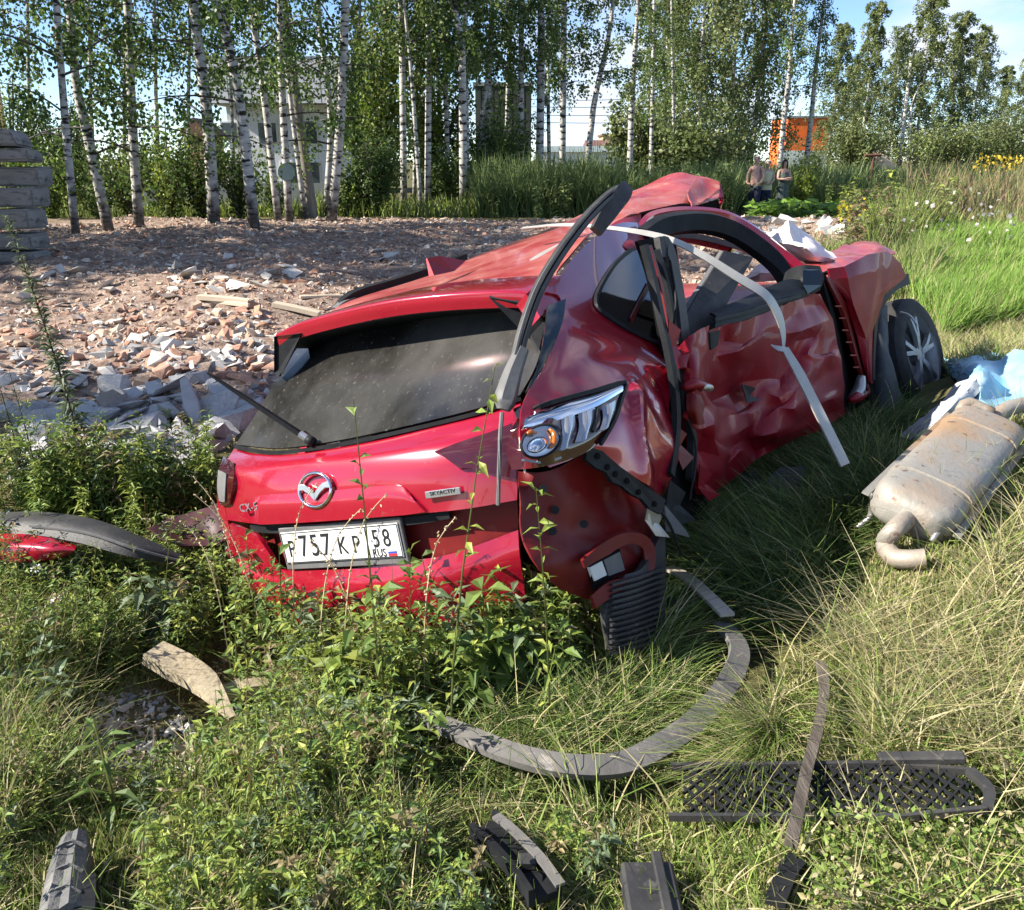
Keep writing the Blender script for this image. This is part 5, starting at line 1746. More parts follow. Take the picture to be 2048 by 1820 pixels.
# ---- parts that mostly lie hidden: floor, left flank, seats, dashboard, far wheels, front
fl_rows = [[C(x, y, .34) for x in (-.7, 0, .5)] for y in (.55, 1.2, 2.0, 3.0, 3.9)]
sheet('floor_pan', fl_rows, M_DARK, car, nu=3, nv=3, th=.03, toward=CAM + np.array([0, 0, 6]))
ls = [[C(-.90 + .0 * y, y, z) for z in (.25, .65, 1.0)] for y in (.32, 1.0, 2.0, 3.0, 3.9, 4.35)]
sheet('left_flank', ls, M_RED, car, nu=4, nv=4, th=.02, toward=CAM + np.array([-9, 6, 0]))
MB().sweep([C(-.80, .72, 1.0), C(-.68, .90, 1.36), C(-.60, 1.1, 1.54)], [(-.05, -.02), (.05, -.02), (.05, .02), (-.05, .02)], up=RA[:, 0], smooth=4).build('left_rear_pillar', M_RED, car)
MB().sweep([C(-.86, 1.9, 1.0), C(-.72, 1.85, 1.35), C(-.62, 1.8, 1.6)], [(-.04, -.02), (.04, -.02), (.04, .02), (-.04, .02)], up=RA[:, 0], smooth=4).build('left_middle_pillar', M_BLK, car)
for x, y in ((-.38, 2.15), (.34, 2.2), (-.3, 1.25), (.25, 1.3)):
    a_, b_, c__ = C(x, y, .3), C(x, y + .45, .48), C(x, y - .12, 1.0)
    mb = MB()
    mb.sweep([C(x, y + .5, .45), C(x, y + .2, .5), C(x, y, .48), C(x, y - .08, .7), C(x, y - .18, 1.02)], [(-.24, -.06), (-.2, .06), (.2, .06), (.24, -.06)], up=RA[:, 2] + RA[:, 1] * .8, smooth=3)
    st_ = mb.build('seat', M_SEAT, car, smooth=True, auto=50)
    MB().box(C(x, y - .2, 1.14), (.26, .10, .16), RA).build('headrest', M_SEAT, st_, bevel=.03)
MB().sweep([C(-.75, 2.75, .85), C(0, 2.8, .92), C(.72, 2.75, .88)], [(-.14, -.18), (.16, -.16), (.12, .12), (-.1, .1)], smooth=3).build('dashboard', M_BLKD, car, smooth=True, auto=50)
sw_ = MB().tube([C(-.36 + .18 * math.cos(t), 2.45 + .07 * math.sin(t), .92 + .17 * math.sin(t)) for t in np.linspace(0, 6.283, 15)], .014, 6, smooth=1).build('steering_wheel', M_BLK, car, smooth=True)
for y in (1.0, 3.7):
    w0 = C(-.80, y, .33)
    MB().disc(w0, C(-1, y, .33) - w0, .35, .22, 24).build('left_wheel', M_RUB, car)
fr = [[C(x, 3.95 + .22 * (1 - x * x), z) for x in (-.85, -.4, 0, .3, .5)] for z in (.25, .5, .75)]
sheet('front_bumper', fr, M_RED, car, nu=4, nv=4, th=.03, toward=CAM + np.array([3, 12, 0]), disp=dent(.04, 3, 51))
hg = [[C(x, y, z) for x in (-.8, -.3, .2, .5)] for y, z in ((2.95, .98), (3.5, .95), (4.1, .80))]
sheet('hood_rest', hg, M_REDD, car, nu=4, nv=4, th=.01, toward=CAM + np.array([0, 0, 9]), disp=dent(.03, 3, 53))
# rough inner wall behind the quarter so that nothing shows through
bw = [[C(x, y, z) for x, y in ((-.6, .72), (0, .72), (.62, .72))] for z in (.25, .7, 1.15)]
sheet('boot_wall', bw, M_DARK, car, nu=3, nv=3, th=.02)

# jagged torn metal and hanging wires along the gap
for k, (pts, m_, nm, d_) in enumerate([
    ([(1338, 640), (1362, 660), (1352, 690), (1366, 715), (1346, 735), (1336, 700)], M_REDS, 'torn_metal', -.03),
    ([(1352, 850), (1374, 868), (1362, 890), (1388, 915), (1366, 940), (1350, 900)], M_REDM, 'torn_metal', .0),
    ([(1340, 960), (1372, 985), (1360, 1010), (1392, 1040), (1350, 1052), (1332, 1010)], M_BLK, 'torn_metal', -.02),
    ([(1400, 930), (1424, 948), (1412, 968), (1440, 990), (1418, 1002), (1396, 975)], M_REDS, 'torn_metal', .10),
    ([(1296, 1012), (1326, 1030), (1318, 1048), (1340, 1075), (1312, 1072), (1290, 1040)], M_STEEL, 'torn_metal', -.03),
    ([(1484, 768), (1512, 776), (1500, 790), (1522, 800), (1494, 806)], M_BLK, 'black_door_patch', .17)]):  # last piece is a flat black patch set in the dent
    P = [SZ(a, b, d_ + .012 * ((i * 7) % 3 - 1)) for i, (a, b) in enumerate(pts)]
    MB().poly(P, RA[:, 0] - .5 * RA[:, 1], .004).build(nm, m_, car)
for pts in ([(1370, 690, -.03), (1384, 760, -.02), (1376, 830, .0), (1392, 900, .02), (1380, 1000, .02)], [(1340, 520, .05), (1352, 600, .03), (1346, 680, .0), (1362, 760, .0)], [(1312, 1010, -.03), (1340, 1050, -.05), (1362, 1110, -.06)]):
    MB().tube([SZ(*p) for p in pts], .0045, 5, smooth=4).build('loose_wire', M_BLK, car)

# ================================================================== RUBBLE
DEBRIS = []      # (polyline, half width): grass is pressed flat under these
M_STONE = leafmat('rubble_stone', trans=0.0, rough=.95, spec=.1)
BRK = [(.40, .235, .165), (.43, .29, .21), (.35, .20, .135), (.46, .34, .255), (.38, .27, .20)]
PAL = [(.46, .38, .30), (.52, .45, .37), (.38, .31, .245), (.48, .36, .28), (.58, .53, .46), (.27, .21, .16)]
GRY = [(.33, .325, .32), (.42, .415, .41), (.28, .275, .27), (.48, .475, .46)]


def hullmesh(seed, dims, n=10, name='rubble'):
    r = np.random.default_rng(seed)
    bm = bmesh.new()
    for k in range(n):
        p = r.uniform(-1, 1, 3)
        p /= max(abs(p)) ** .8
        bm.verts.new(Vector([float(v) for v in p * np.array(dims)]))
    bmesh.ops.convex_hull(bm, input=list(bm.verts))
    bmesh.ops.delete(bm, geom=[v for v in bm.verts if not v.link_faces], context='VERTS')
    me = bpy.data.meshes.new(name)
    bm.to_mesh(me)
    bm.free()
    return me


def hull_arr(seed, dims, n=9):
    me = hullmesh(seed, dims, n, 'tmp')
    V = np.array([v.co[:] for v in me.vertices])
    Fc = np.array([list(p.vertices)[:3] for p in me.polygons])
    bpy.data.meshes.remove(me)
    return V, Fc


def randrot(n, flat=1.0):
    q = rng.normal(size=(n, 4)) * np.array([1, .35 * flat, .35 * flat, 1])
    q /= np.linalg.norm(q, axis=1, keepdims=True)
    w, x, y, z = q.T
    return np.stack([1 - 2 * (y * y + z * z), 2 * (x * y - z * w), 2 * (x * z + y * w), 2 * (x * y + z * w), 1 - 2 * (x * x + z * z), 2 * (y * z - x * w),
                     2 * (x * z - y * w), 2 * (y * z + x * w), 1 - 2 * (x * x + y * y)], -1).reshape(n, 3, 3)


def scatter_stones(P, size, cols, variants, name):
    Vs, Fs, Cs, off = [], [], [], 0
    pick_ = rng.integers(0, len(variants), len(P))
    for k, (V, Fc) in enumerate(variants):
        idx = np.where(pick_ == k)[0]
        if len(idx) == 0: continue
        Rm = randrot(len(idx))
        A = np.einsum('nij,vj->nvi', Rm, V) * size[idx][:, None, None] + P[idx][:, None]
        Vs.append(A.reshape(-1, 3))
        Fs.append((Fc[None] + (np.arange(len(idx)) * len(V))[:, None, None] + off).reshape(-1, 3))
        Cs.append(np.repeat(cols[idx], len(Fc), 0))
        off += len(idx) * len(V)
    return mesh_np(name, np.concatenate(Vs), np.concatenate(Fs), M_STONE, False, col=np.concatenate(Cs))


VAR = [hull_arr(100 + i, d, 9) for i, d in enumerate([(1, .6, .35), (1, .8, .5), (.9, .9, .3), (1, .5, .5), (1, .7, .22), (1, 1, .6)])]


def sample_px(poly, n):
    """n pixels inside an image polygon"""
    poly = np.array(poly, float)
    lo, hi = poly.min(0), poly.max(0)
    out = []
    while len(out) < n:
        q = rng.uniform(lo, hi, (n * 2, 2))
        x, y = q.T
        ins = np.zeros(len(q), bool)
        j = len(poly) - 1
        for i in range(len(poly)):
            xi, yi = poly[i]
            xj, yj = poly[j]
            c = ((yi > y) != (yj > y)) & (x < (xj - xi) * (y - yi) / (yj - yi + 1e-9) + xi)
            ins ^= c
            j = i
        out.extend(q[ins])
    return np.array(out[:n])


def Gv(q, lift=0.0):
    """vectorised ground hit for many pixels"""
    r = FWD[None] + RTV[None] * ((q[:, 0] - CXP) / F)[:, None] - UPV[None] * ((q[:, 1] - CYP) / F)[:, None]
    Z = 1.6 / np.maximum(1e-3, -r[:, 2])
    for _ in range(25):
        P = CAM + r * Z[:, None]
        Z = .5 * Z + .5 * (CAM[2] - ground_h(P[:, 0], P[:, 1]) - lift) / np.maximum(1e-4, -r[:, 2])
    P = CAM + r * Z[:, None]
    P[:, 2] = ground_h(P[:, 0], P[:, 1])
    return P


# the mass of small fragments
xy = []
while len(xy) < 30000:
    q = np.stack([rng.uniform(-11, 8, 40000), 4.2 + 21 * rng.random(40000) ** 1.9], -1)
    m = rub_mask(q[:, 0], q[:, 1])
    inview = np.abs(q[:, 0]) < .64 * q[:, 1] + .6
    q = q[(rng.random(len(q)) < m) & inview]
    xy.extend(q)
xy = np.array(xy[:30000])
P = np.stack([xy[:, 0], xy[:, 1], ground_h(xy[:, 0], xy[:, 1])], -1)
size = np.clip(np.exp(rng.normal(size=len(P)) * .55) * .020, .009, .07) * (1 + .012 * P[:, 1])
near_heap = (P[:, 1] < 6.6)
mixv = rng.random(len(P))
zone = fbm(xy, .35, 2, 77)
cols = np.where((mixv + .25 * zone < .48)[:, None], pick(BRK, len(P), .2), pick(PAL, len(P), .15))
cols = np.where((near_heap & (mixv > .25))[:, None], pick(GRY, len(P), .15), cols)
P[:, 2] += size * .15
tag(obj('rubble', scatter_stones(P, size, cols, VAR, 'rubble')), kind='stuff')


def stone_mat(name, c1, c2):
    return M(name, c1, c2, scale=7, rough=.95, bump=.4, bscale=30, spec=.1, c3=(c1[0] * .6, c1[1] * .6, c1[2] * .6), scale3=16, f3=(.58, .75))


MS_B = stone_mat('brick_lump', (.38, .20, .14), (.47, .31, .23))
MS_P = stone_mat('pale_lump', (.48, .44, .39), (.60, .57, .52))
MS_G = stone_mat('grey_lump', (.34, .335, .33), (.47, .465, .455))


def lumps(n, poly, mat_, sizes, name, label, group, dimset, flat=1.0):
    meshes = []
    for i, d in enumerate(dimset):
        me = hullmesh(hash(name) % 0 if False else 300 + i + len(label), d, 10, name)
        me.materials.append(mat_)
        meshes.append(me)
    q = Gv(sample_px(poly, n))
    for p in q:
        o = bpy.data.objects.new(name, meshes[R.randrange(len(meshes))])
        COL.objects.link(o)
        s_ = R.uniform(*sizes) * (1 if R.random() < .8 else 1.4)
        o.scale = (s_, s_, s_)
        o.location = (p[0], p[1], p[2] + s_ * .16)
        o.rotation_euler = (R.gauss(0, .3) * flat, R.gauss(0, .3) * flat, R.uniform(0, 6.28))
        tag(o, label, 'rubble lump', group)


DIM = [(1, .6, .4), (1, .75, .5), (.9, .8, .35), (1, .5, .45)]
FLT = [(1, .75, .16), (1, .6, .2), (.9, .9, .14), (1, .5, .3)]
SUNF = [(0, 640), (520, 600), (560, 690), (540, 800), (400, 755), (0, 760)]
lumps(110, SUNF, MS_B, (.03, .065), 'brick_fragment', 'broken reddish brick lump in the sunlit rubble field', 'brick lumps in the sunlit rubble', DIM)
lumps(90, SUNF, MS_P, (.035, .08), 'mortar_fragment', 'pale mortar lump in the sunlit rubble field', 'pale lumps in the sunlit rubble', DIM + FLT[:2])
lumps(70, [(0, 755), (400, 752), (520, 830), (470, 900), (430, 960), (0, 990)], MS_G, (.07, .15), 'concrete_fragment', 'grey concrete lump in the shaded heap left of the car', 'grey lumps in the shaded heap', FLT + DIM[:2], 1.6)
lumps(22, [(1500, 470), (1530, 438), (1640, 432), (1690, 470)], MS_G, (.12, .26), 'stone_lump', 'grey lump in the low heap below the walking people', 'grey lumps below the people', DIM)
lumps(40, [(90, 520), (600, 480), (980, 450), (860, 520), (500, 590), (60, 620)], MS_P, (.07, .16), 'plaster_fragment', 'pale plaster scrap in the shaded far part of the rubble', 'pale scraps in the shaded rubble', FLT)


def slab(pts, lift, th, label, mat_=MS_G, tilt=.0, Zadd=0.0):
    """flat broken slab traced by its visible face"""
    c = np.mean(np.array(pts, float), 0)
    yb = max(p[1] for p in pts)
    g0 = G(c[0], yb + 4)
    Zb = pxl(g0)[2]
    ymid = c[1]
    P = []
    for a, b in pts: P.append(U(a, b, Zb + Zadd + (yb - b) * tilt * Zb / F))
    o = empty('x', np.mean(P, 0))
    bpy.data.objects.remove(o)
    cc = np.mean(P, 0)
    nrm = np.cross(np.array(P[1]) - P[0], np.array(P[-1]) - P[0])
    if nrm @ (CAM - cc) < 0: nrm = -nrm
    V = np.array(P) - cc
    mb = MB().poly(V, nrm, th)
    o = mb.build('broken_slab', mat_, None, bevel=.008)
    o.location = cc
    tag(o, label, 'concrete slab', 'broken slabs of the shaded heap')


slab([(358, 757), (372, 750), (396, 800), (402, 835), (385, 850), (366, 815)], 0, .05, 'tall thin pale slab standing on edge in the heap', MS_G, .5)
slab([(414, 768), (440, 762), (470, 782), (478, 808), (462, 825), (432, 808)], 0, .06, 'pale slab just under the tip of the raised wiper', MS_G, 2.0)
slab([(464, 800), (500, 796), (528, 820), (520, 848), (470, 838)], 0, .06, 'smooth bluish slab beside the rear window of the car', MS_G, 1.6)
slab([(250, 822), (268, 802), (310, 796), (340, 808), (338, 828), (316, 850), (275, 844)], 0, .07, 'large rounded pale slab in the middle of the heap', MS_P, 2.2)
slab([(20, 858), (62, 842), (92, 850), (86, 876), (40, 892)], 0, .06, 'flat grey slab at the left of the heap', MS_G, 2.2)
slab([(40, 895), (85, 882), (118, 905), (108, 950), (58, 958)], 0, .07, 'blocky pale slab low on the left of the heap', MS_P, 1.4)
slab([(150, 808), (186, 798), (202, 815), (180, 842), (152, 836)], 0, .05, 'small light slab behind the tall single weed', MS_G, 1.8)
slab([(344, 872), (378, 862), (398, 878), (380, 898), (350, 895)], 0, .05, 'pale slab low at the right of the heap beside the yellow green weeds', MS_P, 2.0)
slab([(190, 792), (226, 776), (250, 790), (236, 815), (200, 818)], 0, .06, 'brownish slab at the top of the heap', stone_mat('brown_slab', (.22, .19, .155), (.30, .26, .21)), 1.6)
slab([(110, 852), (146, 838), (180, 850), (172, 884), (128, 892)], 0, .06, 'white slab leaning left of the tall single weed', MS_P, 1.6)
slab([(288, 764), (312, 758), (330, 772), (318, 788), (294, 786)], 0, .05, 'small square block on the top edge of the heap', MS_G, 1.2)
slab([(140, 925), (176, 915), (192, 935), (176, 958), (146, 956)], 0, .05, 'light flake at the foot of the tall single weed', MS_P, 1.6)
slab([(330, 700), (372, 696), (376, 712), (336, 716)], 0, .05, 'white block lying flat in the sunlit rubble', MS_P, 2.0)


def board(a, b, w, th, label, mat_, lift=.03, name='wooden_plank'):
    A_, B_ = G(*a), G(*b)
    A_[2] += lift
    B_[2] += lift
    c = (A_ + B_) / 2
    o = MB().sweep([A_ - c, (A_ + B_) / 2 - c + (0, 0, .006), B_ - c], [(-w / 2, -th / 2), (w / 2, -th / 2), (w / 2, th / 2), (-w / 2, th / 2)], smooth=2).build(name, mat_, None, bevel=.004)
    o.location = c
    tag(o, label, 'plank', 'loose planks on the rubble')


M_WOODP = M('pale_wood', (.46, .38, .28), (.56, .48, .36), scale=5, rough=.85, stretch=(.3, 1, 1), bump=.3, bscale=20)
board((398, 600), (506, 610), .09, .05, 'longer pale plank lying on the rubble left of the spoiler', M_WOODP)
board((404, 607), (500, 617), .05, .04, 'thin plank close beside the longer pale plank', M_WOODP)
board((548, 614), (640, 634), .12, .05, 'pale plank ending behind the car spoiler', M_WOODP)
board((600, 600), (700, 598), .05, .03, 'narrow stick of wood behind the spoiler', M_WOODP)
board((728, 418), (795, 420), .16, .08, 'white board lying at the foot of the bright green bush', M_WHITE)

# ================================================================== LOOSE CAR PARTS AND DEBRIS
# torn roof rail leaning over the rear corner
rc = U(1060, 640, 2.5)
rr_ = empty('torn_roof_rail', rc)
tag(rr_, 'long black roof rail torn loose and standing over the rear corner of the car', 'roof rail')
path = [(1036, 712, 2.42), (1052, 650, 2.46), (1080, 575, 2.54), (1125, 500, 2.68), (1175, 435, 2.86), (1215, 395, 3.02), (1240, 378, 3.12)]
MB().sweep([U(*p) for p in path], [(-.019, -.006), (-.010, .010), (-.004, .012), (-.001, .004), (.002, .012), (.012, .010), (.019, -.006), (.0, -.010)], up=(.3, -.9, .3), smooth=5).build('rail', M_BLKD, rr_, smooth=True, auto=35)
MB().sweep([U(a - 6, b - 3, z - .012) for a, b, z in path[:5]], [(-.003, -.003), (.003, -.003), (.003, .004), (-.003, .004)], up=(.3, -.9, .3), smooth=5).build('rail_gasket', M_GRYP, rr_)
MB().sweep([U(*p) for p in ((1008, 820, 2.36), (1015, 790, 2.37), (1028, 745, 2.40), (1046, 697, 2.43))], [(-.033, -.012), (-.03, .004), (-.018, .016), (.014, .018), (.028, .006), (.033, -.012)], up=(.3, -.9, .3), smooth=6, scale=[.55, .92, .98, .9, .82, .72, .62]).build('rail_foot', M_GRYP, rr_, smooth=True, auto=40)
MB().sweep([U(*p) for p in ((1192, 462, 2.98), (1215, 425, 3.02), (1242, 388, 3.1), (1252, 374, 3.14))], [(-.028, -.02), (.028, -.02), (.034, .0), (.028, .02), (-.028, .02)], up=(.3, -.9, .3), smooth=5, scale=[.7, 1.0, 1.1, .75]).build('rail_foot', M_BLKD, rr_, smooth=True, auto=40)
MB().tube([U(1004, 826, 2.36), U(1000, 880, 2.33), U(998, 950, 2.33), U(996, 1010, 2.34)], .006, 6).build('hanging_cable', M_GRYP, rr_)
o = MB().tube([U(1044, 830, 2.40) , U(1040, 900, 2.38), U(1052, 950, 2.38), U(1064, 1010, 2.38)], .0035, 5)
o.v = [v - U(1044, 900, 2.38) for v in o.v]
o = o.build('loose_wire', M_ALU)
o.location = U(1044, 900, 2.38)
tag(o, 'thin pale wire hanging in front of the tail light', 'wire')

# long metal trim strip across the side, and its broken off half
c0 = U(1330, 480, 3.3)
mb = MB().sweep([U(*p) - c0 for p in ((1044, 456, 3.75), (1130, 450, 3.5), (1235, 458, 3.30), (1330, 476, 3.22), (1400, 508, 3.16), (1470, 552, 3.14), (1530, 590, 3.16), (1556, 630, 3.2), (1566, 668, 3.22), (1567, 696, 3.22))],
                [(-.014, -.003), (.014, -.003), (.016, .003), (-.016, .003)], up=(.25, -.75, .6), smooth=6, scale=[.6, .8, .7, .9, 1.0, 1.2, 1.3, 1.2, .7, .25])
o = mb.build('trim_strip', M_ALU)
o.location = c0
tag(o, 'long bent pale metal strip crossing the car side from the roof to the mirror', 'trim strip')
c0 = U(1620, 800, 3.2)
st = empty('broken_trim_strip', c0)
tag(st, 'straight broken pale metal strip hanging down in front of the crushed door', 'trim strip')
MB().sweep([U(1570, 697, 3.21), U(1600, 750, 3.2), U(1648, 845, 3.18), U(1690, 930, 3.16)], [(-.021, -.004), (.021, -.004), (.021, .004), (-.021, .004)], up=(.3, -.8, .5), smooth=4, scale=[.7, 1, 1, 1]).build('strip', M_ALU, st)
MB().sweep([U(1542, 690, 3.2), U(1556, 697, 3.2), U(1572, 699, 3.21)], [(-.010, -.003), (.010, -.003), (.010, .003), (-.010, .003)], up=(.3, -.8, .5), smooth=3, scale=[.3, 1, 1]).build('strip_end', M_STEEL, st)

# torn bumper cover on the left
Zb = 3.25
bmp = empty('torn_bumper', G(120, 1160))
tag(bmp, 'torn off red bumper with black upper edge lying left of the car', 'bumper')
rows = [[(-70, 1030, .25), (60, 1023, .12), (180, 1036, .0), (280, 1072, -.05), (366, 1110, -.05)], [(-70, 1046, .12), (60, 1040, .0), (172, 1055, -.10), (272, 1090, -.14), (364, 1117, -.08)],
        [(-70, 1072, .08), (45, 1068, -.04), (150, 1084, -.14), (255, 1112, -.16), (352, 1128, -.08)]]
sheet('bumper_edge', [[U(a, b, Zb + d) for a, b, d in r_] for r_ in rows], M_BLKD, bmp, nu=7, nv=6, th=.008, auto=35)
rows = [[(-70, 1070, .09), (30, 1067, -.03), (100, 1076, -.10), (152, 1092, -.12)], [(-70, 1092, .02), (30, 1092, -.10), (95, 1098, -.15), (148, 1101, -.14)], [(-70, 1122, .0), (30, 1124, -.10), (86, 1122, -.12), (136, 1111, -.12)]]
sheet('bumper_skin', [[U(a, b, Zb + d) for a, b, d in r_] for r_ in rows], M_RED, bmp, nu=6, nv=6, th=.006)
rows = [[(-70, 1126, .02), (30, 1127, -.05), (70, 1124, -.05)], [(-70, 1150, .05), (20, 1150, .0), (60, 1134, .0)], [(-70, 1180, .1), (10, 1172, .1), (50, 1146, .1)]]
sheet('bumper_lower', [[U(a, b, Zb + d) for a, b, d in r_] for r_ in rows], M_GRYP, bmp, nu=4, nv=4, th=.006)
MB().sweep([U(a, b, Zb + d) for a, b, d in ((60, 1052, -.04), (172, 1066, -.13), (272, 1098, -.17), (360, 1122, -.1))], [(-.004, -.003), (.004, -.003), (.004, .004), (-.004, .004)], smooth=4).build('bumper_rib', M_GRYP, bmp)
c0 = U(370, 1070, 3.4)
rows = [[(296, 1062, 3.35), (330, 1042, 3.45), (390, 1022, 3.5), (440, 1008, 3.5)], [(310, 1070, 3.3), (350, 1062, 3.4), (400, 1050, 3.42), (450, 1040, 3.4)], [(335, 1082, 3.28), (375, 1095, 3.3), (415, 1095, 3.32), (456, 1085, 3.3)]]
o = sheet('sheet_metal_scrap', [[U(*p) - c0 for p in r_] for r_ in rows], M('maroon_underside', (.035, .008, .012), (.05, .012, .016), scale=8, rough=.5), None, nu=6, nv=6, th=.006, toward=np.zeros(3), disp=dent(.015, 6, 3))
o.location = c0
tag(o, 'dark maroon bent sheet sticking out between the bumper and the car', 'metal sheet')

# exhaust muffler
M_MUF = M('dusty_muffler', (.30, .285, .255), (.38, .25, .145), scale=2.4, rough=.62, metal=.35, lo=.46, hi=.66, c3=(.15, .10, .065), scale3=26, f3=(.60, .70), bump=.5, bscale=24, detail=9)
A_, B_ = G(1815, 1078), G(1966, 905)
A_[2] += .095
B_[2] += .10
mu = empty('exhaust_muffler', G(1880, 1010))
tag(mu, 'dusty steel exhaust muffler with bent pipes lying in the grass', 'muffler')
DEBRIS.append((np.array([A_, B_])[:, :2], .13))
DEBRIS.append((np.array([G(1772, 1125), G(1850, 1146)])[:, :2], .04))
ax = (B_ - A_)
Ln = np.linalg.norm(ax)
ax /= Ln


def superel(w, h, n=24, e=.55):
    return [(w * math.copysign(abs(math.cos(t)) ** e, math.cos(t)), h * math.copysign(abs(math.sin(t)) ** e, math.sin(t))) for t in np.linspace(0, 2 * math.pi, n, endpoint=False)]


pth = [A_ + ax * t for t in np.array([-.06, -.045, -.01, .04, .25, .5, .75, .96, 1.01, 1.04]) * Ln / 1.0]
MB().sweep(pth, superel(.140, .080), up=(0.25, -.1, 1), smooth=3, scale=[.45, .72, .92, 1, 1.0, 1.0, 1.0, 1, .88, .6]).build('muffler_body', M_MUF, mu, smooth=True, auto=50)
for t in (.16, .80):
    c = A_ + ax * t * Ln
    MB().sweep([c - ax * .014, c, c + ax * .014], superel(.146, .086), up=(0.25, -.1, 1), smooth=1).build('band', M_MUF, mu, smooth=True, auto=50)
sd = np.cross(ax, (0.25, -.1, 1))
sd /= np.linalg.norm(sd)
for s_ in (-1, 1):
    MB().sweep([A_ + sd * s_ * .153 - ax * .02, A_ + ax * Ln * .5 + sd * s_ * .155, B_ + sd * s_ * .153], [(-.012, -.004), (.012, -.004), (.012, .004), (-.012, .004)], up=(.25, -.1, 1), smooth=2).build('seam', M_MUF, mu)
def gl(px, py, l): return G(px, py) + np.array([0, 0, l])


zb = pxl(B_)[2]
e0 = A_ - ax * .07
MB().tube([e0 + ax * .10 - (0, 0, .01), e0 - ax * .02, e0 - ax * .07 + (-.015, 0, -.015), gl(1766, 1120, .06), gl(1782, 1142, .05), gl(1812, 1148, .05), gl(1846, 1146, .05)], .031, 12, smooth=5).build('outlet_pipe', M_MUF, mu, smooth=True, auto=60)
e1 = B_ + ax * .03
MB().tube([e1 - ax * .05, e1 + ax * .06 + (0, 0, .02), e1 + ax * .14 + (.06, 0, .05), e1 + ax * .18 + (.16, 0, .05), e1 + ax * .17 + (.32, 0, .02)], .033, 12, smooth=5).build('inlet_pipe', M_MUF, mu, smooth=True)
MB().tube([A_ + ax * .06 - sd * .15 * np.sign(sd[0]), gl(1736, 1072, .08), gl(1708, 1088, .06)], .012, 6, scale=[1.6, 1, .8]).build('hanger_rod', M_STEEL, mu, smooth=True)
MB().tube([A_ + sd * .10 * np.sign(sd[0]) - ax * .03, gl(1874, 1092, .06), gl(1860, 1100, .03)], .010, 6).build('hanger_rod', M_STEEL, mu, smooth=True)
MB().tube([B_ - sd * .12 * np.sign(sd[0]) + (0, 0, .03), B_ - sd * .10 * np.sign(sd[0]) + ax * .06 + (0, 0, .05), B_ + ax * .07 + (0, 0, .05)], .03, 8, scale=[.6, 1, .7]).build('bracket', M_MUF, mu, smooth=True)

# light blue tarp and crumpled white packaging
M_TARP = M('blue_tarp', (.20, .42, .58), (.28, .50, .64), scale=3, rough=.5, bump=.3, bscale=12, c3=(.55, .66, .70), scale3=5, f3=(.58, .72))
rows = [[(1868, 716, .02), (1930, 708, .10), (1985, 705, .06), (2040, 698, .14), (2120, 690, .10)], [(1890, 738, .03), (1938, 735, .16), (1992, 735, .08), (2050, 732, .17), (2130, 728, .12)],
        [(1918, 775, .03), (1950, 778, .14), (2005, 775, .06), (2060, 772, .14), (2140, 765, .10)], [(1895, 832, .02), (1940, 832, .08), (2000, 838, .10), (2060, 834, .06), (2140, 826, .06)]]
cg = G(1990, 790)
o = sheet('tarp', [[G(a, b + l * 400, 0) + np.array([0, 0, l]) - cg for a, b, l in r_] for r_ in rows], M_TARP, None, nu=9, nv=9, th=.004, toward=np.array([0, 0, 9.]), auto=35,
          disp=lambda A: .030 * folds(A, 3.0, 5) + .014 * folds(A, 7, 7))
o.location = cg
tag(o, 'crumpled light blue tarp on the grass at the right edge', 'tarp')
M_PACK = M('white_packaging', (.36, .39, .41), (.46, .49, .50), scale=4, rough=.6, c3=(.30, .33, .34), scale3=6, f3=(.54, .60))
rows = [[(1905, 770, .12), (1940, 750, .17), (1975, 742, .14)], [(1862, 810, .07), (1900, 798, .15), (1945, 792, .12)], [(1828, 843, .05), (1862, 843, .12), (1895, 840, .08)], [(1804, 878, .01), (1836, 882, .07), (1872, 886, .02)]]
cg = G(1870, 850)
o = sheet('packaging', [[G(a, b + l * 400, 0) + np.array([0, 0, l]) - cg for a, b, l in r_] for r_ in rows], M_PACK, None, nu=7, nv=7, th=.004, toward=np.array([0, 0, 9.]), auto=35, disp=lambda A: .025 * folds(A, 4, 15) + .012 * folds(A, 9, 17))
o.location = cg
tag(o, 'crumpled grey white plastic packaging between the front wheel and the muffler', 'packaging')


def strip(pts, w, th, mat_, name, label, cat, lift=.05, prof=None, sm=5, scale=None, twist=None):
    P = [G(a, b) + (0, 0, lift) for a, b in pts]
    DEBRIS.append((np.array(P)[:, :2], w / 2))
    c = np.mean(P, 0)
    o = MB().sweep([p - c for p in P], prof or [(-w / 2, -th / 2), (w / 2, -th / 2), (w / 2, th / 2), (-w / 2, th / 2)], smooth=sm, scale=scale, twist=twist).build(name, mat_, None, bevel=0)
    o.location = c
    tag(o, label, cat)
    return o


M_STICK = M('weathered_stick', (.075, .062, .052), (.14, .12, .10), scale=9, rough=.9, bump=.6, bscale=40, stretch=(3, .6, 1), spec=.15)
M_BAND = M('grey_band', (.10, .096, .09), (.155, .147, .138), scale=6, rough=.7, c3=(.33, .30, .26), scale3=12, f3=(.58, .72), bump=.2, bscale=40)
strip([(1440, 1308), (1468, 1345), (1470, 1385), (1440, 1445), (1385, 1510), (1320, 1560), (1245, 1598), (1165, 1606), (1080, 1594), (1000, 1568), (920, 1530), (840, 1492)], .057, .018, M_BAND, 'rubber_band_strip', 'long curved grey rubber strip looping through the grass behind the car', 'strip', .10, twist=[.2, .5, .2, 0])
strip([(1334, 1208), (1372, 1232), (1410, 1270), (1448, 1312)], .045, .010, M('beige_plastic', (.42, .37, .31), (.48, .43, .37), scale=8, rough=.6), 'plastic_strip', 'pale beige strip rising from the curved grey strip to the car corner', 'strip', .14)
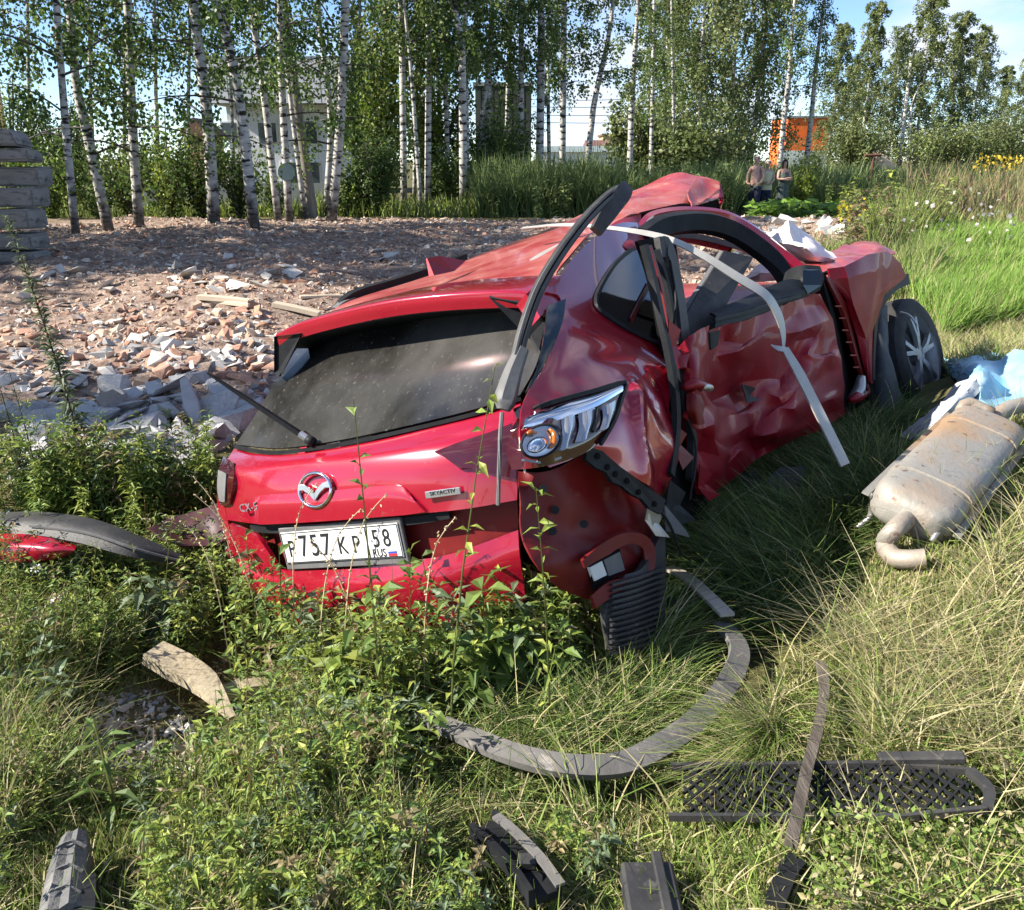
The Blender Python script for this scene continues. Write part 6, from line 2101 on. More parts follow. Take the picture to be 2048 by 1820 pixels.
strip([(1634, 1385), (1640, 1440), (1628, 1520), (1606, 1605), (1588, 1690), (1572, 1765)], .024, .016, M_STICK, 'bent_bar', 'slightly bent weathered dark stick lying across the black grille', 'bar', .09)
strip([(1590, 1765), (1570, 1790), (1545, 1850)], .035, .02, M_BLK, 'dark_bar_end', 'short black bar end at the bottom edge under the bent bar', 'bar', .05)

# black mesh grille
ga, gb = G(1335, 1652), G(1940, 1656)
gc = (ga + gb) / 2
gc[2] += .095
gr = empty('mesh_grille', gc)
tag(gr, 'black honeycomb bumper grille lying flat in the grass', 'grille')
ex_ = gb - ga
Lg = np.linalg.norm(ex_) * 1.0
ex_ /= Lg
ey_ = np.cross((0, 0, 1), ex_)
ey_ /= np.linalg.norm(ey_)
ez_ = np.cross(ex_, ey_)


def gp(u, v, w=0.0): return gc + ex_ * u + ey_ * v + ez_ * w


hw, hl = .082, Lg / 2
DEBRIS.append((np.array([ga, gb])[:, :2], hw))


def taper(u): return hw * (1 - .30 * max(0, (u / hl - .45) / .55))


mb = MB()
nrow, pitch = 9, .030
for i in range(int(2 * hl / pitch) + 1):
    u0 = -hl + i * pitch
    for j in range(nrow):
        v0 = -hw + (j + .5) * 2 * hw / nrow
        dv = 2 * hw / nrow / 2
        uu = u0 + (pitch / 2 if j % 2 else 0)
        if abs(v0) > taper(uu) - .008 or abs(uu) > hl - .02: continue
        for sx in (-1, 1):
            mb.sweep([gp(uu, v0 - dv * sx), gp(uu + pitch / 2, v0 + dv * sx)], [(-.0022, -.004), (.0022, -.004), (.0022, .004), (-.0022, .004)], smooth=1, caps=False)
mb.build('honeycomb', M_BLK, gr)['kind'] = 'stuff'
for s_ in (-1, 1):
    MB().sweep([gp(u, s_ * taper(u)) for u in np.linspace(-hl, hl, 12)], [(-.006, -.007), (.006, -.007), (.005, .007), (-.005, .007)], smooth=1).build('grille_frame', M_BLKD, gr)
MB().sweep([gp(hl, -taper(hl)), gp(hl + .02, 0), gp(hl, taper(hl))], [(-.010, -.008), (.010, -.008), (.010, .008), (-.010, .008)], smooth=3).build('grille_end', M_BLKD, gr)
MB().box(gp(.22, hw + .004, .012), (.17, .028, .02), np.stack([ex_, ey_, ez_], 1)).build('grille_tab', M_BLKD, gr, bevel=.004)

# bars along the bottom edge
DEBRIS += [(np.array([G(958, 1695), G(1090, 1860)])[:, :2], .04), (np.array([G(1302, 1760), G(1302, 1850)])[:, :2], .06), (np.array([G(166, 1690), G(140, 1850)])[:, :2], .08), (np.array([G(318, 1372), G(480, 1480)])[:, :2], .07), (np.array([G(1480, 1020), G(1610, 1000)])[:, :2], .05),
           (np.array([G(1900, 840), G(2060, 780)])[:, :2], .15), (np.array([G(1820, 880), G(1960, 760)])[:, :2], .08)]
b1 = empty('torn_bracket', G(1020, 1790))
tag(b1, 'black channel bracket with pale edge at the bottom middle', 'bracket')
P = [G(a, b) + (0, 0, .085) for a, b in ((966, 1715), (1000, 1745), (1050, 1800), (1090, 1860))]
MB().sweep(P, [(-.035, -.015), (.035, -.015), (.035, .022), (.024, .022), (.024, .0), (-.024, .0), (-.024, .022), (-.035, .022)], smooth=3).build('channel', M_BLK, b1)
MB().sweep([p + (.028, 0, .024) for p in P], [(-.010, -.003), (.010, -.003), (.010, .003), (-.010, .003)], smooth=3).build('channel_edge', M_BAND, b1)
MB().box(P[2] + (0.005, 0, .012), (.035, .028, .02)).build('clip', M_BLKD, b1, bevel=.003)
b2 = empty('dark_block', G(1300, 1800))
tag(b2, 'dark grey ribbed plastic block half buried at the bottom edge', 'plastic part')
c = G(1302, 1862) + (0, 0, .06)
MB().box(c, (.10, .17, .05)).build('block_body', M_BLKD, b2, bevel=.006)
MB().box(c + (.02, .02, .028), (.02, .16, .014)).build('block_rib', M_BLKD, b2, bevel=.003)
b3 = empty('plastic_beam', G(150, 1760))
tag(b3, 'black dusty plastic beam poking out of the weeds at the lower left corner', 'plastic part')
M_BEAM = M('dusty_beam', (.055, .056, .058), (.13, .13, .128), scale=6, rough=.75, bump=.8, bscale=34, c3=(.24, .225, .20), scale3=14, f3=(.55, .75))
P = [G(a, b) + (0, 0, l) for a, b, l in ((164, 1735, .08), (150, 1800, .07), (138, 1890, .06))]
MB().sweep(P, [(-.040, -.05), (.040, -.05), (.042, .012), (.022, .03), (.004, .026), (-.012, .034), (-.036, .016)], smooth=5, scale=[.62, .85, .95, 1.05]).build('beam_body', M_BEAM, b3, auto=30)
for t in (.25, .55, .8):
    q = P[0] * (1 - t) + P[2] * t
    MB().sweep([q + (-.03, 0, .02), q + (0, .006, .032), q + (.03, 0, .022)], [(-.002, -.003), (.002, -.003), (.002, .003), (-.002, .003)], smooth=2).build('beam_rib', M_BEAM, b3)
P2 = [G(186, 1825) + (.0, 0, .07), G(182, 1890) + (.0, 0, .06)]
MB().sweep(P2, [(-.018, -.04), (.018, -.04), (.018, .02), (-.018, .02)], smooth=1).build('beam_flange', M_BLK, b3)

# weathered wood on the left foreground
M_OLDW = M('old_wood', (.30, .25, .17), (.44, .38, .27), scale=6, rough=.9, stretch=(1, 1, 1), bump=.7, bscale=26, c3=(.13, .11, .08), scale3=15, f3=(.58, .70), spec=.15)
P = [G(a, b) + (0, 0, l) for a, b, l in ((318, 1372, .13), (370, 1396, .12), (420, 1425, .11), (470, 1475, .07))]
cc = np.mean(P, 0)
o = MB().sweep([p - cc for p in P], [(-.045, -.018), (.05, -.02), (.048, .018), (-.04, .02)], smooth=4, scale=[1.0, 1.1, .9, .25]).build('broken_plank', M_OLDW, None)
o.location = cc
tag(o, 'broken weathered plank with splintered end lying on the bare soil', 'plank')
P = [G(a, b) + (0, 0, l) for a, b, l in ((430, 1432, .07), (490, 1420, .08), (555, 1405, .07))]
cc = np.mean(P, 0)
o = MB().sweep([p - cc for p in P], [(-.03, -.02), (.03, -.02), (.03, .02), (-.03, .02)], smooth=4, scale=[.5, 1.1, .7]).build('wood_scrap', M_OLDW, None)
o.location = cc
tag(o, 'shorter grey wood scrap crossing the end of the weathered plank', 'plank')
# bare soil lumps and gravel in the foreground
q = Gv(np.concatenate([sample_px([(150, 1400), (330, 1380), (420, 1480), (400, 1570), (130, 1600), (120, 1480)], 900), sample_px([(430, 1290), (600, 1260), (600, 1400), (430, 1420)], 500)]))
sz = np.clip(np.exp(rng.normal(size=len(q)) * .5) * .008, .003, .03)
q[:, 2] += sz * .3
tag(obj('gravel', scatter_stones(q, sz, np.where((np.arange(len(q)) < 900)[:, None], pick(PAL + GRY, len(q), .15), pick([(.10, .075, .05), (.16, .12, .085), (.2, .16, .11)], len(q), .2)), VAR, 'gravel')), kind='stuff')

# small scraps by the sill
for k, (pts, m_, lb, l) in enumerate([
    ([(1480, 950), (1512, 938), (1535, 985), (1510, 1010)], M_BLK, 'black plastic shard leaning against the crushed sill', .10),
    ([(1530, 960), (1560, 935), (1612, 932), (1596, 985), (1556, 1008)], M_BLKD, 'dark blue grey plastic shell in the grass below the door', .10),
    ([(1530, 1010), (1566, 1000), (1580, 1030), (1548, 1056)], M_GRYP, 'grey plastic splinter in the grass right of the sill', .04),
    ([(1402, 1028), (1428, 1012), (1452, 1040), (1436, 1062), (1406, 1056)], M_BAG, 'pinkish white scrap at the rear end of the sill', .05),
    ([(1530, 1002), (1566, 1004), (1560, 1030), (1534, 1036)], M_GLASS, 'glossy dark glass scrap beside the plastic shell', .06)]):
    yb = max(p[1] for p in pts)
    Z0 = pxl(G(sum(p[0] for p in pts) / len(pts), yb + 15))[2]
    P = [U(a, b, Z0 + (yb - b) * .0006) for a, b in pts]
    cc = np.mean(P, 0)
    o = MB().poly([p - cc for p in P], np.array([-.2, -.8, .5]), .008).build('plastic_scrap', m_, None)
    o.location = cc
    tag(o, lb, 'scrap')

# ================================================================== VEGETATION
M_GRASS = leafmat('grass_blade', trans=.25, rough=.6, spec=.2)
M_WEED = leafmat('weed_leaf', trans=.35, rough=.5, spec=.3)


def blades(P, h, w, lean, curve, col, segs=3, az=None):
    """grass blades: P (n,3), h,w (n,), lean horizontal throw as share of h, curve extra bend"""
    n = len(P)
    if P[0, 1] < 8: h = press(P, h)
    az = rng.uniform(0, 2 * np.pi, n) if az is None else az
    d = np.stack([np.cos(az), np.sin(az), np.zeros(n)], -1)
    fa = rng.uniform(0, np.pi, n)
    sx = np.stack([np.cos(fa), np.sin(fa), np.zeros(n)], -1)
    V = np.empty((n, (segs + 1) * 2, 3))
    for k in range(segs + 1):
        t = k / segs
        hz = h * (t * np.sqrt(np.maximum(.02, 1 - (lean * .95) ** 2)) - curve * t * t * .55)
        c = P + d * (h * lean * t ** 1.4 + h * curve * .45 * t * t)[:, None]
        c[:, 2] = P[:, 2] + np.maximum(hz, .006 + .02 * t)
        ww = w * (1 - .88 * t ** 1.5)
        V[:, 2 * k] = c - sx * ww[:, None] / 2
        V[:, 2 * k + 1] = c + sx * ww[:, None] / 2
    base = (np.arange(n) * (segs + 1) * 2)[:, None]
    F_ = np.concatenate([base + np.array([[2 * k, 2 * k + 1, 2 * k + 3, 2 * k + 2]]) for k in range(segs)], 0)
    Cc = np.concatenate([col] * segs, 0)
    return V.reshape(-1, 3), F_, Cc


def deb_dist(XY):
    """signed distance to the nearest piece of debris lying on the grass"""
    best = np.full(len(XY), 9.0)
    for pl_, w_ in DEBRIS:
        for a, b in zip(pl_[:-1], pl_[1:]):
            ab = b - a
            t = np.clip(((XY - a) @ ab) / (ab @ ab + 1e-9), 0, 1)
            best = np.minimum(best, np.linalg.norm(XY - a - t[:, None] * ab, axis=1) - w_)
    return best


def press(P, h):
    """grass heights, flattened at and just in front of debris"""
    away = P[:, :2] / np.linalg.norm(P[:, :2], axis=1, keepdims=True)
    d = np.minimum(deb_dist(P[:, :2]), np.minimum(deb_dist(P[:, :2] + away * .10), deb_dist(P[:, :2] + away * .2)))
    k = .12 + .88 * sst(0.0, .13, d)
    k = np.where((d < .02) & (rng.random(len(P)) < .09), .9, k)
    return h * k


def grass(name, parts, mat_=None):
    Vs, Fs, Cs, off = [], [], [], 0
    for V, F_, c in parts:
        Vs.append(V)
        Fs.append(F_ + off)
        Cs.append(c)
        off += len(V)
    o = obj(name, mesh_np(name, np.concatenate(Vs), np.concatenate(Fs), mat_ or M_GRASS, True, col=np.concatenate(Cs)))
    tag(o, kind='stuff')
    return o


G_STRAW = [(.40, .35, .19), (.34, .30, .15), (.46, .41, .25), (.30, .27, .12)]
G_LIME = [(.20, .27, .06), (.16, .23, .05), (.25, .31, .08), (.13, .20, .045)]
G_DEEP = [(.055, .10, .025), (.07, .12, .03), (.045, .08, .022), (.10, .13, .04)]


def mix(n, *sets):
    r = rng.random(n)
    out = np.zeros((n, 3))
    lo = 0
    for c, p in sets:
        m = (r >= lo) & (r < lo + p)
        out[m] = pick(c, int(m.sum()), .15)
        lo += p
    m = r >= lo
    if m.any(): out[m] = pick(sets[-1][0], int(m.sum()), .15)
    return out


def clumpy(q, f, thr, seed=3):
    """keep pixels where a world-space noise allows"""
    P = Gv(q)
    k = fbm(P[:, :2], f, 3, seed) + rng.normal(size=len(P)) * .25 > thr
    return P[k]


# --- the mown, half dry bank on the right
P = Gv(sample_px([(1330, 1560), (1480, 1420), (1610, 1310), (1720, 1200), (1740, 1080), (2090, 930), (2090, 1900), (1180, 1900), (1200, 1640)], 52000))
n = len(P)
nz_ = fbm(P[:, :2], 2.2, 3, 12)
c = mix(n, (G_STRAW, .50), (G_LIME, .50))
c2 = mix(n, (G_LIME, .66), (G_STRAW, .34))
c = np.where((nz_ > .15)[:, None], c2, c)
h = rng.uniform(.03, .12, n) * (1 + .45 * nz_)
bank = [blades(P, h, rng.uniform(.003, .0075, n), rng.uniform(.1, .97, n), rng.uniform(0, .9, n), c)]
P = Gv(sample_px([(1330, 1560), (1480, 1420), (1610, 1310), (1720, 1200), (1740, 1080), (2090, 930), (2090, 1900), (1180, 1900), (1200, 1640)], 9000))
n = len(P)
dd_ = deb_dist(P[:, :2])
P = P[(dd_ > .09) | (rng.random(n) < .10)]
n = len(P)
P[:, 2] += rng.uniform(.01, .05, n)
bank.append(blades(P, rng.uniform(.10, .34, n), rng.uniform(.0025, .005, n), rng.uniform(.6, 1.0, n), rng.uniform(0, .5, n), mix(n, (G_STRAW, .75), (G_LIME, .25))))
P = Gv(sample_px([(1750, 1060), (1880, 930), (2090, 830), (2090, 980)], 6000))
n = len(P)
bank.append(blades(P, rng.uniform(.10, .28, n), rng.uniform(.004, .007, n), rng.uniform(.1, .8, n), rng.uniform(0, .6, n), mix(n, (G_STRAW, .4), (G_LIME, .6))))
P = Gv(sample_px([(1750, 620), (2100, 560), (2100, 760), (1900, 760)], 14000))
n = len(P)
bank.append(blades(P, rng.uniform(.06, .2, n), rng.uniform(.005, .010, n), rng.uniform(.2, .9, n), rng.uniform(0, .6, n), mix(n, (G_STRAW, .6), (G_LIME, .4))))
grass('dry_grass', bank)

# --- small leafy clover patch on the bank bottom right
P = Gv(sample_px([(1620, 1700), (1800, 1690), (2090, 1540), (2090, 1900), (1600, 1900)], 3800))
P = P[deb_dist(P[:, :2]) > .03]
D = rng.normal(size=(len(P), 3)) * (1, 1, .4) + (0, 0, .5)
P[:, 2] += rng.uniform(.02, .12, len(P))
tag(obj('clover', leaves(P, D, rng.uniform(.009, .02, len(P)), .6, mix(len(P), (G_LIME, .75), (G_STRAW, .25)), 'clover', M_WEED)), kind='stuff')

# --- tall bright grass on the right, behind the tarp
P = Gv(sample_px([(1745, 560), (1800, 515), (1900, 455), (2100, 362), (2100, 640), (1880, 680), (1860, 640)], 38000))
n = len(P)
nz_ = fbm(P[:, :2], .8, 2, 4)
wf = 1 + .10 * np.maximum(0, P[:, 1] - 7)
grass('tall_grass', [blades(P, rng.uniform(.22, .50, n) * (1 + .4 * nz_), rng.uniform(.006, .012, n) * wf, rng.uniform(.05, .5, n), rng.uniform(.1, .7, n),
                            mix(n, ([(.16, .28, .045), (.20, .33, .06), (.12, .22, .035)], .75), (G_LIME, .15), (G_STRAW, .1)), az=rng.normal(size=n) * .8 + .5)])

# --- long combed grass in the shadow beside the car and in the ditch
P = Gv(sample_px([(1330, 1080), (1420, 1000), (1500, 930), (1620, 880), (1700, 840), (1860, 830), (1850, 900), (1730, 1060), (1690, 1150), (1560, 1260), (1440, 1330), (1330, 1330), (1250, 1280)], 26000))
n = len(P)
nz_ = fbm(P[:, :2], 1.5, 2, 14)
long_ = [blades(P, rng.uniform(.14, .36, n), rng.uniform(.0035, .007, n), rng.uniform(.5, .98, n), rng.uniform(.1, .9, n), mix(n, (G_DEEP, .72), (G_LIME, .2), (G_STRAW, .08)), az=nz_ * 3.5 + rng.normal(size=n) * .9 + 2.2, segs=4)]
P = Gv(sample_px([(1180, 1250), (1330, 1250), (1480, 1400), (1420, 1560), (1250, 1610), (860, 1600), (700, 1500), (760, 1350)], 13000))
n = len(P)
nz_ = fbm(P[:, :2], 1.5, 2, 15)
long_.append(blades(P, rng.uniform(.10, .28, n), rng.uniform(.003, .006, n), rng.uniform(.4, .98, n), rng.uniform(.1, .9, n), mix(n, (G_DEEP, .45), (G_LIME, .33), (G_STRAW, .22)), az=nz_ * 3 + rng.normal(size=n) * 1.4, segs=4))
# flopped tufts that catch the light between strip and bar
for (px, py, k, hh, aa) in [(1560, 1490, 900, .42, 4.0), (1500, 1560, 700, .40, 3.8), (1600, 1430, 600, .35, 4.4), (1360, 1190, 500, .5, .6), (1280, 1330, 500, .45, 1.2), (1180, 1650, 500, .35, 2.6), (1220, 1760, 900, .3, 3.5), (1140, 1790, 700, .3, 2.2), (1440, 985, 260, .32, 1.2), (1420, 1010, 200, .3, 2.4)]:
    q = np.array([[px, py]]) + rng.normal(size=(k, 2)) * (26, 16)
    P = Gv(q)
    long_.append(blades(P, rng.uniform(.5, 1.1, k) * hh, rng.uniform(.003, .006, k), rng.uniform(.3, .9, k), rng.uniform(.4, 1.0, k), mix(k, (G_LIME, .55), (G_STRAW, .3), (G_DEEP, .15)), az=rng.normal(size=k) * .75 + aa, segs=4))
grass('long_grass', long_)

# --- left and centre foreground: low grass under the weeds
P = Gv(sample_px([(-40, 1120), (480, 1110), (640, 1200), (1180, 1230), (760, 1400), (820, 1560), (1180, 1640), (1180, 1900), (-40, 1900)], 42000))
n = len(P)
uu = np.array([(CXP + F * (p[0]) / ((p - CAM) @ FWD), CYP - F * ((p - CAM) @ UPV) / ((p - CAM) @ FWD)) for p in P])
bare = 1.3 * np.exp(-((uu[:, 0] - 275) / 165) ** 2 - ((uu[:, 1] - 1490) / 110) ** 2) + 1.2 * np.exp(-((uu[:, 0] - 510) / 105) ** 2 - ((uu[:, 1] - 1345) / 95) ** 2)
keep = rng.random(n) > bare * 1.3
P = P[keep]
n = len(P)
nz_ = fbm(P[:, :2], 2.0, 3, 18)
grass('grass', [blades(P, rng.uniform(.06, .30, n) * (1 + .5 * nz_), rng.uniform(.003, .006, n), rng.uniform(.1, .9, n), rng.uniform(0, .9, n), mix(n, (G_LIME, .5), (G_STRAW, .36), (G_DEEP, .14)))])


# --- weeds: stem + leaves
def weed_arrays(B, h, nleaf, lsize, cols, lean=None, asp=.34, spread=1.0, stemc=(.16, .18, .06), sw=.004, top=.0, r=rng, up=.3):
    """leaf rows spiralling up a bent stem: arrays P,D,size,asp,col and the stem ribbon"""
    lean = r.normal(size=2) * .16 if lean is None else np.asarray(lean)
    t = np.sort(r.uniform(.08, 1.0, nleaf))
    bend = np.stack([lean[0] * t ** 1.6 * h, lean[1] * t ** 1.6 * h, t * h], -1)
    az = np.arange(nleaf) * 2.4 + r.uniform(0, 6.28)
    D = np.stack([np.cos(az), np.sin(az), r.normal(size=nleaf) * .35 + up - .5 * (1 - t)], -1)
    size = lsize * (1 - top * t) * r.uniform(.6, 1.25, nleaf) * spread
    c = np.clip(np.array(cols)[r.integers(0, len(cols), nleaf)] * (1 + r.normal(size=(nleaf, 1)) * .15), .006, .8)
    ts = np.linspace(0, 1, 5)
    st = B + np.stack([lean[0] * ts ** 1.6 * h, lean[1] * ts ** 1.6 * h, ts * h], -1)
    fa = r.uniform(0, 3.14)
    sx = np.array([math.cos(fa), math.sin(fa), 0]) * sw / 2
    SV = np.concatenate([np.stack([p - sx * (1.2 - .9 * k), p + sx * (1.2 - .9 * k)]) for p, k in zip(st, ts)])
    SF = np.array([[2 * k, 2 * k + 1, 2 * k + 3, 2 * k + 2] for k in range(4)])
    # second ribbon at right angles so that the stem shows from everywhere
    sy = np.array([-math.sin(fa), math.cos(fa), 0]) * sw / 2
    SV2 = np.concatenate([np.stack([p - sy * (1.2 - .9 * k), p + sy * (1.2 - .9 * k)]) for p, k in zip(st, ts)])
    SV = np.concatenate([SV, SV2])
    SF = np.concatenate([SF, SF + 10])
    return B + bend, D, size, asp, c, SV, SF, np.tile(np.array(stemc), (8, 1))


def leaf_fold(P, D, size, asp, col):
    """leaf of two halves folded along the midrib, drooping: (V,F,C)"""
    n = len(P)
    D = D / (np.linalg.norm(D, axis=1, keepdims=True) + 1e-9)
    upv = np.tile(np.array([0, 0, 1.0]), (n, 1)) + rng.normal(size=(n, 3)) * .35
    Sx = np.cross(D, upv)
    Sx /= np.linalg.norm(Sx, axis=1, keepdims=True) + 1e-9
    Nz = np.cross(Sx, D)
    s = np.asarray(size)[:, None]
    asp = np.broadcast_to(np.asarray(asp, float), (n,))[:, None]
    mid = P + D * s * .45 + Nz * s * .06
    tip = P + D * s - np.array([0, 0, 1]) * s * .18
    L_ = mid + Sx * s * asp * .5 + Nz * s * .07
    R_ = mid - Sx * s * asp * .5 + Nz * s * .07
    V = np.stack([P, L_, tip, R_, mid], 1)
    b = (np.arange(n) * 5)[:, None]
    F_ = np.concatenate([b + np.array([[0, 4, 2, 1]]), b + np.array([[0, 3, 2, 4]])])
    return V.reshape(-1, 3), F_, np.concatenate([col, col])


def weeds_mesh(name, items, mat_=None, origin=np.zeros(3)):
    Vs, Fs, Cs, off = [], [], [], 0
    for P, D, size, asp, c, SV, SF, SC in items:
        V, F_, C_ = leaf_fold(P, D, size, asp, c)
        for a, b, d in ((V, F_, C_), (SV, SF, SC)):
            Vs.append(a - origin)
            Fs.append(b + off)
            Cs.append(d)
            off += len(a)
    return mesh_np(name, np.concatenate(Vs), np.concatenate(Fs), mat_ or M_WEED, False, col=np.concatenate(Cs))


W_GRN = [(.12, .195, .045), (.15, .23, .055), (.10, .165, .04), (.19, .27, .07)]
W_BLU = [(.14, .19, .105), (.16, .215, .12), (.12, .17, .085)]
W_YEL = [(.25, .31, .06), (.21, .28, .05), (.32, .36, .075), (.18, .25, .05)]
W_DRY = [(.32, .26, .14), (.26, .20, .10), (.22, .18, .10)]

items = []
for poly, k, hr, ls, nl in [
    ([(-30, 1130), (330, 1130), (430, 1250), (420, 1330), (100, 1400), (-30, 1480)], 480, (.08, .28), (.018, .042), (22, 44)),
    ([(-30, 1480), (120, 1440), (150, 1620), (500, 1560), (560, 1700), (1180, 1720), (1180, 1900), (-30, 1900)], 560, (.05, .20), (.016, .040), (14, 34)),
    ([(440, 1480), (620, 1420), (780, 1460), (860, 1580), (560, 1680), (430, 1570)], 260, (.10, .30), (.022, .055), (18, 34)),
    ([(570, 1300), (1180, 1330), (1160, 1400), (790, 1480), (600, 1430)], 280, (.14, .38), (.028, .07), (20, 38)),
    ([(480, 1250), (860, 1270), (1150, 1280), (1160, 1340), (560, 1340)], 220, (.16, .36), (.03, .07), (20, 38)),
    ([(330, 1150), (560, 1190), (620, 1260), (430, 1280), (350, 1240)], 170, (.12, .32), (.02, .048), (20, 38)),
    ([(-30, 1000), (140, 985), (440, 985), (460, 1060), (300, 1060), (-30, 1030)], 220, (.16, .42), (.028, .06), (26, 44))]:
    Pw = Gv(sample_px(poly, k))
    for p in Pw:
        x, y, _ = pxl(p)
        if math.exp(-((x - 275) / 140) ** 2 - ((y - 1500) / 100) ** 2) > .35 or math.exp(-((x - 510) / 95) ** 2 - ((y - 1350) / 85) ** 2) > .45: continue
        if deb_dist(p[None, :2])[0] < .05 or deb_dist(p[None, :2] * (1 + .12 / np.linalg.norm(p[:2])))[0] < .0: continue
        f = float(fbm(p[None, :2], 1.6, 2, 21)[0])
        cs = W_GRN + W_YEL if f < .0 else W_YEL + W_GRN[3:]
        if R.random() < .16: cs = W_BLU
        if R.random() < .12: cs = W_DRY
        items.append(weed_arrays(p, R.uniform(*hr), R.randint(*nl), R.uniform(*ls), cs, asp=R.uniform(.2, .42)))
for px, py in np.concatenate([sample_px([(-30, 1180), (420, 1180), (560, 1300), (100, 1420), (-30, 1500)], 46), sample_px([(-30, 1500), (130, 1480), (140, 1700), (640, 1620), (900, 1700), (900, 1800), (-30, 1850)], 40), sample_px([(560, 1400), (800, 1450), (820, 1560), (600, 1620)], 22)]):
    p = G(px, py)
    if deb_dist(p[None, :2])[0] < .06 or deb_dist(p[None, :2] * (1 + .2 / np.linalg.norm(p[:2])))[0] < .0: continue
    items.append(weed_arrays(p, R.uniform(.22, .5), R.randint(26, 46), R.uniform(.028, .055), W_YEL + W_GRN[1:2], asp=R.uniform(.12, .22), sw=.0035, top=.5, stemc=(.22, .22, .08) if R.random() < .6 else (.20, .12, .07)))
tag(obj('weeds', weeds_mesh('weeds', items)), kind='stuff')


def plant(name, px, py, top_py, nleaf, ls, cols, label, group, asp=.32, lean=(0, 0), stemc=(.16, .18, .06), sw=.006, top=.5, nst=1, up=.35, cat='plant', spread=.05):
    """a single plant from its foot pixel to the height of its tip"""
    B = G(px, py)
    z_ = pxl(B)[2]
    h = abs((py - top_py) * z_ / F / math.cos(PIT) * 1.0)
    h *= 1.05
    it = []
    for k in range(nst):
        b = B + np.array([R.gauss(0, spread), R.gauss(0, spread), 0]) * (nst > 1)
        b[2] = gz(b[0], b[1]) - .01
        it.append(weed_arrays(b, h * (1 if k == 0 else R.uniform(.5, .95)), nleaf, ls, cols, lean=(lean[0] + R.gauss(0, .05) * (nst > 1), lean[1] + R.gauss(0, .05) * (nst > 1)), asp=asp, stemc=stemc, sw=sw, top=top, up=up))
    o = obj(name, weeds_mesh(name, it, origin=B))
    o.location = B
    tag(o, label, cat, group)
    return o


W_MUG = [(.085, .115, .06), (.10, .13, .075), (.07, .095, .05)]
gW = 'single weeds standing out'
plant('tall_weed', 188, 1010, 505, 420, .10, [(.12, .16, .085), (.15, .19, .10), (.10, .13, .07)], 'tall single feathery weed with a dark stem in front of the rubble', gW, asp=.26, lean=(-.13, 0), stemc=(.07, .04, .035), sw=.012, top=.62, up=.45)
plant('tall_weed', 45, 1020, 760, 150, .06, W_MUG, 'greyish feathery weed at the left edge in front of the slabs', gW, asp=.18, lean=(-.05, 0), stemc=(.09, .06, .04), sw=.008, top=.6, nst=3)
for i, (px, py, tp, lb) in enumerate([(430, 1035, 805, 'tallest yellow green weed next to the left tail light'), (405, 1030, 860, 'yellow green weed just left of the tallest one beside the car'), (290, 1040, 850, 'bushy yellow green weed in front of the middle of the heap'),
                                      (330, 1040, 900, 'yellow green weed between the heap and the bent maroon sheet'), (210, 1045, 840, 'bright weed right of the tall single feathery weed'), (120, 1045, 900, 'leafy weed left of the tall single feathery weed'),
                                      (60, 1045, 930, 'low leafy weed above the left end of the torn bumper'), (250, 1050, 940, 'low leafy weed above the right end of the torn bumper'), (375, 1045, 940, 'small leafy weed touching the bent maroon sheet')]):
    plant('leafy_weed', px, py, tp, 70, .075, W_YEL if i % 3 else W_YEL + W_GRN, lb, 'yellow green weeds behind the torn bumper', asp=.22, lean=(R.gauss(0, .06), 0), nst=5, top=.45, sw=.005, spread=.07)
plant('climbing_weed', 768, 1500, 842, 26, .055, W_GRN, 'thin leafy stem standing in front of the number plate', gW, asp=.45, lean=(-.03, .02), sw=.007, top=.35)
plant('climbing_weed', 900, 1500, 790, 34, .05, W_YEL, 'tall leafy stem reaching up to the foot of the torn rail', gW, asp=.42, lean=(.12, .02), sw=.007, top=.3)
plant('climbing_weed', 1100, 1480, 985, 36, .06, W_YEL, 'bright leafy stem in front of the bare red corner', gW, asp=.3, lean=(-.06, .0), sw=.006, top=.2)
plant('climbing_weed', 560, 1400, 1080, 30, .06, W_GRN, 'leafy weed at the lower left corner of the tailgate', gW, asp=.45, nst=4, sw=.006, top=.2)
plant('climbing_weed', 850, 1420, 1085, 26, .065, W_GRN, 'broad leaved weed below the right end of the number plate', gW, asp=.45, nst=4, sw=.006, top=.2)
plant('climbing_weed', 500, 1380, 1060, 40, .05, W_GRN + W_YEL, 'dense weed hiding the lower left rear corner of the car', gW, asp=.4, nst=5, sw=.006, top=.2)
plant('thistle_weed', 330, 1300, 1120, 26, .10, W_BLU, 'blue grey broad leaved thistle left of the bare soil', gW, asp=.4, nst=4, sw=.008, top=.2, up=.1)
plant('thistle_weed', 235, 1640, 1420, 18, .11, W_GRN, 'upright thick stemmed weed in front of the gravel patch', gW, asp=.22, nst=1, sw=.012, top=.3, lean=(-.05, 0))
plant('thistle_weed', 60, 1440, 1270, 24, .09, W_BLU, 'grey green leafy weed at the left edge below the bumper', gW, asp=.35, nst=4, sw=.008, top=.2)
plant('broadleaf_weed', 960, 1420, 1170, 22, .12, W_GRN, 'broad leaved weed in the dark hollow behind the car', gW, asp=.42, nst=4, sw=.008, top=.2, up=.1)
plant('broadleaf_weed', 720, 1480, 1180, 24, .10, W_GRN + W_YEL, 'tangle of broad leaves left of the dark hollow', gW, asp=.4, nst=5, sw=.008, top=.2, up=.1)
plant('broadleaf_weed', 740, 1600, 1490, 20, .10, W_GRN, 'low broad leaved weed at the left end of the curved grey strip', gW, asp=.4, nst=3, sw=.006, top=.2, up=.1)
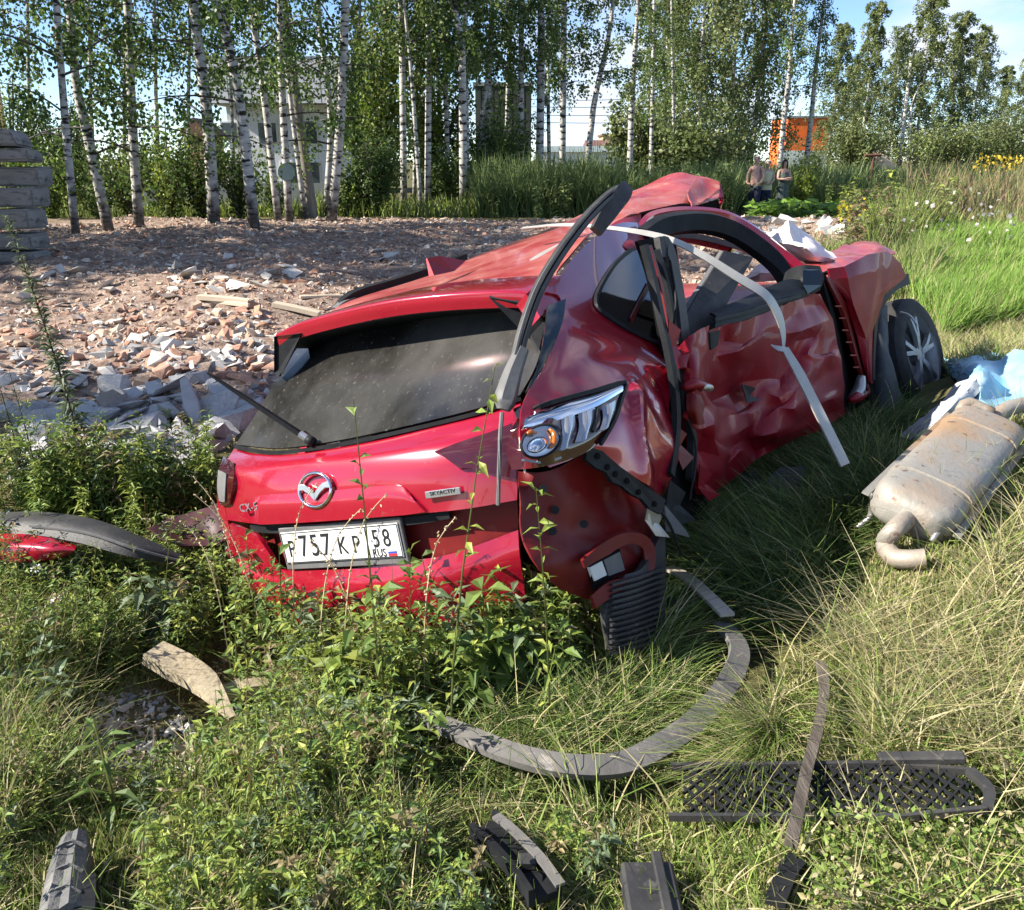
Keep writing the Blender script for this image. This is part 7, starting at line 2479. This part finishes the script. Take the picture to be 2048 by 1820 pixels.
# dry stalks with drooping seed heads before the tailgate
stalks = [(500, 1380, 925, -.02, 'dry seed stalk in front of the left end of the tailgate'), (545, 1390, 960, -.12, 'arching dry stalk left of the emblem'), (600, 1400, 935, .03, 'dry stalk crossing the emblem'), (640, 1420, 985, .12, 'dry stalk bent over the left half of the plate'),
          (690, 1430, 955, .10, 'tall dry stalk right of the emblem'), (735, 1440, 1050, -.10, 'short dry stalk before the plate'), (850, 1450, 1000, .04, 'dry stalk right of the number plate'), (470, 1400, 1010, -.04, 'dry stalk at the left corner of the car')]
for px, py, tp, ln, lb in stalks:
    B = G(px, py)
    z_ = pxl(B)[2]
    h = (py - tp) * z_ / F / math.cos(PIT) * 1.05
    mb = MB()
    t = np.linspace(0, 1, 7)
    pth = np.stack([ln * h * t ** 1.5 + .10 * h * np.sign(ln) * t ** 5, .0 * t, h * (t - .10 * t ** 6)], -1)
    mb.tube(pth, .0022, 4, smooth=2, scale=[1.2, .6])
    for k in range(16):
        e = crline(pth, 6)[-1 - k] + rng.normal(size=3) * .004
        mb.box(e, (.0035, .0035, .008), randrot(1, 2)[0])
    o = mb.build('dry_stalk', M('dry_straw', (.42, .32, .18), (.50, .40, .24), scale=20, rough=.9) if 'M_STRAW' not in globals() else M_STRAW, None)
    M_STRAW = o.data.materials[0]
    o.location = B
    tag(o, lb, 'plant', 'dry stalks in front of the tailgate')

# --- tall dark meadow behind the car roof and under the far birches
def field(name, n, xr, yr, hr, wr_, cols, lean=(.05, .4), thr=None, segs=2, hmod=None):
    x = rng.uniform(0, 1, n)
    y = yr[0] + (yr[1] - yr[0]) * rng.random(n) ** 1.3
    xl_ = np.array([on(xr[0], a)[0] for a in (yr[0], yr[1])])
    xr_ = np.array([on(xr[1], a)[0] for a in (yr[0], yr[1])])
    f = (y - yr[0]) / (yr[1] - yr[0])
    X = (xl_[0] + (xl_[1] - xl_[0]) * f) * (1 - x) + (xr_[0] + (xr_[1] - xr_[0]) * f) * x
    P = np.stack([X, y, ground_h(X, y)], -1)
    nz_ = fbm(P[:, :2], .35, 3, 8)
    h = rng.uniform(*hr, n) * (1 + .55 * nz_)
    if hmod is not None: h = h * hmod(P)
    return blades(P, h, rng.uniform(*wr_, n), rng.uniform(*lean, n), rng.uniform(0, .5, n), cols(n), segs=segs)


MEAD = [(.11, .165, .055), (.14, .20, .068), (.09, .14, .05), (.18, .23, .09)]
grass('meadow', [field('meadow', 17000, (955, 1480), (26.5, 34), (.7, 1.5), (.03, .07), lambda n: mix(n, (MEAD, .85), (OLIVE_COLS, .15))),
                 field('meadow', 9000, (1480, 1840), (31, 52), (.6, 1.3), (.04, .09), lambda n: mix(n, (MEAD, .6), (OLIVE_COLS, .4))),
                 field('meadow', 9000, (1470, 1800), (30, 35), (.5, 1.0), (.03, .06), lambda n: mix(n, (MEAD, .4), (OLIVE_COLS, .4), (G_LIME, .2))),
                 field('meadow', 6000, (-40, 960), (26.5, 34), (.3, .7), (.03, .06), lambda n: mix(n, (YG, .5), (OLIVE_COLS, .5))),
                 field('meadow', 9000, (1280, 2100), (52, 95), (.6, 1.4), (.06, .14), lambda n: mix(n, (OLIVE_COLS, .7), (MEAD, .3)))])
# --- rough growth on the right: brownish docks, greenery, flowers
def notgrass(P):
    q = np.array([pxl(p)[:2] for p in P])
    return np.where(q[:, 1] > 512 - (q[:, 0] - 1800) * .50, .15, 1.0)


r1 = [field('m', 9000, (1760, 2110), (12, 24), (.5, 1.2), (.012, .03), lambda n: mix(n, (OLIVE_COLS, .4), ([(.20, .13, .075), (.24, .16, .10), (.16, .11, .06)], .2), (G_LIME, .4)), hmod=notgrass),
      field('m', 6000, (1820, 2110), (20, 44), (.7, 1.6), (.02, .05), lambda n: mix(n, ([(.26, .18, .11), (.30, .21, .13), (.34, .25, .14)], .45), (OLIVE_COLS, .55))),
      field('m', 5000, (1600, 1900), (9.5, 14), (.25, .6), (.008, .02), lambda n: mix(n, (G_LIME, .5), (G_STRAW, .25), (OLIVE_COLS, .25)))]
grass('rough_growth', r1)
items = []
for k in range(520):
    Y = 9 + 26 * R.random() ** 1.4
    px = R.uniform(1700 if Y < 27 else 1610, 2100)
    X = on(px, Y)[0]
    p = np.array([X, Y, gz(X, Y)])
    x_, y_, _ = pxl(p)
    if y_ > 512 - (x_ - 1800) * .50: continue
    f = float(fbm(p[None, :2], .5, 2, 61)[0])
    cs = OLIVE_COLS if f < 0 else (W_YEL if f < .3 else [(.20, .14, .08), (.24, .17, .10)] + OLIVE_COLS[:2])
    items.append(weed_arrays(p, R.uniform(.4, 1.15), R.randint(30, 60), R.uniform(.07, .16), cs, asp=.45, sw=.012))
for k in range(170):
    Y = R.uniform(25.5, 31)
    px = R.uniform(960, 1490)
    X = on(px, Y)[0]
    items.append(weed_arrays(np.array([X, Y, gz(X, Y)]), R.uniform(.7, 1.6), R.randint(40, 80), R.uniform(.10, .2), MEAD + OLIVE_COLS[:2], asp=.4, sw=.02))
tag(obj('tall_weeds', weeds_mesh('tall_weeds', items)), kind='stuff')
# leafy strip of big leaves in front of the people
n = 1500
px = rng.uniform(1505, 1800, n)
Y = rng.uniform(23.5, 27.5, n) - (px - 1500) / 300 * 2.5
P = np.array([[on(a, b)[0], b, gz(on(a, b)[0], b) + R.uniform(.05, .42)] for a, b in zip(px, Y)])
D = rng.normal(size=(n, 3)) * (1, 1, .35)
Nn = np.tile(np.array([0, -.3, 1.0]), (n, 1)) + rng.normal(size=(n, 3)) * .3
tag(obj('pumpkin_leaves', leaves(P, D, rng.uniform(.14, .30, n), .9, pick([(.13, .24, .03), (.17, .29, .045), (.09, .17, .025)], n, .15), 'pumpkin_leaves', M_WEED, N=Nn)), kind='stuff')
# flowers
n = 260
fx = np.concatenate([rng.uniform(1690, 1745, 60), rng.uniform(1950, 2060, 130), rng.uniform(1700, 2050, 70)])
fy = np.concatenate([rng.uniform(15, 17, 60), rng.uniform(38, 44, 130), rng.uniform(12, 20, 70)])
fh = np.concatenate([rng.uniform(.5, .85, 60), rng.uniform(1.1, 1.8, 130), rng.uniform(.4, .9, 70)])
P = np.array([[on(a, b)[0], b, gz(on(a, b)[0], b) + c] for a, b, c in zip(fx, fy, fh)])
fc = np.concatenate([pick([(.62, .47, .02)], 60, .1), pick([(.62, .45, .04)], 130, .1), pick([(.50, .46, .44)], 70, .1)])
tag(obj('flowers', leaves(P, rng.normal(size=(n, 3)), rng.uniform(.05, .10, n) * (fy / 16) ** .7, .9, fc, 'flowers', M_WEED)), kind='stuff')
# big round burdock leaf and two daisies
P0 = U(1872, 508, 11.5)
B = np.array([P0[0], P0[1], gz(P0[0], P0[1])])
q = empty('burdock_plant', B)
tag(q, 'plant with big round pale green leaves on the slope behind the front fender', 'plant')
for k, (dx, dz, s) in enumerate(((0, 0, .13), (-.12, -.08, .10), (.11, -.09, .09))):
    c = P0 + (dx, 0, dz)
    MB().tube([B, (B + c) / 2 + (0, .02, .03), c], .008, 5).build('leaf_stalk', M('leaf_stalk_green', (.12, .2, .05), rough=.6), q)
    V = [c] + [c + np.array([math.cos(t) * s * (1 + .12 * math.sin(5 * t)), -.35 * s * math.sin(t) * .5 - .03 * math.cos(3 * t), math.sin(t) * s * .85]) for t in np.linspace(0, 6.283, 15)[:-1]]
    obj('leaf', mesh_np('leaf', np.array(V) - B, [[0, i + 1, (i + 1) % 14 + 1] for i in range(14)], M_WEED, True, col=np.tile([.22, .34, .07], (14, 1))), q)
for i, (px, py, lb) in enumerate([(72, 1137, 'small white daisy under the left end of the torn bumper'), (112, 1200, 'lower white daisy below the torn bumper')]):
    B = G(px, py + 90)
    c = U(px, py, pxl(B)[2] - .05)
    q = empty('daisy', B)
    tag(q, lb, 'flower', 'daisies')
    MB().tube([B, (B + c) / 2 + (.01, 0, 0), c], .002, 4).build('stalk', M_STRAW, q)
    MB().disc(c, (0, -.6, 1), .006, .004, 8).build('flower_centre', M_AMB, q)
    mb = MB()
    for k in range(10):
        t = 2 * math.pi * k / 10
        d = np.array([math.cos(t), math.sin(t) * .85, math.sin(t) * .5])
        mb.box(c + d * .013, (.013, .006, .0015), np.stack([d / np.linalg.norm(d), np.cross((0, -.5, .86), d), np.array([0, -.5, .86])], 1))
    mb.build('petals', M_WHITE, q)['kind'] = 'stuff'

# ================================================================== PEOPLE
def skinned(name, J, E_, mat_, parent, sub=2, root=0):
    """J: list of (x,y,z,rx[,ry]); E_: edges. One continuous skin"""
    me = bpy.data.meshes.new(name)
    me.from_pydata([j[:3] for j in J], [tuple(e) for e in E_], [])
    me.materials.append(mat_)
    o = obj(name, me, parent)
    sk = o.modifiers.new('skin', 'SKIN')
    sk.use_smooth_shade = True
    for v, j in zip(me.skin_vertices[0].data, J):
        v.radius = (j[3], j[4] if len(j) > 4 else j[3])
    me.skin_vertices[0].data[root].use_root = True
    s = o.modifiers.new('sub', 'SUBSURF')
    s.levels = s.render_levels = sub
    dg = bpy.context.evaluated_depsgraph_get()
    me2 = bpy.data.meshes.new_from_object(o.evaluated_get(dg))
    o.modifiers.clear()
    o.data = me2
    me2.name = name
    return o


def skinmat(n, c): return M(n, c, tuple(a * .85 for a in c), scale=6, rough=.6)


def person(px, py, H, label, skin, hair, hairc, pose, rz, long_hair=False, belly=0.0, bag=None):
    """standing figure 1 unit = H; local frame: faces -Y"""
    Y = None
    B = G(px, py)
    t = empty('person', B, rz)
    tag(t, label, 'person', 'people watching in the distance')
    s = H / 1.75
    sk = skinmat('skin', skin)
    J = [(0, 0, .95, .13, .10), (0, -.02 * belly, 1.10, .125 + .03 * belly, .10 + .05 * belly), (0, 0, 1.28, .15, .11), (0, .01, 1.42, .12, .09), (0, .0, 1.50, .052, .055), (0, -.015, 1.56, .062, .075), (0, -.02, 1.66, .078, .095), (0, -.01, 1.73, .055, .07)]
    E_ = [(i, i + 1) for i in range(7)]
    for sd in (-1, 1):
        k = len(J)
        a = pose['arm'][0 if sd < 0 else 1]
        J += [(sd * .17, .01, 1.41, .062), (a[0][0], a[0][1], a[0][2], .045), (a[1][0], a[1][1], a[1][2], .034), (a[2][0], a[2][1], a[2][2], .036, .02)]
        E_ += [(3, k), (k, k + 1), (k + 1, k + 2), (k + 2, k + 3)]
        h = np.array(a[2])
        d = h - np.array(a[1])
        d = d / (np.linalg.norm(d) + 1e-6)
        n0 = len(J)
        sidev = np.cross(d, (0, 0, 1.0))
        sidev /= np.linalg.norm(sidev) + 1e-6
        for f in range(4):
            q = h + d * (.085 - .008 * abs(f - 1.3)) + sidev * (.03 - .02 * f)
            J.append((*q, .009))
            E_.append((k + 3, n0 + f))
        q = h + d * .03 + sidev * .06
        J.append((*q, .010))
        E_.append((k + 3, n0 + 4))
        k = len(J)
        st = pose.get('stride', .0) * sd
        J += [(sd * .09, 0, .88, .092), (sd * .10, -.02 - st * .45, .48, .060), (sd * .10, .02 - st, .09, .040), (sd * .105, -.02 - st, .04, .042, .03), (sd * .11, -.13 - st, .03, .038, .022)]
        E_ += [(0, k), (k, k + 1), (k + 1, k + 2), (k + 2, k + 3), (k + 3, k + 4)]
    J = [(a[0] * s, a[1] * s, a[2] * s, *[r * s for r in a[3:]]) for a in J]
    skinned('body', J, E_, sk, t)
    # face
    m_eye = M('eye_dark', (.02, .015, .012), rough=.4)
    for sd in (-1, 1): MB_local('eye', [(sd * .03 * s, -.108 * s, 1.655 * s)], .010 * s, m_eye, t)
    MB_local('nose', [(0, -.118 * s, 1.625 * s)], .016 * s, sk, t)
    MB_local('mouth', [(0, -.100 * s, 1.585 * s)], .016 * s, M('lip', (.30, .10, .09), rough=.5), t, (1, .4, .35))
    for sd in (-1, 1): MB_local('ear', [(sd * .080 * s, -.005 * s, 1.64 * s)], .024 * s, sk, t, (.35, .8, 1.1))
    # hair cap
    hm = M('hair', hairc, tuple(a * .7 for a in hairc), scale=20, rough=.8)
    Vc, Fc = [], []
    nu, nv = 18, 9
    for i in range(nv + 1):
        ph = math.pi / 2 * (1 - i / nv) - (.55 if long_hair else .1) * (i / nv)
        for j in range(nu):
            th = 2 * math.pi * j / nu
            front = math.sin(th) < -.35
            pp_ = max(ph, .55) if front else ph
            r_ = 1.10 + (.10 if long_hair else .0)
            z = 1.665 + .098 * r_ * math.sin(pp_) - (.14 * (i / nv) ** 2 if long_hair and not front else 0)
            Vc.append((.088 * r_ * math.cos(pp_) * math.cos(th) * s, (-.012 + .106 * r_ * math.cos(pp_) * math.sin(th)) * s, z * s))
    for i in range(nv):
        for j in range(nu): Fc.append([i * nu + j, i * nu + (j + 1) % nu, (i + 1) * nu + (j + 1) % nu, (i + 1) * nu + j])
    obj('hair', mesh_np('hair', np.array(Vc), Fc, hm, True), t)
    return t, s


def MB_local(name, pts, r, mat_, parent, sc=(1, 1, 1)):
    bm = bmesh.new()
    bmesh.ops.create_icosphere(bm, subdivisions=2, radius=r)
    for v in bm.verts:
        v.co = Vector((v.co.x * sc[0] + pts[0][0], v.co.y * sc[1] + pts[0][1], v.co.z * sc[2] + pts[0][2]))
        
    me = bpy.data.meshes.new(name)
    bm.to_mesh(me)
    bm.free()
    me.materials.append(mat_)
    me.polygons.foreach_set('use_smooth', np.ones(len(me.polygons), bool))
    return obj(name, me, parent)


def lathe(name, prof, mat_, parent, n=24, fold=0.0):
    """prof: (z, rx, ry, cy)"""
    V, Fs = [], []
    for (z, rx, ry, cy) in prof:
        for j in range(n):
            t = 2 * math.pi * j / n
            f = 1 + fold * math.sin(7 * t) * (1 if z < .8 else .2)
            V.append((rx * f * math.cos(t), cy + ry * f * math.sin(t), z))
    for i in range(len(prof) - 1):
        for j in range(n): Fs.append([i * n + j, i * n + (j + 1) % n, (i + 1) * n + (j + 1) % n, (i + 1) * n + j])
    return obj(name, mesh_np(name, np.array(V), Fs, mat_, True), parent)


def trousers(name, s, mat_, parent, stride, w=1.0, top=1.0):
    J = [(0, 0, .98 * top, .150 * w, .115 * w), (0, 0, .88, .155 * w, .12 * w)]
    E_ = [(0, 1)]
    for sd in (-1, 1):
        k = len(J)
        st = stride * sd
        J += [(sd * .095, -.01 - st * .1, .76, .105 * w), (sd * .10, -.02 - st * .45, .48, .085 * w), (sd * .10, .01 - st, .10, .072 * w)]
        E_ += [(1, k), (k, k + 1), (k + 1, k + 2)]
    skinned(name, [(a[0] * s, a[1] * s, a[2] * s, *[r * s for r in a[3:]]) for a in J], E_, mat_, parent)


M_NAVY = M('navy_cloth', (.010, .013, .035), (.016, .02, .05), scale=9, rough=.85)
M_YEL = M('pale_yellow_cloth', (.52, .50, .30), (.60, .58, .38), scale=9, rough=.85)
M_DRESS = M('dark_patterned_cloth', (.03, .05, .055), (.12, .15, .12), scale=26, rough=.85, lo=.45, hi=.55)
M_SHOE = M('shoe', (.02, .018, .016), rough=.7)
# bare chested man with navy trousers, bending slightly towards the older woman
arm1 = [[(-.25, -.02, 1.16), (-.20, -.16, .98), (-.12, -.24, .97)], [(.25, -.04, 1.17), (.22, -.20, 1.0), (.16, -.28, .98)]]
t, s = person(1505, 434, 1.72, 'grey haired person with a bare chest and dark navy trousers, leftmost of the three', (.50, .30, .24), 'short', (.42, .40, .38), {'arm': arm1, 'stride': .10}, rad(-32), belly=1.0)
trousers('trousers', s, M_NAVY, t, .10, 1.12)
# older woman, half hidden
arm2 = [[(-.22, -.05, 1.16), (-.14, -.20, 1.06), (-.04, -.22, 1.08)], [(.22, -.05, 1.16), (.15, -.20, 1.05), (.05, -.23, 1.04)]]
t, s = person(1527, 433, 1.60, 'white haired person in a pale yellow shirt standing between the other two', (.46, .30, .22), 'short', (.66, .64, .60), {'arm': arm2, 'stride': .08}, rad(-14))
lathe('shirt', [(1.43 * s, .08 * s, .07 * s, 0), (1.40 * s, .185 * s, .115 * s, 0), (1.28 * s, .185 * s, .135 * s, 0), (1.10 * s, .165 * s, .14 * s, -.01), (.92 * s, .185 * s, .15 * s, 0), (.84 * s, .19 * s, .15 * s, 0)], M_YEL, t)
trousers('trousers', s, M_NAVY, t, .08, 1.05)
# dark haired woman with folded arms
arm3 = [[(-.22, -.06, 1.16), (-.05, -.20, 1.17), (.10, -.20, 1.20)], [(.22, -.06, 1.16), (.06, -.22, 1.14), (-.10, -.21, 1.15)]]
t, s = person(1560, 432, 1.62, 'dark haired person with folded arms in a dark patterned dress, rightmost of the three', (.48, .29, .21), 'bob', (.022, .014, .010), {'arm': arm3, 'stride': .02}, rad(8), long_hair=True)
lathe('dress', [(1.38 * s, .13 * s, .10 * s, 0), (1.30 * s, .165 * s, .125 * s, -.005), (1.18 * s, .155 * s, .125 * s, -.01), (1.06 * s, .145 * s, .12 * s, 0), (.90 * s, .185 * s, .15 * s, 0), (.60 * s, .20 * s, .17 * s, 0), (.28 * s, .215 * s, .18 * s, 0)], M_DRESS, t, fold=.05)
# distant person in white beyond the sand pile
arm4 = [[(-.28, -.02, 1.16), (-.27, -.08, .92), (-.26, -.12, .86)], [(.28, -.02, 1.16), (.27, -.08, .92), (.26, -.12, .86)]]
t, s = person(1775, 338, 1.8, 'distant person in a white shirt right of the sand pile', (.46, .30, .22), 'short', (.5, .48, .46), {'arm': arm4}, rad(0))
lathe('shirt', [(1.43 * s, .08 * s, .07 * s, 0), (1.40 * s, .20 * s, .12 * s, 0), (1.20 * s, .20 * s, .14 * s, 0), (.95 * s, .19 * s, .15 * s, 0)], M_WHITE, t)
trousers('trousers', s, M('grey_cloth', (.10, .10, .11), rough=.85), t, .03, 1.05)
